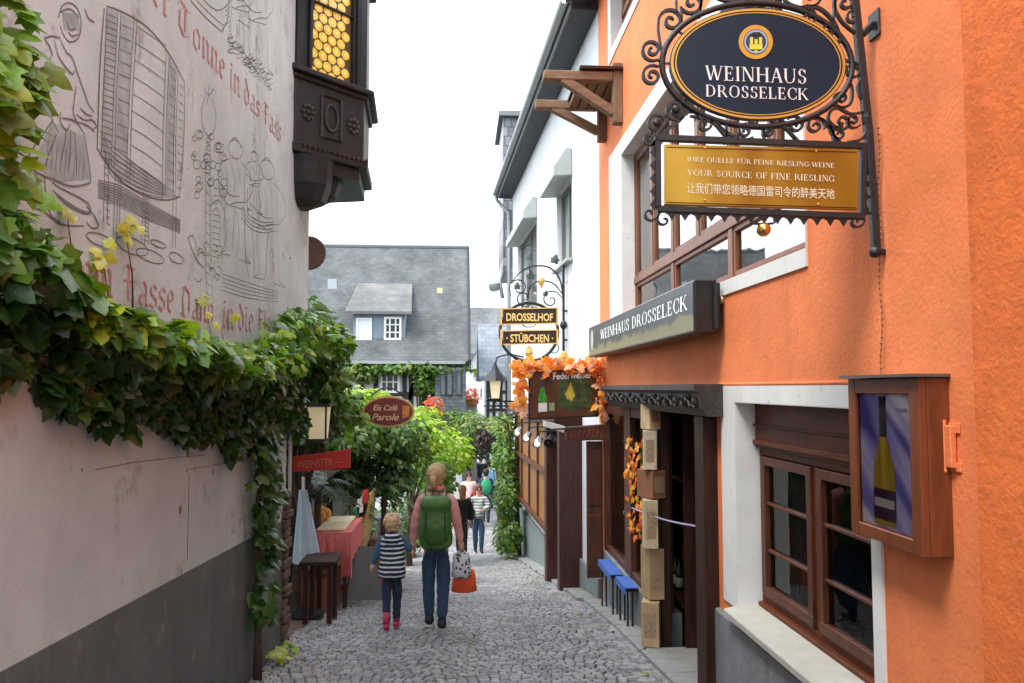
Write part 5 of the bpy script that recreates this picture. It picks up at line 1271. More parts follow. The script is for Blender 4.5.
for k in range(5): ink([(222, 274+k*4), (240, 280+k*4), (258, 286+k*3.4), (278, 292+k*2.4)], .006)
ink([(247, 188), (247, 206), (248, 216)], .014, False)
# feet and tub of the picture above
ink([(190, 0), (206, 18), (222, 32), (226, 22)], .010, False); ink([(196, 0), (212, 16), (224, 26)], .007, False); ink([(200, -4), (216, 10), (228, 4), (232, -6)], .009)
ink([(222, 30), (227, 22), (229, 4)], .010, False)
for k in range(7): ink([(224+k*.8, 8+k*4), (230, 2+k*4.5)], .006, False)
figure(240, -50, 106); figure(258, -40, 110, -.3)
for c in [(random.uniform(228, 272), random.uniform(0, 1)) for _ in range(40)]:
    x = c[0]; y = 40+(x-228)*.95+random.uniform(-6, 9); r = random.uniform(1.5, 3.5); ink([(x+r*math.cos(t*PI/3), y+r*math.sin(t*PI/3)) for t in range(6)], .006, k=2)
ink([(240, 46), (250, 62), (262, 78), (272, 90)], .007); ink([(236, 36), (238, 20), (250, 28), (252, 46)], .007, False)
md.build('mural_drawing', M('mural_ink', (.135, .13, .13), .85, .3, 25), lh)
# grey wash shading inside the drawing
md = MB()
def wash(pts, d=.0012):
    P = [L(x, y)+Vector((d, 0, 0)) for x, y in pts]; a = sum((P[i].cross(P[(i+1) % len(P)]) for i in range(len(P))), Vector()); md.poly(P if a.x > 0 else P[::-1])
wash([(106, 8), (118, 12), (113, 166), (101, 154)]); wash([(121, 14), (133, 20), (126, 180), (115, 168)]); wash([(98, 150), (118, 176), (140, 190), (178, 198), (160, 180), (130, 162), (112, 140)], .0009); wash([(169, 56), (175, 66), (173, 198), (166, 197)])
wash([(98, 180), (180, 220), (180, 234), (98, 198)], .0009); wash([(52, 122), (84, 136), (89, 178), (60, 182), (32, 165)]); wash([(62, 12), (78, 14), (80, 30), (64, 30)])
md.build('mural_shading', M('mural_wash', (.32, .36, .365), .88, .25, 9), lh)
# verse
md = MB(); VO = Vector((.0022, 0, 0))
fraktur(md, 'der Tonne in das Fass', L(138, -14)+VO, L(281, 143)+VO, (0, 0, 1), NX, .135, .13); md.build('mural_verse', M('faded_red_paint', (.46, .20, .18), .85, .4, 22), lh); md = MB()
fraktur(md, 'dem Fasse Dann', L(62, 284)+VO, L(214, 324)+VO, (0, 0, 1), NX, .125, .13); md.build('mural_verse', MATS['faded_red_paint'], lh); md = MB(); fraktur(md, 'in die Flasche', L(222, 327)+VO, L(287, 338)+VO, (0, 0, 1), NX, .14, .13)
md.build('mural_verse', M('faded_red_paint', (.46, .20, .18), .85, .4, 22), lh)

# ---- oriel window on the corner
ow = thing('oriel', None, None, (XL, YE-.3, 3.9)); ow.parent = lh; ow.location = Vector((XL, YE-.3, 3.9))-lh.location
A = L(294, 90); oa = Vector((XL+.02, A.y, 0)); od = Vector((1, 1, 0)).normalized(); on_ = Vector((od.y, -od.x, 0))
rr = on_plane(364, 120, oa, on_); OWD = (rr-oa).dot(od)
def ow_(s, z, o=0.0): p = oa+od*s+on_*o; return Vector((p.x, p.y, z))
zsill = on_plane(330, 84, oa, on_).z; zbase = on_plane(330, 158, oa, on_).z; zt_ = 6.2
m_or = M('carved_black_oak', (.012, .0125, .014), .55, .5, 9, .5, 40)
plan = [ow_(0, 0), ow_(OWD, 0), ow_(OWD, 0)+Vector((-.05, .9, 0)), Vector((XL-.6, YE+.9, 0)), Vector((XL-.6, A.y, 0))]
mb = MB(); mb.prism([p+Vector((0, 0, zbase)) for p in plan], (0, 0, zsill-zbase)); mb.build('apron', m_or, ow, bevel=.01)
mb = MB()
def grow(q): return [ow_(-q, 0, q), ow_(OWD+q, 0, q), ow_(OWD+q, 0, q)+Vector((-.05, .9, 0)), Vector((XL-.6, YE+.9, 0)), Vector((XL-.6, A.y, 0))]
mb.prism([p+Vector((0, 0, zsill+.001)) for p in grow(.075)], (0, 0, .06)); mb.prism([p+Vector((0, 0, zbase-.03)) for p in grow(.03)], (0, 0, .10)); mb.prism([p+Vector((0, 0, zsill-.05)) for p in grow(.03)], (0, 0, .05))
mb.build('moulding', m_or, ow, bevel=.012)
mb = MB()
for k, (s, o, r) in enumerate(((.25, -.25, .30), (.55, -.38, .24))): 
    mb.lathe([(r*.35, -.52+.13*k), (r*.8, -.46+.13*k), (r, -.30+.1*k), (r*1.05, -.12), (r*1.1, -.031)], ow_(s, zbase, o), 14)
mb.prism([p+Vector((0, 0, zbase-.16)) for p in grow(-.03)], (0, 0, .129))
mb.build('corbel', m_or, ow)
# carving on the apron: rosettes and panel beads
mb = MB()
zmid = (zsill+zbase)/2+.02
for s in (.14, OWD-.14):
    c = ow_(s, zmid, .008); 
    for j in range(8): mb.ball(c+od*.055*math.cos(j*PI/4)+Vector((0, 0, .07*math.sin(j*PI/4))), .022, 6, 4)
    mb.ball(c, .025, 6, 4)
for (s0, s1, z0, z1) in ((.3, OWD-.3, zbase+.2, zsill-.14),):
    mb.tube([ow_(s0, z0, .01), ow_(s1, z0, .01), ow_(s1, z1, .01), ow_(s0, z1, .01)], .014, 5, close=True)
    mb.tube([ow_(s0+(s1-s0)*(.5+.32*math.cos(t*PI/8)), z0+(z1-z0)*(.5+.32*math.sin(t*PI/8)), .012) for t in range(16)], .012, 5, close=True)
mb.build('carving', M('carving_grey', (.06, .05, .05), .6, .5, 20), ow)
mb = MB(); k = int(OWD/.06)
for j in range(k): mb.ball(ow_(.07+j*.06, zbase+.055, .035), .018, 6, 4, (1, 1, 1.5))
mb.build('red_frieze', M('dull_red', (.05, .012, .014), .7, .4, 25), ow)
# frame around the glass
g0, g1 = (on_plane(312, 60, oa, on_)-oa).dot(od), (on_plane(354, 60, oa, on_)-oa).dot(od)
mb = MB()
def ob_(s0, s1, z0, z1, o0, o1): mb.frame(ow_(s0, z0, o0), od*(s1-s0), on_*(o1-o0), (0, 0, z1-z0))
ob_(0, g0, zsill+.062, zt_, -.12, .0); ob_(g1, OWD, zsill+.062, zt_, -.12, .0); ob_(g0+.0005, g1-.0005, zsill+.062, zsill+.09, -.12, -.005)
ob_(g0-.05, g0-.01, zsill+.062, zt_, .001, .035); ob_(g1+.02, g1+.10, zsill+.062, zt_, .001, .05); ob_(OWD-.10, OWD-.01, zsill+.062, zt_, .001, .06)
zc_ = on_plane(330, 6, oa, on_).z; ob_(g0+.001, g1-.001, zc_-.015, zc_+.015, -.05, -.02)
mb.prism([ow_(OWD, zsill+.062, -.001), ow_(OWD, zsill+.062, -.12), ow_(OWD, zsill+.062)+Vector((-.15, .85, 0)), ow_(OWD, zsill+.062)+Vector((-.05, .85, 0))], (0, 0, zt_-zsill-.062))
mb.prism([p+Vector((0, 0, zt_)) for p in grow(.05)], (0, 0, .2))
mb.build('frame', m_or, ow, bevel=.008)
# bull's-eye glazing: amber roundels held in lead
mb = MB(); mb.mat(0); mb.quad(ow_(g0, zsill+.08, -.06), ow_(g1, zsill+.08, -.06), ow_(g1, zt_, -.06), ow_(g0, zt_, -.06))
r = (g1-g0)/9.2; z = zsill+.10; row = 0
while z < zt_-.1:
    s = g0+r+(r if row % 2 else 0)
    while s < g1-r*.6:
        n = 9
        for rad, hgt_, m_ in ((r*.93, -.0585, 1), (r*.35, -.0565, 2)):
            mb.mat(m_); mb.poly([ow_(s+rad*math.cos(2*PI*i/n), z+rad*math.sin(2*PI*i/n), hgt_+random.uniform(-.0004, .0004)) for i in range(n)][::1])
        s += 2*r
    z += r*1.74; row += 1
mb.build('roundel_pane', [M('lead', (.10, .06, .02), .6), M('amber_glass', (.78, .48, .08), .2, .3, 14, spec=.6, emit=.18), M('amber_glass_boss', (.85, .60, .18), .15, .2, 14, spec=.7, emit=.2)], ow)  # faint glow in the glass stands in for daylight coming through
# half-round brown shop plaque past the corner
c = on_plane(309, 253, (0, 9.2, 0), (0, 1, 0))
mb = MB(); mb.lathe([(.01, -.04), (.19, -.04), (.20, -.02), (.20, .02), (.19, .04), (.01, .04)], c, 24, (.15, 1, 0)); mb.build('disc', M('brown_plaque', (.13, .05, .035), .6, .3), label='round brown wooden plaque sticking out past the corner under the oriel', cat='plaque')

# ================================================================= GRAPE VINE over the wall
random.seed(17)
m_vine = M('vine_leaf', (1, 1, 1), .30, .25, 30, .3, 60, attr=True, trans=.30, spec=.6)
m_stem = M('vine_stem', (.07, .045, .03), .9, .4, 20, .6, 40)
V_TOP = [(-60, 100), (-30, 125), (0, 172), (40, 212), (100, 272), (150, 312), (200, 332), (240, 345), (270, 335), (300, 302), (330, 320)]
V_BOT = [(-60, 470), (-30, 430), (0, 385), (40, 360), (70, 374), (100, 398), (150, 414), (200, 420), (240, 436), (270, 442), (300, 440), (330, 430)]
def lerp_px(tab, x):
    for (x0, y0_), (x1, y1_) in zip(tab, tab[1:]):
        if x0 <= x <= x1: return y0_+(y1_-y0_)*(x-x0)/(x1-x0)
    return tab[-1][1]
gv = thing('grape_vine', 'big grape vine trained along the painted wall, one bare strand hanging to the ground', 'vine', (XL+.05, 6.2, gz(6.2)))
mb = MB(); XV = -1.42
ya, yb = onx(-55, 300, XV).y, onx(322, 380, XV).y
green = (.07, .165, .022)
def px_of(y):   # column of the picture where a point of the vine's plane lies: used only to follow its outline on the wall
    lo, hi = -80, 400
    for _ in range(30):
        m = (lo+hi)/2
        if onx(m, 388, XV).y < y: lo = m
        else: hi = m
    return lo
for k in range(6400):
    y = ya+(yb-ya)*random.random()**.85; x = px_of(y)
    zt, zb = onx(x, lerp_px(V_TOP, x), XV).z, onx(x, lerp_px(V_BOT, x), XV).z
    wob = .10*noise.noise(Vector((y*2.3, 0, 4))); wob2 = .16*noise.noise(Vector((y*3.1, 5, 0)))
    v = random.random()**.8; z = zt+wob-(zt+wob-zb-wob2)*v
    depth = (.52*math.sin(PI*min(.5, .14+v*1.3)) if v < .28 else .52*max(.10, 1-(v-.28)/.55))*(.8+.5*noise.noise(Vector((y*1.7, z*1.7, 0))))
    depth *= min(1, .35+.65*max(0, y-2.6)/2.2)
    q = random.random()**.5
    xx = XL+.03+depth*q
    outer = q > .75 or v < .2
    if v > .45 and noise.noise(Vector((y*3.0, z*3.0, 7))) > .22: continue
    nn = Vector((.7, -.25, .75 if v < .4 else .2))+rnd_dir()*.95
    c = (.095, .215, .026) if v < .4 else (.030, .075, .014)  # upper leaves brighter, lower ones darker: light and shade put into the colour
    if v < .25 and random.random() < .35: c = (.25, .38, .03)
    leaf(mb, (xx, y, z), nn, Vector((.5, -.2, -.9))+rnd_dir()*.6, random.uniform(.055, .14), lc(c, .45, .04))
# shoots high at the near end
for k in range(330):
    y = random.uniform(2.25, 2.80); z = random.uniform(1.6+.55, 1.6+1.45); x = XL+.03+.16*random.random()
    if noise.noise(Vector((y*2.2, z*2.2, 1))) < -.12: continue
    leaf(mb, (x, y, z), Vector((.6, -.5, .6))+rnd_dir()*.6, Vector((.6, .2, -.6))+rnd_dir()*.5, random.uniform(.07, .13), lc((.17, .30, .028), .4, .2))
# hanging strand
for k in range(620):
    z0, z1 = L(250, 425).z, L(250, 655).z
    v = random.random()**1.4; z = z0+(z1-z0)*v; y = L(250, 500).y+random.gauss(0, .10)*(1-.4*v)
    if .62 < v < .68 or v > .84: continue
    y += .22*math.exp(-((v-.55)/.05)**2)+.15*math.exp(-((v-.3)/.06)**2)
    leaf(mb, (XL+.04+random.random()*.16, y, z), Vector((.8, -.3, .4))+rnd_dir()*.6, Vector((.2, 0, -1))+rnd_dir()*.6, random.uniform(.06, .12), lc((.04, .10, .016), .4, .08))
for k in range(16):
    p = L(266+random.uniform(-8, 10), 662+random.uniform(-6, 6)); leaf(mb, (XL+.08+random.random()*.1, p.y, gz(p.y)+.04+random.random()*.1), Vector((.3, -.2, .9))+rnd_dir()*.4, rnd_dir(), .09, lc((.25, .33, .04), .3, .3))
# yellow young shoots above the mass
for (x, y) in ((98, 252), (94, 262), (118, 232), (130, 228), (122, 236), (212, 345), (200, 300), (206, 318), (225, 322), (60, 212)):
    for _ in range(3):
        p = L(x+random.uniform(-5, 5), y+random.uniform(-5, 5))+Vector((.04, 0, 0)); leaf(mb, p, Vector((.8, -.4, .4))+rnd_dir()*.4, rnd_dir(), .07, lc((.42, .44, .03), .2))
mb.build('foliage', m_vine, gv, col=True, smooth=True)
mb = MB(); yv = L(252, 500).y
mb.tube([(XL+.06, yv+.04, gz(yv)-.05), (XL+.07, yv-.01, gz(yv)+.3), (XL+.05, yv+.03, .2), (XL+.08, yv-.02, .7), (XL+.05, yv, 1.1), (XL+.12, yv-.05, 1.45)], [.04, .03, .026, .024, .022, .02], 7)
mb.tube([(XL+.08, yv+.02, 1.1), (XL+.03, yv-.05, .5), (XL+.07, yv+.05, -.1)], .014, 5)
mb.tube([(XL+.03, ya+(yb-ya)*t/14, 1.42+.08*math.sin(t*1.3)+(.3-.02*t)) for t in range(15)], [.02+.001*t for t in range(15)], 6)
for (x, y) in ((96, 258), (120, 236), (203, 318), (218, 335), (60, 218)):
    p = L(x, y)+Vector((.03, 0, 0)); mb.tube([p+Vector((.02, .06, -.45)), p+Vector((.05, -.04, -.2)), p], [.006, .004, .002], 5)
mb.build('stem', m_stem, gv, smooth=True)
# ================================================================= SLATE HOUSE closing the view
m_sl = slate('old_slate', (.078, .085, .086), (.098, .105, .106), (.066, .07, .073), 'xz', .22, .12, .9, .006, .12)
m_sl2 = slate('wall_slate', (.07, .085, .10), (.12, .135, .15), (.03, .035, .04), 'xz', .22, .13, .5)
m_sly = slate('slate_side', (.20, .215, .23), (.34, .35, .36), (.09, .10, .11), 'yz', .4, .22, .5)
YC = 28.0
eR = ony(468, 361, YC); rR = ony(465.5, 248, YC+4.2); eL = -9.0
ch = thing('slate_house', 'half-timbered house under a tall grey slate roof with a dormer, closing the lane', 'house', (-4, YC+2, gz(28)))
roofn = Vector((0, -(rR.z-eR.z), rR.y-eR.y)).normalized()
def RP(px, py): return on_plane(px, py, (0, eR.y, eR.z), roofn)
mb = MB(); mb.prism([(eL, YC-.35, eR.z-.02), (eL, YC+4.2, rR.z), (eL, YC+8.6, eR.z), (eL, YC+8.6, eR.z-.2), (eL, YC+4.2, rR.z-.25), (eL, YC-.2, eR.z-.22)], (eR.x-eL, 0, 0)); mb.build('roof', m_sl, ch)
mb = MB(); mb.frame((eR.x+.002, YC-.36, eR.z-.25), (.10, 0, 0), (0, 4.56, rR.z-eR.z+.02), (0, 0, .28)); mb.frame((eR.x+.002, YC+4.21, rR.z-.20), (.10, 0, 0), (0, 4.4, -(rR.z-eR.z)), (0, 0, .25)); mb.build('verge_board', m_black, ch)
mb = MB(); mb.box(eL, eR.x-.1, YC-.48, YC-.36, eR.z-.12, eR.z-.02); mb.build('gutter', MATS['zinc'], ch)
mb = MB(); mb.tube([(eL, YC+4.2, rR.z+.03), (eR.x+.08, YC+4.2, rR.z+.03)], .09, 6); mb.build('ridge_tiles', M('ridge_grey', (.14, .16, .17), .6), ch)
zg_ = gz(28)-.3
mb = MB(); mb.prism([(0, YC, zg_), (0, YC, eR.z-.2), (0, YC+4.2, rR.z-.3), (0, YC+8.4, eR.z-.2), (0, YC+8.4, zg_)], (-9, 0, 0)); mb.v = [(x+eR.x-.2, y, z) for x, y, z in mb.v]; mb.build('wall', m_white, ch)
mb = MB()
def tb(x0, y0_, x1, y1_, wd=.16):
    p, q = ony(x0, y0_, YC-.02), ony(x1, y1_, YC-.02); mb.beam(p, q, .05, wd, (0, 0, 1)) if abs(p.z-q.z) < abs(p.x-q.x) else mb.beam(p, q, .05 if 0 else wd, .05, (0, 1, 0))
for x in (362, 376, 404.5, 411, 425): tb(x, 362, x, 440)
tb(415, 380, 409, 400); 
for y in (366, 394, 420): mb.box(ony(350, y, YC).x, eR.x-.2, YC-.035, YC-.002, ony(400, y, YC).z-.08, ony(400, y, YC).z+.08)
mb.build('timber_frame', m_black, ch)
def small_win(parent, x0, y0_, x1, y1_, Y, nx=2, ny=3, name='window', panemat=None, fm=None):
    p, q = ony(x0, y1_, Y), ony(x1, y0_, Y); a, b_, c, d = p.x, q.x, p.z, q.z; fw = (b_-a)*.12
    wd = None
    mb = MB()
    for r_ in ((a, a+fw, c, d), (b_-fw, b_, c, d), (a+fw, b_-fw, c, c+fw), (a+fw, b_-fw, d-fw, d)): mb.box(r_[0], r_[1], Y-.05, Y+.02, r_[2], r_[3])
    for i in range(1, nx): x = a+(b_-a)*i/nx; mb.box(x-fw*.3, x+fw*.3, Y-.045, Y+.02, c+fw, d-fw)
    for i in range(1, ny): z = c+(d-c)*i/ny; mb.box(a+fw, b_-fw, Y-.04, Y+.02, z-fw*.25, z+fw*.25)
    o = mb.build(name, fm or m_wframe, parent)
    mb = MB(); mb.quad((a+fw*.5, Y-.012, c+fw*.5), (b_-fw*.5, Y-.012, c+fw*.5), (b_-fw*.5, Y-.012, d-fw*.5), (a+fw*.5, Y-.012, d-fw*.5)); mb.build('pane', panemat or M('dark_pane', (.03, .035, .04), .12, 0, spec=.7), o)
    return o
small_win(ch, 380, 371, 400, 393, YC-.03, 3, 2)
# slate-hung bay on the right
bx0, bx1, bz0, bz1 = ony(435, 400, YC-.4).x, ony(466, 400, YC-.4).x, ony(450, 413, YC-.4).z, eR.z-.25
mb = MB(); mb.box(bx0, bx1, YC-.5, YC+.1, bz0, bz1); mb.prism([(bx0, YC-.5, bz0), (bx0, YC, bz0), (bx0, YC, bz0-.5)], (bx1-bx0, 0, 0)); bay = mb.build('slate_bay', m_sl2, ch)
for x0, x1 in ((440, 445.5), (446.5, 452), (456, 461)): small_win(ch, x0, 371, x1, 395, YC-.53, 1, 1, 'window', M('grey_pane', (.12, .14, .15), .3, .2, 4), M('slate_blue_paint', (.04, .05, .06), .6))
# dormer
dm = thing('dormer', None, None, RP(380, 345)); dm.parent = ch; pd = RP(380, 345); dm.location = pd-ch.location
dy = pd.y-.05; dx0, dx1 = ony(353, 330, dy).x, ony(405, 330, dy).x; dz1 = ony(380, 313, dy).z
mb = MB(); mb.box(dx0, dx1, dy, dy+2.4, pd.z-.1, dz1); mb.build('cheek', M('dormer_slate_paint', (.17, .22, .27), .6, .12, 4), dm)
pt = RP(380, 286); pe = ony(380, 314, dy-.3)
mb = MB(); mb.prism([(dx0-.25, dy-.3, pe.z), (dx0-.12, pt.y, pt.z+.02), (dx1+.12, pt.y, pt.z+.02), (dx1+.25, dy-.3, pe.z)], (0, 0, .10)); mb.build('roof', slate('dormer_slate', (.115, .115, .11), (.13, .13, .125), (.10, .10, .10), 'xz', .24, .12, .9, .006, .12), dm)
small_win(dm, 356, 318, 372, 341, dy-.03, 1, 1, 'shutter', M('pale_blue_shutter', (.62, .68, .72), .6, .06, 4)); small_win(dm, 384, 317, 401.5, 340, dy-.03, 3, 3)
for (x0, y0_, x1, y1_, mt) in ((328, 281, 337, 291, M('skylight_glass', (.14, .16, .18), .3)), (437, 290, 442.5, 296, M('skylight_yellow', (.30, .28, .12), .4))):
    a, b_, c, d = RP(x0, y1_), RP(x1, y1_), RP(x1, y0_), RP(x0, y0_); mb = MB(); mb.prism([p+roofn*.03 for p in (a, b_, c, d)], roofn*.08); mb.build('skylight', mt, ch)
mb = MB(); a = RP(432, 345); mb.prism([RP(428, 350), RP(434, 318), RP(438, 350)], roofn*.03); mb.build('roof_stain', M('moss_dark', (.10, .115, .11), .8), ch)

# ================================================================= houses beyond
def gable_house(name, label, X0, X1, Y0_, Y1_, zb, ze, zr, wallm, roofm, ridge='x', over=.3):
    t = thing(name, label, 'house', ((X0+X1)/2, (Y0_+Y1_)/2, zb))
    mb = MB(); mb.box(X0, X1, Y0_, Y1_, zb, ze)
    if ridge == 'y': mb.prism([(X0, Y0_, ze), (X1, Y0_, ze), ((X0+X1)/2, Y0_, zr)], (0, Y1_-Y0_, 0))
    else: mb.prism([(X0, Y0_, ze), (X0, Y1_, ze), (X0, (Y0_+Y1_)/2, zr)], (X1-X0, 0, 0))
    mb.build('wall', wallm, t)
    mb = MB()
    if ridge == 'x':
        yc = (Y0_+Y1_)/2; mb.prism([(X0-over, Y0_-over, ze-.12), (X0-over, yc, zr+.12), (X0-over, Y1_+over, ze-.12), (X0-over, Y1_+over, ze-.28), (X0-over, yc, zr-.04), (X0-over, Y0_-over, ze-.28)], (X1-X0+2*over, 0, 0))
    else:
        xc = (X0+X1)/2; mb.prism([(X0-over, Y0_-over, ze-.12), (xc, Y0_-over, zr+.12), (X1+over, Y0_-over, ze-.12), (X1+over, Y0_-over, ze-.28), (xc, Y0_-over, zr-.04), (X0-over, Y0_-over, ze-.28)], (0, Y1_-Y0_+2*over, 0))
    mb.build('roof', roofm, t); return t
m_plaster2 = M('cream_plaster', (.55, .53, .48), .85, .1, 2)
m_pink = M('pink_plaster', (.55, .36, .31), .85, .1, 2)
m_slf = slate('far_slate', (.10, .105, .11), (.12, .125, .13), (.09, .095, .10), 'xz', .3, .15, .9, .006, .12)
m_sld = slate('mid_slate', (.10, .12, .14), (.15, .17, .19), (.07, .08, .09), 'xz', .4, .2, .5)
zf = gz(40)-.2
p0, p1 = ony(462, 350, 56), ony(520, 350, 56)
h = gable_house('far_house', 'farthest house, a wide pale grey roof above cream walls, straight down the lane', p0.x, p1.x+4, 56, 64, zf, ony(480, 352, 56).z, ony(480, 309, 60).z, m_plaster2, m_slf)
for x in (470, 477, 485): small_win(h, x, 362, x+4, 372, 55.97, 2, 2)
p0, p1 = ony(471, 380, 44), ony(489, 380, 44)
h = gable_house('gabled_house', 'narrow pale gabled house between the far roof and the slate-roofed timber house', p0.x, p1.x, 44, 50, zf, ony(480, 362, 44).z, ony(480, 347, 44).z, M('pale_wall', (.60, .60, .58), .8, .1, 2), m_sld, 'y', .2)
for x in (473, 480): small_win(h, x, 368, x+4, 378, 43.97, 2, 2); small_win(h, x, 388, x+4, 398, 43.97, 2, 2)
p0, p1 = ony(486, 380, 34), ony(516, 380, 34)
h = gable_house('timber_house', 'half-timbered house with a steep blue-grey slate roof, below the two dark sign boards', p0.x, p1.x+2, 34, 40, zf, ony(480, 374, 34).z, ony(480, 326, 37).z, m_white, m_sld)
mb = MB()
for x in (488, 494, 501, 507, 513): mb.box(ony(x, 380, 34).x-.07, ony(x, 380, 34).x+.07, 33.95, 33.998, zf, ony(480, 375, 34).z)
for y in (377, 392, 410): mb.box(p0.x, p1.x+2, 33.94, 33.99, ony(490, y, 34).z-.07, ony(490, y, 34).z+.07)
mb.build('timber_frame', m_black, h)
for x in (489.5, 496): small_win(h, x, 380, x+4.4, 390, 33.93, 2, 2)
# slate-hung jettied house just past the white one
t = thing('slate_hung_house', 'tall slate-hung house with a jutting upper floor, just past the white house', 'house', (3, 23, gz(23)))
j0 = ony(503, 200, 21.2); jz1 = ony(500, 117, 21.2).z; jz0 = ony(500, 272, 21.2).z
mb = MB(); mb.box(j0.x, 5, 21.2, 23.6, jz0, jz1); mb.build('slate_hung_storey', slate('fish_scale_slate', (.12, .13, .14), (.28, .29, .30), (.06, .07, .08), 'xz', .17, .26, .5), t)
mb = MB(); mb.box(1.62, 5, 21.2, 26.5, zf, jz0-.001); mb.build('wall', m_white, t)
mb = MB(); mb.prism([(j0.x-.12, 21.05, jz1), (5, 21.05, jz1), (5, 23.75, jz1), (j0.x-.12, 23.75, jz1)], (0, 0, .14)); mb.build('coping', M('slate_coping', (.16, .17, .18), .6), t)
mb = MB(); mb.tube([(j0.x-.02, 21.1, jz0), (j0.x-.1, 21.0, jz0-.25), (j0.x-.02, 20.95, jz0-.75)], .06, 7); mb.lathe([(.02, 0), (.13, .04), (.16, .2), (.16, .24)], ony(494, 292, 21.0), 10); mb.build('rain_hopper', MATS['zinc'], t, smooth=True)

# ================================================================= LANTERN on the right
c = ony(495, 388, 18.2)
t = thing('wall_lantern', 'four-sided street lantern with cream glass, hanging beside the tops of the ivy', 'lantern', (c.x, c.y, c.z-.3))
mb = MB(); 
for k in range(4):
    a = PI/4+k*PI/2; a2 = a+PI/2; r0, r1 = .14, .20; z0, z1 = c.z-.24, c.z+.16
    P = [Vector((c.x+r*math.cos(q), c.y+r*math.sin(q), z)) for r, q, z in ((r0, a, z0), (r0, a2, z0), (r1, a2, z1), (r1, a, z1))]; mb.poly(P)
mb.build('glass_panes', M('cream_lamp_glass', (.80, .66, .42), .4, .1, 5, emit=.15), t)
mb = MB()
for k in range(4):
    a = PI/4+k*PI/2; mb.beam((c.x+.145*math.cos(a), c.y+.145*math.sin(a), c.z-.25), (c.x+.205*math.cos(a), c.y+.205*math.sin(a), c.z+.17), .025, .025)
mb.lathe([(.10, -.30), (.21, -.25), (.15, -.235)], c, 4, (0, 0, 1)); mb.lathe([(.30, .16), (.26, .22), (.10, .42), (.06, .50), (.02, .60)], c, 8); mb.build('frame', m_black, t)
mb = MB(); mb.tube([c+Vector((0, 0, .52)), c+Vector((.05, 0, .72)), c+Vector((.35, .1, .80)), c+Vector((.80, .15, .70))], .022, 6); mb.tube([c+Vector((-.22, 0, -.30)), c+Vector((.75, .1, -.32))], .02, 6); mb.tube([c+Vector((-.25, 0, -.42)), c+Vector((.75, .1, -.42))], .02, 6)
for k in range(5): mb.tube([c+Vector((-.2+k*.2, 0, -.31)), c+Vector((-.12+k*.2, 0, -.41))], .012, 5)
mb.build('arm', m_iron, t)

# ================================================================= greenery
random.seed(31)
m_lf = M('leaf_far', (1, 1, 1), .45, 0, attr=True, trans=.35, spec=.4)
YG = (.26, .40, .035); MG = (.075, .15, .022); DG = (.03, .065, .014); OL = (.13, .19, .04)
def bush(name, label, cat, blobs, stem=None, group=None, shape=LEAF_S):
    bs = blobs[0][0]; t = thing(name, label, cat, (bs[0], bs[1], gz(bs[1])), group)
    mb = MB()
    for i, (c, r, n, s, col) in enumerate(blobs): blob(mb, c, r, n, s, col, shape=shape, seed=i*3.7+len(name))
    mb.build('foliage', m_lf, t, col=True, smooth=True)
    mb = MB(); q = stem or [(bs[0], bs[1], gz(bs[1])-.05), (bs[0]+.1, bs[1], gz(bs[1])+.8), (bs[0], bs[1]+.1, bs[2])]
    mb.tube(q, [.07-.05*i/len(q) for i in range(len(q))], 6)
    for k in range(5):
        a = k*1.3; e = Vector(q[-1]); mb.tube([Vector(q[-2]), e+Vector((math.cos(a)*.3, math.sin(a)*.3, .2)), e+Vector((math.cos(a)*.6, math.sin(a)*.5, .35))], [.03, .02, .01], 5)
    mb.build('stem', m_stem, t); return t
P = lambda x, y, Y: tuple(ony(x, y, Y))
bush('climbing_vine', 'dense glossy vine heaped past the corner of the painted house, under the oriel', 'vine',
     [(P(300, 345, 9.4), (.50, .5, .62), 1100, .11, MG), (P(322, 372, 9.6), (.34, .45, .72), 900, .10, MG), (P(300, 412, 9.6), (.5, .4, .42), 600, .10, DG), (P(345, 408, 10.2), (.28, .3, .30), 300, .10, (.13, .24, .03))], [(-1.95, 9.6, -1.1), (-1.9, 9.6, 0), (-1.9, 9.7, 1.3)], shape=LEAF_V)
bush('pergola_vine', 'bright yellow-green vine roofing the pergola behind the oval cafe sign', 'vine',
     [(P(362, 424, 12.2), (.55, .7, .26), 650, .12, (.10, .19, .03)), (P(398, 438, 12.4), (.50, .6, .42), 900, .11, (.06, .12, .02)), (P(362, 398, 13.5), (.50, .6, .20), 500, .12, YG), (P(345, 440, 11.5), (.5, .5, .25), 600, .11, (.06, .12, .02)), (P(395, 470, 12.2), (.28, .4, .55), 500, .11, DG), (P(372, 462, 12.6), (.6, .5, .3), 500, .11, DG)], [(-1.75, 12.4, -1.6), (-1.7, 12.4, -.4), (-1.7, 12.4, .5)])  # lower blobs darker: shade under the vine put into leaf colour
bush('yellow_green_vine', 'sunlit yellow-green vine tumbling over the lane behind the woman with the green backpack', 'vine',
     [(P(425, 436, 15.5), (.55, .7, .40), 850, .11, YG), (P(452, 452, 17), (.48, .7, .46), 750, .11, YG), (P(412, 455, 15.2), (.42, .5, .6), 700, .11, (.13, .24, .03)), (P(440, 478, 16.2), (.35, .5, .45), 600, .11, (.12, .22, .03)), (P(408, 412, 16.5), (.7, .6, .13), 450, .11, YG)], [(-1.0, 16, -2.1), (-1.0, 16, -1), (-.9, 16, .1)])
bush('eaves_vine', 'creeper hanging under the eaves of the slate-roofed house', 'vine',
     [(P(400, 368, 27.6), (2.6, .3, .18), 700, .20, MG), (P(424, 378, 27.6), (.35, .3, .6), 300, .18, MG), (P(360, 372, 27.6), (.6, .3, .4), 250, .18, OL)], [(-1.4, 27.9, -2.9), (-1.4, 27.9, 0), (-1.4, 27.8, 2.2)])
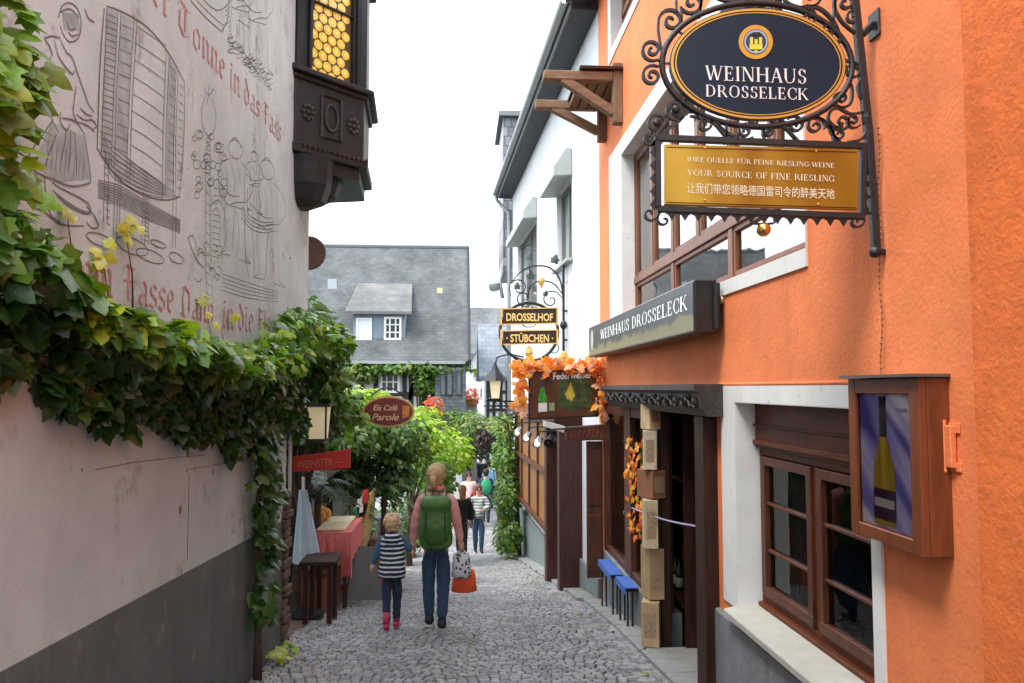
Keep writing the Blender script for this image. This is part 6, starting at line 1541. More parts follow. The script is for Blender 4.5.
bush('ivy', 'bushy ivy growing up the corner of the boarded front, down to the setts', 'ivy',
     [(P(508, 535, 17.6), (.30, .6, .46), 900, .10, (.09, .18, .035)), (P(507, 495, 17.8), (.30, .6, .55), 900, .10, (.08, .16, .03)), (P(505, 455, 18.2), (.28, .6, .60), 900, .10, (.12, .22, .05)), (P(506, 425, 18.4), (.30, .5, .35), 500, .10, (.16, .25, .06))], [(1.35, 17.9, gz(17.9)), (1.3, 17.9, -1), (1.3, 17.9, .6)])
bush('garden_shrub', 'pale green shrub at the foot of the slate-hung bay', 'shrub', [(P(472, 428, 26), (.7, .6, .55), 900, .14, (.15, .22, .07)), (P(455, 420, 27), (.8, .6, .4), 600, .14, MG), (P(440, 425, 26.5), (.6, .6, .5), 500, .14, OL)], [(.3, 26.3, -3), (.3, 26.3, -1.5), (.3, 26.3, 0)])
bush('laurel_hedge', 'dark green laurels under the yellow-green vine, along the left of the lane', 'hedge',
     [((-1.75, 14.2, -1.35), (.5, .8, .75), 900, .11, DG), ((-1.5, 16.3, -1.6), (.5, .9, .8), 900, .11, (.045, .10, .02)), ((-1.35, 18.6, -1.7), (.5, .9, .9), 800, .12, (.07, .14, .03)), ((-1.0, 21.5, -1.7), (.6, 1.0, 1.0), 900, .13, (.08, .15, .04)), ((-1.9, 13.4, -.5), (.4, .5, .6), 500, .11, DG)], [(-1.75, 14.2, -1.9), (-1.75, 14.2, -1.5), (-1.75, 14.2, -1.2)])
bush('copper_shrub', 'dark purplish shrub hanging over the far end of the lane', 'shrub', [(P(489, 438, 25), (.42, .5, .45), 700, .12, (.045, .025, .03)), (P(478, 450, 27), (.45, .5, .3), 400, .12, (.03, .05, .02)), (P(497, 425, 24), (.3, .4, .25), 300, .12, (.2, .26, .1))], [(1.25, 24.8, -2.8), (1.2, 24.8, -1.2), (1.1, 24.8, .1)])
for (x, y, Y, lb, s_) in ((433, 405, 25, 'orange-red geraniums left of the slate-hung bay', .32), (469, 396, 29, 'orange-red geraniums on the house right of the slate-hung bay', .38)):
    c = ony(x, y, Y); t = thing('flower_box', lb, 'flowers', c-Vector((0, 0, .3)))
    mb = MB(); mb.box(c.x-.35, c.x+.35, c.y-.1, c.y+.15, c.z-.3, c.z-.12); mb.build('planter', M('terracotta', (.30, .10, .05), .8), t)
    mb = MB(); blob(mb, c, (s_, .2, s_), 220, .10, (.75, .11, .04), shape=LEAF_S); blob(mb, c-Vector((0, 0, .1)), (s_, .2, s_*.7), 120, .10, MG, shape=LEAF_S); mb.build('blossom', m_lf, t, col=True)
mb = MB(); c = ony(433, 430, 25); mb.box(c.x-.5, c.x+.5, 25.1, 25.3, gz(25)-.2, ony(433, 405, 25).z-.31); mb.build('garden_wall', M('old_garden_wall', (.08, .075, .06), .9, .3, 5), label='old low garden wall under the geraniums by the slate bay', cat='wall')
mb = MB(); c = ony(469, 396, 29); mb.box(c.x-.3, c.x+.3, 29.1, 29.5, gz(29)-.2, c.z-.31); mb.build('stone_pillar', M('pale_wall2', (.2, .2, .19), .9, .2, 5), label='pale pillar carrying geraniums at the right edge of the slate house', cat='pillar')
# ================================================================= TERRACE: pavilion, signs, tables
m_pav = M('pavilion_timber', (.030, .014, .009), .65, .5, 4, .3, 20)
pv = thing('pavilion', 'dark timber dining pavilion under vines behind the red sign', 'pavilion', (-3.6, 11.5, gz(11.5)))
mb = MB(); mb.box(-6.5, -1.85, 9.6, 13.0, .90, .98); mb.build('roof', m_pav, pv)
mb = MB(); mb.box(-6.5, -1.45, 12.9, 13.05, gz(13)-.2, .9); mb.box(-6.5, -6.4, 8.8, 12.9, gz(9)-.5, .9); mb.build('back_wall', M('pavilion_boards', (.045, .015, .010), .7, .5, 5, .3, 20, stretch=(6, 6, .5)), pv)
for x, y in ((-2.0, 9.7), (-1.9, 12.7), (-4.2, 9.7)):
    mb = MB(); mb.box(x-.06, x+.06, y-.06, y+.06, gz(y)-.05, .899); mb.build('post', m_pav, pv)
for x0, x1 in ((-3.05, -2.65), (-2.45, -2.1)):
    mb = MB(); mb.box(x0, x1, 12.84, 12.898, .05, .5); mb.build('pale_window', M('dim_window', (.35, .3, .2), .5, .3, 4), pv)  # flat slabs; their lit look is only pale colour
# brown steps and rail at the back
mb = MB()
for k in range(4): mb.box(-2.15, -1.35, 12.0+k*.22, 12.9, gz(12.4)-.05+k*.14, gz(12.4)+.09+k*.14)
st = mb.build('wooden_steps', M('red_steps', (.17, .05, .025), .7, .4, 4), label='red-brown wooden steps at the back of the terrace', cat='steps')
# red sign
t = thing('red_sign', 'long red sign board with dull gold letters below the vines', 'sign', P(320, 470, 9.0))
mb = MB(); a, b_ = ony(293, 472, 9.0), ony(350, 468, 9.0); zt0, zt1 = ony(293, 457, 9.0).z, ony(350, 449, 9.0).z
mb.prism([(a.x, 9.0, a.z), (b_.x, 9.0, b_.z), (b_.x, 9.0, zt1), (a.x, 9.0, zt0)], (0, .05, 0)); bd = mb.build('board', M('sign_red', (.42, .018, .012), .45, .15, 4), t)
mb = MB(); sans(mb, 'WEINSTER —', ony(320, 466.5, 8.995), (1, 0, .075), (0, 0, 1), SN, .085, .50); mb.build('lettering', M('dull_gold_letter', (.45, .16, .07), .5), bd)
mb = MB(); mb.tube([(a.x+.05, 9.02, zt0), (a.x+.05, 9.02, .9)], .01, 5); mb.tube([(b_.x-.05, 9.02, zt1), (b_.x-.05, 9.02, .97)], .01, 5); mb.build('hanger', m_iron, t)
# cream light boxes among the leaves
for (x0, y0_, x1, y1_, Y, lb) in ((305, 407, 328, 439, 8.85, 'tall cream lantern box with black frame among leaves, above the red sign'), (341, 400, 361, 421, 10.4, 'small cream light box half hidden by leaves, left of the oval cafe sign')):
    p, q = ony(x0, y1_, Y), ony(x1, y0_, Y); t = thing('light_box', lb, 'lantern', ((p.x+q.x)/2, Y, p.z), 'cream light boxes in the vines')
    mb = MB(); mb.prism([(p.x+.03, Y, p.z), (q.x-.03, Y, p.z), (q.x, Y, q.z), (p.x, Y, q.z)], (0, .2, 0)); mb.build('glass_body', M('cream_box', (.72, .60, .36), .5, .12, 5, emit=.12), t)
    mb = MB(); mb.box(p.x-.02, q.x+.02, Y-.02, Y+.22, q.z, q.z+.03); mb.box(p.x+.01, q.x-.01, Y-.02, Y+.22, p.z-.03, p.z)
    for x in (p.x+.005, q.x-.03): mb.box(x, x+.02, Y-.012, Y-.001, p.z, q.z)
    mb.tube([((p.x+q.x)/2, Y+.1, q.z+.03), ((p.x+q.x)/2-.1, Y+.1, q.z+.3), ((p.x+q.x)/2-.5, Y+.2, q.z+.35)], .012, 5); mb.build('frame', m_iron, t)
# oval cafe sign
YK = 10.5; cc = ony(388.5, 411.5, YK)
t = thing('cafe_sign', 'oval dark red cafe sign with curly pale lettering and a beer glass picture', 'sign', (cc.x, YK, cc.z-.2))
def oval(rx, rz, d0, d1, name, mat, parent):
    mb = MB(); mb.prism([(cc.x+rx*math.cos(2*PI*i/40), YK+d0, cc.z+rz*math.sin(2*PI*i/40)) for i in range(40)], (0, d1-d0, 0)); return mb.build(name, mat, parent)
oval(.345, .208, .0, .06, 'rim', M('pale_gold', (.5, .33, .12), .5), t); bd = oval(.318, .183, -.01, .03, 'board', M('maroon', (.14, .015, .010), .35, .3, 5), t)
mb = MB(); sans(mb, 'Eis Café', Vector((cc.x-.04, YK-.014, cc.z+.015)), (1, 0, 0), (0, 0, 1), SN, .075, .33, shear=.35, bold=.01); sans(mb, 'Parole', Vector((cc.x-.04, YK-.014, cc.z-.115)), (1, 0, 0), (0, 0, 1), SN, .09, .36, shear=.35, bold=.01); mb.build('lettering', M('pink_cream', (.62, .38, .26), .5), bd)
mb = MB(); mb.prism([(cc.x+.19, YK-.012, cc.z-.09), (cc.x+.27, YK-.012, cc.z-.07), (cc.x+.285, YK-.012, cc.z+.07), (cc.x+.18, YK-.012, cc.z+.08)], (0, -.004, 0)); mb.build('glass_picture', M('beer_amber', (.5, .18, .02), .4, .5, 20), bd)
mb = MB(); mb.tube([(cc.x-.36, YK, cc.z-.1), (cc.x-.36, YK, cc.z+.24)], .014, 6); mb.tube([(cc.x-.24+.44*i/10, YK, cc.z+.20+.12*math.sin(PI*i/10)) for i in range(11)], .012, 6); mb.tube([(cc.x-.36, YK, cc.z+.2), (cc.x-.9, YK+.1, cc.z+.2)], .014, 6); mb.build('iron_hanger', m_iron, t)
# closed pale-blue parasol
b0 = gnd(306, 622); bY = 9.25; c0 = ony(303, 490, bY); c1 = ony(307, 562, bY)
t = thing('folded_parasol', 'folded pale blue parasol standing at the corner of the painted house', 'parasol', (c1.x, bY, gz(bY)))
mb = MB(); n = 18; vs = []; 
for k in range(7):
    f = k/6; cx = c0.x+(c1.x-c0.x)*f; z = c0.z+(c1.z-c0.z)*f; r = .035+.10*f
    vs += [(cx+math.cos(2*PI*j/n)*r*(1+.22*(j % 2)), bY+math.sin(2*PI*j/n)*r*(1+.22*(j % 2)), z) for j in range(n)]
mb.add(vs, [(k*n+j, k*n+(j+1) % n, (k+1)*n+(j+1) % n, (k+1)*n+j) for k in range(6) for j in range(n)]); mb.build('canopy', M('pale_blue_cloth', (.40, .50, .58), .9, .12, 8), t, thick=.004)
mb = MB(); mb.tube([(c1.x, bY, gz(bY)), (c0.x, bY, c0.z+.15)], .018, 8); mb.build('pole', m_wframe, t); mb = MB(); mb.lathe([(.2, 0), (.2, .05), (.04, .08)], (c1.x, bY, gz(bY)+.02), 14); mb.build('base', m_black, t)
# tables
def table(name, label, x0, x1, y0_, y1_, zt, mat, legs=.05, group=None):
    zb = gz((y0_+y1_)/2); t = thing(name, label, 'table', ((x0+x1)/2, (y0_+y1_)/2, zb), group)
    mb = MB(); mb.box(x0, x1, y0_, y1_, zt-.04, zt); mb.build('tabletop', mat, t, bevel=.006)
    for x in (x0+.04, x1-.04-legs):
        for y in (y0_+.04, y1_-.04-legs): mb = MB(); mb.box(x, x+legs, y, y+legs, gz(y)+.02, zt-.041); mb.build('leg', mat, t)
    return t
a = ony(300, 553, 8.75); b_ = ony(336, 553, 8.75)
table('dark_table', 'small dark wooden table at the edge of the setts by the painted house', a.x, b_.x, 8.7, 9.2, gz(8.95)+.72, m_dark)
a = ony(314, 533, 9.9); b_ = ony(350, 533, 9.9); zt = ony(330, 533, 9.9).z
table('buffet_table', 'buffet table under a pink cloth, behind the small dark table', a.x, b_.x, 9.9, 11.0, zt, m_dark)
mb = MB(); n = 14
def skirt(x0, y0_, x1, y1_, drop):
    vs = []
    for i in range(n+1):
        x, y = x0+(x1-x0)*i/n, y0_+(y1_-y0_)*i/n; q = .018*math.sin(i*2.1); dn = Vector((y1_-y0_, -(x1-x0), 0)).normalized()
        vs += [Vector((x, y, zt+.012)), Vector((x, y, zt-drop*.6))+dn*q, Vector((x, y, zt-drop-(.05 if i in (0, n) else .0)))+dn*q*1.7]
    mb.add(vs, [(3*i+k, 3*i+3+k, 3*i+4+k, 3*i+1+k) for i in range(n) for k in (0, 1)])
skirt(a.x-.02, 9.88, b_.x+.02, 9.88, .26); skirt(b_.x+.02, 9.88, b_.x+.02, 11.02, .30); skirt(b_.x-.10, 9.86, b_.x+.03, 9.86, .52)
mb.quad((a.x-.02, 9.88, zt+.012), (b_.x+.02, 9.88, zt+.012), (b_.x+.02, 11.02, zt+.012), (a.x-.02, 11.02, zt+.012))
mb.build('tablecloth', M('pink_cloth', (.62, .16, .15), .9, .25, 30), label='pink and red cloth draped over the buffet table', cat='tablecloth', thick=.004)
mb = MB(); mb.box(a.x+.03, b_.x-.06, 9.95, 10.9, zt+.018, zt+.05); mb.build('cream_runner', M('cream_cloth', (.68, .60, .40), .9, .15, 30), label='cream runner laid along the top of the pink cloth', cat='runner', bevel=.006)
for i, (x, y, lb) in enumerate(((318, 519, 'orange squash at the left of the cream runner'), (324, 522, 'orange squash in the middle of the cream runner'), (321, 514, 'yellow squash behind the two orange squashes'))):
    c = ony(x, y, 10.4+.15*i); mb = MB(); mb.ball((c.x, c.y, zt+.05+.085), .09, 12, 8, (1.1, 1.1, .9)); mb.tube([(c.x, c.y, zt+.20), (c.x+.02, c.y, zt+.25)], .01, 5)
    mb.build('squash', M('squash_orange', (.62, .26, .04), .5, .3, 9) if i < 2 else M('squash_yellow', (.6, .42, .06), .5, .3, 9), label=lb, cat='squash', group='squashes on the buffet', smooth=True)
# yellow boat-shaped counter with bunting
YB = 11.1
t = thing('boat_counter', 'yellow boat-shaped serving counter with a curved up stern, behind the pink cloth', 'counter', P(357, 560, YB))
mb = MB(); out = [(330, 566), (331, 545), (341, 543), (352, 534), (361, 521), (366, 507), (368, 494), (370.5, 494), (370, 510), (368, 530), (364, 548), (358, 566)]
mb.prism([ony(x, y, YB) for x, y in out], (0, .7, 0)); mb.build('hull', M('boat_yellow', (.55, .40, .13), .55, .25, 5, stretch=(.5, .5, 5)), t, bevel=.01)
mb = MB(); mb.tube([ony(x, y, YB-.01) for x, y in [(331, 545), (341, 543), (352, 534), (361, 521), (366, 507), (368, 494)]], .02, 6); mb.build('gunwale', m_dark, t)
bu = thing('bunting', 'green, white and red pennants strung along the rim of the yellow counter', 'bunting', P(352, 540, YB-.1))
cols = [M('pennant_red', (.55, .03, .03), .8), M('pennant_white', (.72, .72, .70), .8), M('pennant_green', (.02, .28, .10), .8)]
for i, (x, y) in enumerate(((343, 534), (347, 524), (351.5, 521), (356, 515), (360, 506), (365, 497))):
    p = ony(x, y, YB-.12); mb = MB(); r_ = random.uniform(-.02, .02)
    mb.prism([p+Vector((-.04, 0, .09)), p+Vector((.045, 0, .11)), p+Vector((.04, 0, -.07+r_)), p+Vector((-.035, 0, -.10))], (0, .008, 0)); mb.build('pennant', cols[(0, 1, 2, 2, 1, 0)[i]], bu)
mb = MB(); mb.tube([ony(x, y, YB-.115) for x, y in ((338, 535), (346, 520), (352, 513), (358, 504), (366, 490))], .006, 5); mb.build('string', m_wframe, bu)
# white panel standing in for a bright gap, and palms
mb = MB(); p, q = ony(307, 520, 12.2), ony(349, 470, 12.2); mb.box(p.x, q.x, 12.2, 12.26, gz(12)-.05, q.z); mb.build('bright_gap_panel', M('bright_gap_white', (.8, .8, .78), .8, .1, 5), label='white panel standing in for a bright gap behind the terrace palms', cat='screen')
def palm(name, lb, c, n, ln, col, pot=True):
    t = thing(name, lb, 'plant', (c[0], c[1], gz(c[1])), 'potted palms on the terrace'); mb = MB()
    for k in range(n):
        a = random.uniform(0, 2*PI); e = random.uniform(.2, 1.2); d = Vector((math.cos(a), math.sin(a), 0)); prev = Vector(c)
        for s in range(9):
            f = (s+1)/9; p = Vector(c)+d*ln*f*math.cos(e*.6)+Vector((0, 0, ln*(math.sin(e)*f-.75*f*f)))
            sd = d.cross(Vector((0, 0, 1))).normalized()
            for sg in (-1, 1):
                tip = p+sd*sg*.20*(1-f*.6)+d*.08-Vector((0, 0, .05)); mb.add([prev, p, tip], [(0, 1, 2)], lc(col, .3))
            prev = p
    mb.build('fronds', m_lf, t, col=True)
    mb = MB(); mb.tube([(c[0], c[1], gz(c[1])+.3), c], [.05, .04], 7); mb.build('trunk', m_stem, t); mb = MB(); mb.lathe([(.16, .02), (.22, .4), (.24, .42), (.20, .42), (.18, .38)], (c[0], c[1], gz(c[1])), 14); mb.build('pot', MATS['terracotta'], t, smooth=False)
palm('potted_palm', 'potted palm in front of the white panel', P(330, 485, 11.6), 26, .85, (.035, .06, .02)); palm('potted_palm', 'potted palm right of the yellow counter stern', P(384, 492, 11.9), 24, .55, (.08, .14, .05)); palm('potted_palm', 'dark potted palm under the red sign, nearest the corner', P(318, 488, 10.2), 16, .5, (.03, .045, .03))
# grey board leaning, low planter, grey cafe table
a = gnd(350, 596); 
a.y = 10.2
t = thing('leaning_board', 'plain dark grey board leaning on the terrace edge beside the child', 'board', tuple(a))
mb = MB(); Yb = a.y; pts = [ony(350, 549, Yb), ony(371, 551, Yb), ony(384, 600, Yb), ony(347, 601, Yb)]; pts = [Vector((p.x, Yb+(.22 if i < 2 else 0), max(p.z, gz(Yb)+.015))) for i, p in enumerate(pts)]
mb.prism(pts, (0, .025, 0)); mb.build('panel', M('slate_board', (.10, .095, .10), .7, .1, 4), t)
mb = MB(); mb.beam(pts[0]+Vector((.05, .03, -.02)), (pts[0].x+.05, Yb+.42, gz(Yb+.4)+.02), .03, .02); mb.build('prop', m_dark, t)
c = gnd(379, 575); p, q = ony(371, 577, 12.1), ony(388, 541, 12.1)
mb = MB(); mb.box(p.x, q.x, 12.1, 12.6, gz(12.1)-.02, q.z); mb.box(p.x-.02, q.x+.02, 12.08, 12.62, q.z, q.z+.03); mb.build('timber_planter', M('orange_wood', (.36, .12, .04), .6, .3, 4, stretch=(1, 1, 6)), label='orange-brown timber planter box between the grey board and the child', cat='planter', bevel=.006)
p = ony(389, 517, 12.3); table('cafe_table', 'pale grey round-edged cafe table behind the child', p.x-.22, p.x+.22, 12.2, 12.65, p.z, M('pale_grey_top', (.45, .5, .5), .4), .03)
# straw hat / small lamp cluster under the red sign: pale blue hydrangea head in a hanging pot
c = ony(319, 477, 9.3); t = thing('hanging_flowers', 'pale blue flower ball hanging under the red sign', 'flowers', (c.x, c.y, c.z-.1)); mb = MB(); blob(mb, c, (.08, .08, .08), 120, .045, (.45, .52, .68), shape=LEAF_S, spread=.15); mb.build('blossom', m_lf, t, col=True); mb = MB(); mb.tube([c, (c.x, c.y, .95)], .005, 4); mb.build('cord', m_iron, t)
# ================================================================= PEOPLE
def skin_mesh(verts, edges, rad, sub=1):
    me = bpy.data.meshes.new('sk'); me.from_pydata(verts, edges, []); ob = bpy.data.objects.new('sk', me); COL.objects.link(ob)
    md_ = ob.modifiers.new('s', 'SKIN'); md_.branch_smoothing = .6
    if not me.skin_vertices: me.skin_vertices.new() if hasattr(me.skin_vertices, 'new') else None
    for i, v in enumerate(me.skin_vertices[0].data):
        r = rad[i]; v.radius = r if hasattr(r, '__len__') else (r, r); v.use_root = (i == 0)
    sb = ob.modifiers.new('u', 'SUBSURF'); sb.levels = sub; sb.render_levels = sub
    dg = bpy.context.evaluated_depsgraph_get(); dg.update(); ev = bpy.data.meshes.new_from_object(ob.evaluated_get(dg))
    vs = [v.co.copy() for v in ev.vertices]; fs = [tuple(p.vertices) for p in ev.polygons]
    bpy.data.objects.remove(ob); bpy.data.meshes.remove(me); bpy.data.meshes.remove(ev)
    return vs, fs
m_skin = M('skin', (.52, .29, .21), .55, .08, 20, spec=.35)
m_jean = M('blue_jeans', (.030, .062, .115), .9, .25, 14, .3, 90)
m_djean = M('dark_jeans', (.018, .030, .055), .9, .25, 14, .3, 90)
m_sole = M('white_sole', (.55, .55, .53), .7)
def stripes(name, c1, c2, freq):
    m = bpy.data.materials.new(name); m.use_nodes = True; nt = m.node_tree; N = nt.nodes; K = nt.links; b = N['Principled BSDF']; b.inputs['Roughness'].default_value = .9
    tc = N.new('ShaderNodeTexCoord'); sp = N.new('ShaderNodeSeparateXYZ'); K.new(tc.outputs['Object'], sp.inputs[0])
    nz = N.new('ShaderNodeTexNoise'); nz.inputs['Scale'].default_value = 9; K.new(tc.outputs['Object'], nz.inputs['Vector'])
    a = N.new('ShaderNodeMath'); a.operation = 'MULTIPLY_ADD'; K.new(nz.outputs['Fac'], a.inputs[0]); a.inputs[1].default_value = .02; K.new(sp.outputs['Z'], a.inputs[2])
    s = N.new('ShaderNodeMath'); s.operation = 'MULTIPLY'; s.inputs[1].default_value = freq; K.new(a.outputs[0], s.inputs[0])
    f = N.new('ShaderNodeMath'); f.operation = 'FRACT'; K.new(s.outputs[0], f.inputs[0]); g = N.new('ShaderNodeMath'); g.operation = 'GREATER_THAN'; g.inputs[1].default_value = .62; K.new(f.outputs[0], g.inputs[0])
    mx = N.new('ShaderNodeMix'); mx.data_type = 'RGBA'; K.new(g.outputs[0], mx.inputs['Factor']); mx.inputs['A'].default_value = (*c1, 1); mx.inputs['B'].default_value = (*c2, 1); K.new(mx.outputs['Result'], b.inputs['Base Color']); return m
def person(label, x, y, H, yaw, top, pants, hair, armL=None, armR=None, step=.0, sleeves=True, shoes=None, hairkind='short', extra=None, child=False, face=False, group=None, puff=0.0, hip_w=1.0, headyaw=0.0):
    z0 = gz(y)+.016
    t = thing('person', label, 'person', (x, y, z0), group)
    Rm = Matrix.Rotation(yaw, 3, 'Z'); ty = .84
    def T(p): return Vector((x, y, z0))+Rm @ Vector((p[0]*H, p[1]*H, p[2]*H))
    hs_ = 1.22 if child else 1.0; hz = .835 if child else .85
    aL = armL or [(-.130, -.01, .645), (-.135, .02, .50)]; aR = armR or [(.130, -.01, .645), (.135, .02, .50)]
    J = [(0, 0, .515), (0, .004, .60), (0, 0, .70), (0, -.004, .785-(.015 if child else 0)), (0, 0, hz-.01), (0, .012, hz+.032*hs_), (0, .004, hz+.072*hs_), (0, -.004, hz+.108*hs_),
         (-.090, 0, .785), aL[0], aL[1], (.090, 0, .785), aR[0], aR[1],
         (-.048*hip_w, 0, .485), (-.046, .012+step*.3, .275), (-.040, -.012+step, .05), (.048*hip_w, 0, .485), (.046, .012-step*.3, .275), (.040, -.012-step, .05)]
    Rr = [.078, .066, .076, .060, .030, .040*hs_, .053*hs_, .040*hs_, .034, .024, .016, .034, .024, .016, .058, .035, .022, .058, .035, .022]
    bare = [.8, .8, .8, .85, 1, 1, 1, 1, .9, .75, 1, .9, .75, 1, .72, .72, .8, .72, .72, .8] if sleeves else [.8]*4+[1]*10+[.72]*6
    E = [(0, 1), (1, 2), (2, 3), (3, 4), (4, 5), (5, 6), (6, 7), (3, 8), (8, 9), (9, 10), (3, 11), (11, 12), (12, 13), (0, 14), (14, 15), (15, 16), (0, 17), (17, 18), (18, 19)]
    def grown(keep, add, over={}, fold=0.0):
        ids = sorted(keep); mp = {a: i for i, a in enumerate(ids)}
        V = [over.get(a, J[a]) for a in ids]; rr_ = [Rr[a]+(add[a] if isinstance(add, dict) and a in add else (add if not isinstance(add, dict) else .008)) for a in ids]
        vs, fs = skin_mesh([(v[0], v[1], v[2]) for v in V], [(mp[a], mp[b]) for a, b in E if a in mp and b in mp], rr_, 3 if fold and y < 12 else 2)
        out = []
        for v in vs:
            q = 1.0; w = Vector((v.x*16, v.y*16, v.z*26+label.__len__())); d = noise.noise_vector(w)*fold
            out.append(T((v.x+d.x, v.y*ty+d.y, v.z)))
        return out, fs
    keep_detail = 1
    # body: one surface, with hands, ears, nose
    mb = MB(); vs, fs = grown(range(20), {a: Rr[a]*(bare[a]-1) for a in range(20)}); mb.add(vs, fs)
    for sd, arm in ((-1, aL), (1, aR)):
        w_ = Vector(arm[1]); d = (w_-Vector(arm[0])).normalized(); side = Vector((sd, 0, 0)); side = (side-d*side.dot(d)).normalized(); fw_ = d.cross(side)
        mb.tube([T(w_*1), T(w_+d*.02), T(w_+d*.052)], [.016*H, .021*H, .018*H], 8)
        for k in range(4):
            o = w_+d*.048+fw_*(k-1.5)*.0095; ln = (.040, .046, .043, .033)[k]; c_ = -side*.012
            mb.tube([T(o), T(o+d*ln*.5+c_*.3), T(o+d*ln*.85+c_)], [.0058*H, .0052*H, .004*H], 6)
        o = w_+d*.015+fw_*.016; mb.tube([T(o), T(o+fw_*.014+d*.018), T(o+fw_*.016+d*.038)], [.007*H, .006*H, .0045*H], 6)
    hc = Vector((0, .006, hz+.072*hs_)); Hm = Matrix.Rotation(headyaw, 3, 'Z')
    def Hd(p): return T(hc+Hm @ (Vector(p)*hs_))
    for sd in (-1, 1): mb.ball(Hd((sd*.053, -.004, -.004)), .013*H*hs_, 6, 5, (.5, .7, 1.2))
    mb.tube([Hd((0, .048, .010)), Hd((0, .060, -.010)), Hd((0, .050, -.014))], [.004*H, .009*H, .006*H], 6)
    mb.build('body', m_skin, t, smooth=True)
    if face:
        for sd in (-1, 1):
            mb = MB(); mb.ball(Hd((sd*.020, .047, .004)), .0065*H, 6, 5, (1.3, .6, .8)); mb.build('eye', M('eye_dark', (.03, .02, .02), .3), t, smooth=True)
        mb = MB(); mb.tube([Hd((-.017, .045, -.030)), Hd((0, .051, -.031)), Hd((.017, .045, -.030))], .004*H, 5); mb.build('mouth', M('lips', (.35, .10, .09), .5), t)
    # trousers
    mb = MB(); vs, fs = grown([0, 1, 14, 15, 16, 17, 18, 19], {0: .008, 1: .0, 14: .008, 15: .008, 16: .012, 17: .008, 18: .008, 19: .012}, {1: (0, 0, .56)}, .0055); mb.add(vs, fs); mb.build('trousers', pants, t, smooth=True)
    # top
    k = [0, 1, 2, 3, 8, 11]+([9, 10, 12, 13] if sleeves else [9, 12])
    over = {} if sleeves else {9: tuple((Vector(J[8])+Vector(J[9]))/2), 12: tuple((Vector(J[11])+Vector(J[12]))/2)}
    over[0] = (0, 0, .478)
    add = {a: .009+puff for a in k}; add[0] = .016+puff; add[1] = .016+puff
    mb = MB(); vs, fs = grown(k, add, over, .0060); mb.add(vs, fs); mb.build('top', top, t, smooth=True)
    # shoes
    for i in (16, 19):
        a = Vector(J[i]); lift = 0.0
        mb = MB(); mb.tube([T((a.x, a.y-.028, .028)), T((a.x, a.y-.01, .032)), T((a.x, a.y+.03, .026)), T((a.x, a.y+.075, .018)), T((a.x, a.y+.095, .014))], [.020*H, .029*H, .026*H, .022*H, .012*H], 10); mb.tube([T((a.x, a.y, .03)), T((a.x, a.y, .06))], [.027*H, .027*H], 10)
        s_ = mb.build('shoe', shoes or m_black, t, smooth=True)
        mb = MB(); mb.prism([T((a.x+.026*c1, a.y+.03+.072*c2, -.002)) for c1, c2 in ((-.8, -.9), (.8, -.9), (1, 0), (.8, .85), (0, 1.05), (-.8, .85), (-1, 0))], (0, 0, .016)); mb.build('sole', m_sole if shoes is None or extra == 'sneaker' else shoes, s_)
    # hair
    mb = MB(); hr = .060*hs_*H; c = hc
    def hv(n_, m_, r, sc, off):
        ctr = Hd(off); b0 = len(mb.v); mb.ball((0, 0, 0), r, n_, m_, sc, .03)
        for i in range(b0, len(mb.v)): mb.v[i] = tuple(ctr+Rm @ Hm @ Vector(mb.v[i]))
    hv(22, 14, hr, (.98, 1.02, .98), (0, -.012, .010)); hv(18, 12, hr*.86, (1, .7, 1.15), (0, -.022, -.018))
    if hairkind == 'long': hv(12, 8, hr*.8, (1.1, .6, 1.7), (0, -.024, -.055))
    if hairkind == 'curly':
        for q in range(26):
            d = rnd_dir(); 
            if d.y > .35 and d.z < .4: continue
            hv(7, 5, hr*.36, (1, 1, 1), (d.x*.052, -.012+d.y*.050, .010+d.z*.052))
    if hairkind == 'pony':
        hv(10, 8, hr*.45, (.8, .8, 1), (0, -.066, .006)); mb.tube([Hd((0, -.066, .004)), Hd((.004, -.086, -.025)), Hd((.006, -.080, -.062)), Hd((.004, -.072, -.088))], [.020*H, .021*H, .016*H, .005*H], 8)
    mb.build('hair', hair, t, smooth=True)
    return t, T, Hd
m_blond = M('blond_hair', (.46, .29, .13), .6, .35, 60, .5, 120, stretch=(3, 3, .6)); m_pale_hair = M('pale_blond_hair', (.55, .36, .20), .6, .3, 60, .5, 120); m_brown = M('brown_hair', (.10, .045, .022), .6, .35, 60, .5, 120, stretch=(3, 3, .6)); m_dkh = M('dark_hair', (.03, .018, .013), .6, .3, 60)

g = gnd(436, 621); wy = 8.45; wx = ony(436, 560, wy).x
t, T, Hd = person('woman seen from behind in a pink top and blue jeans with a khaki cap', wx, wy, 1.72, 0.0, M('pink_top', (.62, .27, .25), .9, .12, 10, .4, 50), m_jean, m_blond,
    armL=[(-.128, -.01, .650), (-.140, .03, .515)], armR=[(.126, -.015, .650), (.150, .02, .51)], step=.045, hairkind='pony', extra='sneaker', shoes=M('dark_sneaker', (.02, .022, .028), .6), headyaw=-.25)
mb = MB(); mb.tube([Hd((math.cos(a)*.034, math.sin(a)*.034-.005, -.078+.006*math.sin(a*3))) for a in [2*PI*i/14 for i in range(14)]], .020*1.7, 8, close=True); mb.build('scarf', M('pink_scarf', (.66, .20, .20), .9, .2, 20), t, smooth=True)
c = Hd((0, .006, .026)); mb = MB(); mb.ball(c, .104, 24, 14, (.96, 1.0, .84)); mb.frame(Hd((-.03, .045, .030)), Hd((.03, .045, .030))-Hd((-.03, .045, .030)), Hd((0, .10, .022))-Hd((0, .045, .030)), Hd((0, 0, .005))-Hd((0, 0, 0))); mb.build('cap', M('khaki_cap', (.33, .25, .12), .9, .15, 20), t, smooth=True)
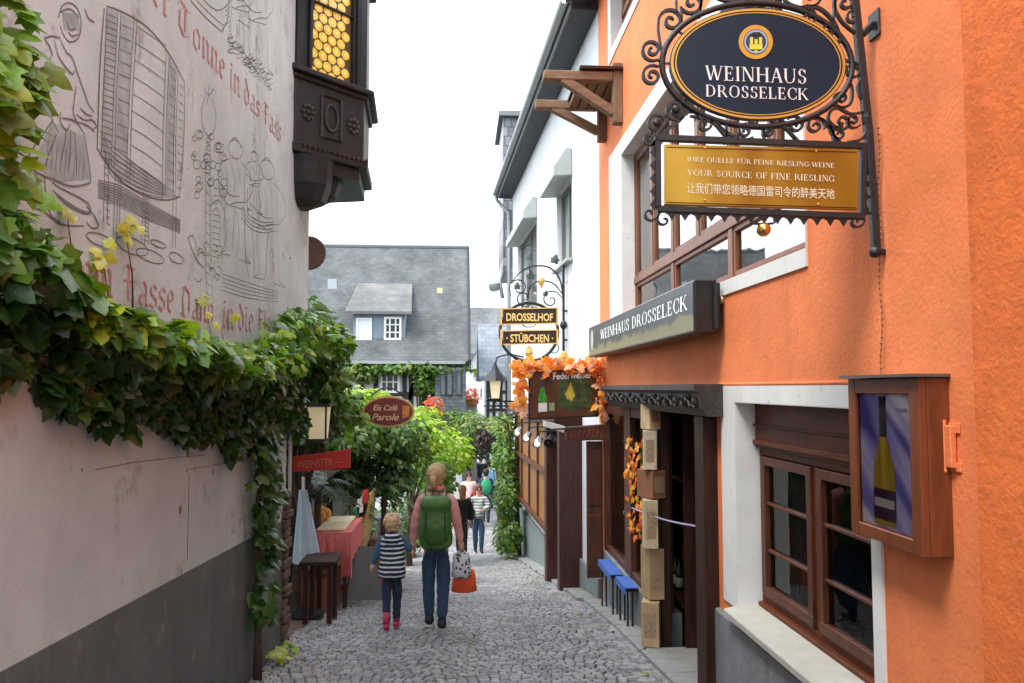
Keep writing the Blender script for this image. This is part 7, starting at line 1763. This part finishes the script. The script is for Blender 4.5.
# backpack
bp = thing('backpack', 'green hiking backpack on the back of the woman in pink', 'backpack', T((0, -.11, .50)))
mb = MB()
prf = [(.30, .50), (.55, .505), (.68, .52), (.72, .60), (.70, .70), (.60, .78), (.34, .80)]
vs = []; n = 28
PF = [(.45, .500), (.82, .506), (.96, .525), (1, .55), (1.02, .58), (1.0, .61), (1.03, .64), (.99, .67), (.98, .70), (.95, .725), (.88, .735), (.97, .75), (.96, .775), (.80, .80), (.40, .816)]
for k, (r, z) in enumerate(PF):
    for j in range(n):
        a = 2*PI*j/n; cx = abs(math.cos(a))**.6*math.copysign(1, math.cos(a)); sx = abs(math.sin(a))**.6*math.copysign(1, math.sin(a)); vs.append(T((cx*.098*r, -.125+sx*.052*r-.006*math.sin(k*1.3), z)))
mb.add(vs, [(k*n+j, k*n+(j+1) % n, (k+1)*n+(j+1) % n, (k+1)*n+j) for k in range(len(PF)-1) for j in range(n)]+[tuple(range(n))[::-1], tuple((len(PF)-1)*n+j for j in range(n))])
for i in range(len(vs)):
    v_ = Vector(mb.v[i]); d = noise.noise_vector(v_*9)*.016; mb.v[i] = tuple(v_+d)
m_gp = M('green_nylon', (.045, .125, .016), .5, .35, 9, .9, 14); pk = mb.build('pack', m_gp, bp, smooth=True)
mb = MB(); vs = []
for k, (r, z) in enumerate([(.7, .53), (1, .55), (1, .62), (.8, .655)]):
    for j in range(10):
        a = 2*PI*j/10; vs.append(T((math.cos(a)*.070*r, -.170+math.sin(a)*.024*r, z)))
mb.add(vs, [(k*10+j, k*10+(j+1) % 10, (k+1)*10+(j+1) % 10, (k+1)*10+j) for k in range(3) for j in range(10)]+[tuple(range(10))[::-1], tuple(30+j for j in range(10))]); mb.build('pocket', M('green_nylon_dark', (.03, .09, .014), .6, .2, 7), bp, smooth=True)
for sd in (-1, 1):
    mb = MB(); mb.flat([T((sd*.060, -.10, .79)), T((sd*.068, -.03, .845)), T((sd*.072, .05, .82)), T((sd*.078, .078, .72)), T((sd*.085, .04, .60)), T((sd*.085, -.08, .53))], .055, .012, (sd, 0, 0)); mb.build('strap', M('dark_strap', (.02, .04, .015), .7), bp)
    mb = MB(); mb.flat([T((sd*.05, -.175, .56)), T((sd*.058, -.188, .64)), T((sd*.055, -.176, .73)), T((sd*.05, -.13, .80))], .018, .006, (0, -1, 0)); mb.build('buckle_strap', MATS['dark_strap'], bp)
mb = MB(); mb.tube([T((-.02, -.10, .81)), T((-.018, -.105, .835)), T((.018, -.105, .835)), T((.02, -.10, .81))], .007, 5); mb.build('grab_loop', MATS['dark_strap'], bp)
# bags in her right hand
hp = T((.157, .03, .458))
def spots(name, c1, c2, sc):
    m = bpy.data.materials.new(name); m.use_nodes = True; nt = m.node_tree; N = nt.nodes; K = nt.links; b = N['Principled BSDF']; b.inputs['Roughness'].default_value = .6
    tc = N.new('ShaderNodeTexCoord'); v = N.new('ShaderNodeTexVoronoi'); v.inputs['Scale'].default_value = sc; K.new(tc.outputs['Object'], v.inputs['Vector'])
    g_ = N.new('ShaderNodeMath'); g_.operation = 'LESS_THAN'; g_.inputs[1].default_value = .40; K.new(v.outputs['Distance'], g_.inputs[0])
    mx = N.new('ShaderNodeMix'); mx.data_type = 'RGBA'; K.new(g_.outputs[0], mx.inputs['Factor']); mx.inputs['A'].default_value = (*c1, 1); mx.inputs['B'].default_value = (*c2, 1); K.new(mx.outputs['Result'], b.inputs['Base Color']); return m
def bag(name, label, top_, w, h, d, mat, rz, hl):
    bt = thing(name, label, 'bag', (top_[0], top_[1], top_[2]-h-hl)); mb = MB(); n = 12; vs = []
    for k, (s, f) in enumerate(((.55, -1), (.98, -.93), (1.0, -.55), (.90, -.2), (.72, -.0))):
        for j in range(n):
            a = 2*PI*j/n; px_ = w*s*math.copysign(abs(math.cos(a))**.7, math.cos(a))*(1+.07*math.sin(k*2+j)); py_ = d*(s if k < 4 else .35)*math.sin(a)
            vs.append(Vector(top_)+Vector((px_*math.cos(rz)-py_*math.sin(rz), px_*math.sin(rz)+py_*math.cos(rz), -hl+f*h)))
    mb.add(vs, [(k*n+j, k*n+(j+1) % n, (k+1)*n+(j+1) % n, (k+1)*n+j) for k in range(4) for j in range(n)]+[tuple(range(n))[::-1], tuple(4*n+j for j in range(n))]); mb.build('sack', mat, bt, smooth=True)
    for sd in (-1, 1):
        mb = MB(); mb.tube([Vector(top_)+Vector((-w*.5, sd*.02, -hl-.01)), Vector(top_)+Vector((-.01, sd*.008, .005)), Vector(top_)+Vector((.01, sd*.008, .005)), Vector(top_)+Vector((w*.5, sd*.02, -hl-.01))], .006, 5); mb.build('handle', mat, bt)
bag('shopping_bag', 'white and black patterned bag in the right hand of the woman in pink', hp, .105, .27, .05, spots('bag_pattern', (.55, .56, .58), (.03, .03, .045), 26), .1, .03)
bag('shopping_bag', 'orange-red bag hanging below the white and black patterned bag', hp+Vector((.03, .10, -.06)), .135, .25, .05, M('orange_bag', (.75, .09, .02), .5, .12, 8), .0, .17)
# child
g = gnd(394, 624); cy_ = 8.40; cx_ = wx-.140*1.72-.172*1.18-.015
hand = T((-.150, .03, .515))
t2, T2, Hd2 = person('small child from behind in a striped hooded vest and pink boots', cx_, cy_, 1.18, 0.0, M('denim_sleeves', (.05, .11, .19), .9, .2, 12), m_djean, m_pale_hair,
    armL=[(-.135, .0, .66), (-.170, .03, .55)], armR=[(.140, .01, .70), (.165, .03, .665)], step=-.05, shoes=M('pink_boots', (.42, .045, .10), .5), hairkind='curly', child=True, puff=.004)
t2['label'] = 'small child from behind in a striped hooded vest and pink boots'
mb = MB(); n = 20; vs = []; st_m = stripes('navy_white_stripes', (.012, .018, .045), (.62, .63, .66), 21)
for k, (r, z) in enumerate(((.118, .445), (.122, .50), (.112, .58), (.108, .66), (.112, .73), (.102, .785), (.066, .825))):
    for j in range(n):
        a = 2*PI*j/n; vs.append(T2((math.cos(a)*r, math.sin(a)*r*.74, z+.006*math.sin(j*1.7))))
mb.add(vs, [(k*n+j, k*n+(j+1) % n, (k+1)*n+(j+1) % n, (k+1)*n+j) for k in range(6) for j in range(n)]+[tuple(range(n))[::-1]])
mb.build('striped_vest', st_m, t2, smooth=True)
mb = MB(); b0 = len(mb.v); mb.ball(T2((0, -.062, .795)), .085, 14, 8, (1.0, .62, .95), .02); mb.build('hood', st_m, t2, smooth=True)
for i in (-1, 1):
    mb = MB(); mb.tube([T2((i*.040, -.012+.05*i, .055)), T2((i*.042, -.004+.035*i, .15))], [.036, .04], 10); mb.build('boot_shaft', MATS['pink_boots'], t2, smooth=True)

# passers-by
def at_px(px, py, Y): return ony(px, py, Y).x
def shirt(n_, c, **k): return M(n_, c, .9, .2, 9, .4, 40, **k)
y_ = 19.3; t3, T3, H3 = person('brown-haired person walking up the lane in a grey and white striped blouse and jeans', at_px(478.5, 520, y_), y_, 1.68, PI+.1, stripes('blouse_stripes', (.20, .22, .21), (.62, .64, .62), 14), m_jean, m_brown,
    armL=[(-.14, .02, .65), (-.05, .12, .62)], armR=[(.145, .0, .65), (.15, .05, .52)], step=.03, hairkind='long', face=True, puff=.01)
sb = thing('shoulder_bag', 'black shoulder bag of the person in the striped blouse', 'bag', T3((.16, .05, .50))); mb = MB(); mb.box(*(lambda p: (p.x-.05, p.x+.22, p.y-.08, p.y+.08, p.z-.12, p.z+.14))(T3((.19, .02, .555)))); mb.build('pouch', m_black, sb, bevel=.03, bseg=2)
mb = MB(); mb.flat([T3((.2, .03, .62)), T3((.11, .05, .83)), T3((.08, -.02, .84)), T3((.2, -.05, .64))], .03, .01, (0, -1, 0)); mb.tube([T3((.16, .06, .52)), T3((.15, .07, .38)), T3((.17, .05, .30)), T3((.20, .06, .42))], .012, 5); mb.build('strap', m_black, sb)
y_ = 17.0; person('person with long light brown hair in a black jacket, right of the green backpack', at_px(462, 500, y_), y_, 1.62, .5, shirt('black_jacket', (.012, .012, .015)), m_black, M('light_brown_hair', (.30, .14, .06), .6, .3, 50), hairkind='long', puff=.01)
far = [((469, 480), 24, 1.72, 'person in a pale pink top with a red bag, left of the striped blouse', (.62, .42, .42), m_djean, m_dkh, PI),
       ((486, 470), 25, 1.72, 'person in dark blue clothes under the bright green backpack', (.02, .04, .10), m_djean, m_dkh, 0),
       ((490, 462), 28, 1.75, 'person in a light blue jacket beyond the green backpack', (.30, .50, .70), m_jean, m_dkh, 0),
       ((497, 462), 29, 1.66, 'person in a violet-blue top at the far right of the crowd', (.20, .24, .48), m_djean, m_dkh, .2),
       ((481, 460), 30, 1.75, 'person in black at the far end of the lane', (.015, .015, .02), m_black, m_dkh, PI),
       ((475, 462), 31, 1.70, 'person in a grey coat at the far end of the lane', (.25, .25, .27), m_black, m_brown, PI)]
for i, ((px, py), Y, H, lb, c, pn_, hr_, yw) in enumerate(far):
    tt, TT, HH = person(lb, at_px(px, py, Y), Y, H, yw, shirt('coat_%s' % 'abcdef'[i], c), pn_, hr_, step=.04, group='people at the far end of the lane', puff=.008)
    if i == 1:
        b_ = thing('backpack', 'bright green backpack on a person at the far end of the lane', 'backpack', TT((0, -.1, .5))); mb = MB(); mb.ball(TT((0, -.12, .67)), .235, 12, 9, (.75, .5, 1.12), .05); mb.build('pack', M('bright_green', (.02, .26, .11), .6, .15, 6), b_, smooth=True)
        for sd in (-1, 1): mb = MB(); mb.flat([TT((sd*.06, -.08, .80)), TT((sd*.07, .0, .84)), TT((sd*.075, .075, .74)), TT((sd*.08, .0, .60))], .04, .012, (sd, 0, 0)); mb.build('strap', m_black, b_)
    if i == 0:
        p = TT((-.15, .05, .55)); mb = MB(); mb.box(p.x-.16, p.x+.14, p.y-.08, p.y+.06, p.z-.25, p.z+.14); mb.tube([p+Vector((-.1, 0, .12)), TT((-.09, 0, .80)), p+Vector((.1, 0, .12))], .015, 5)
        mb.build('red_bag', M('red_leather', (.50, .01, .03), .5), label='red bag carried by the person in the pale pink top', cat='bag', bevel=.03)
# a few fallen leaves on the setts
random.seed(77); mb = MB()
for k in range(150):
    y = 4.0+random.random()**1.5*12; l, r = road_edge(y); x = random.choice([l+.15+abs(random.gauss(0, .25)), r-.05-abs(random.gauss(0, .2)), random.uniform(l+.2, r-.1)])
    leaf(mb, (x, y, gz(y)+.018), Vector((0, 0, 1))+rnd_dir()*.15, rnd_dir(), random.uniform(.03, .06), random.choice([(.30, .22, .05), (.20, .11, .04), (.25, .30, .05), (.10, .06, .03)]))
mb.build('fallen_leaves', m_lf, kind='stuff', col=True)
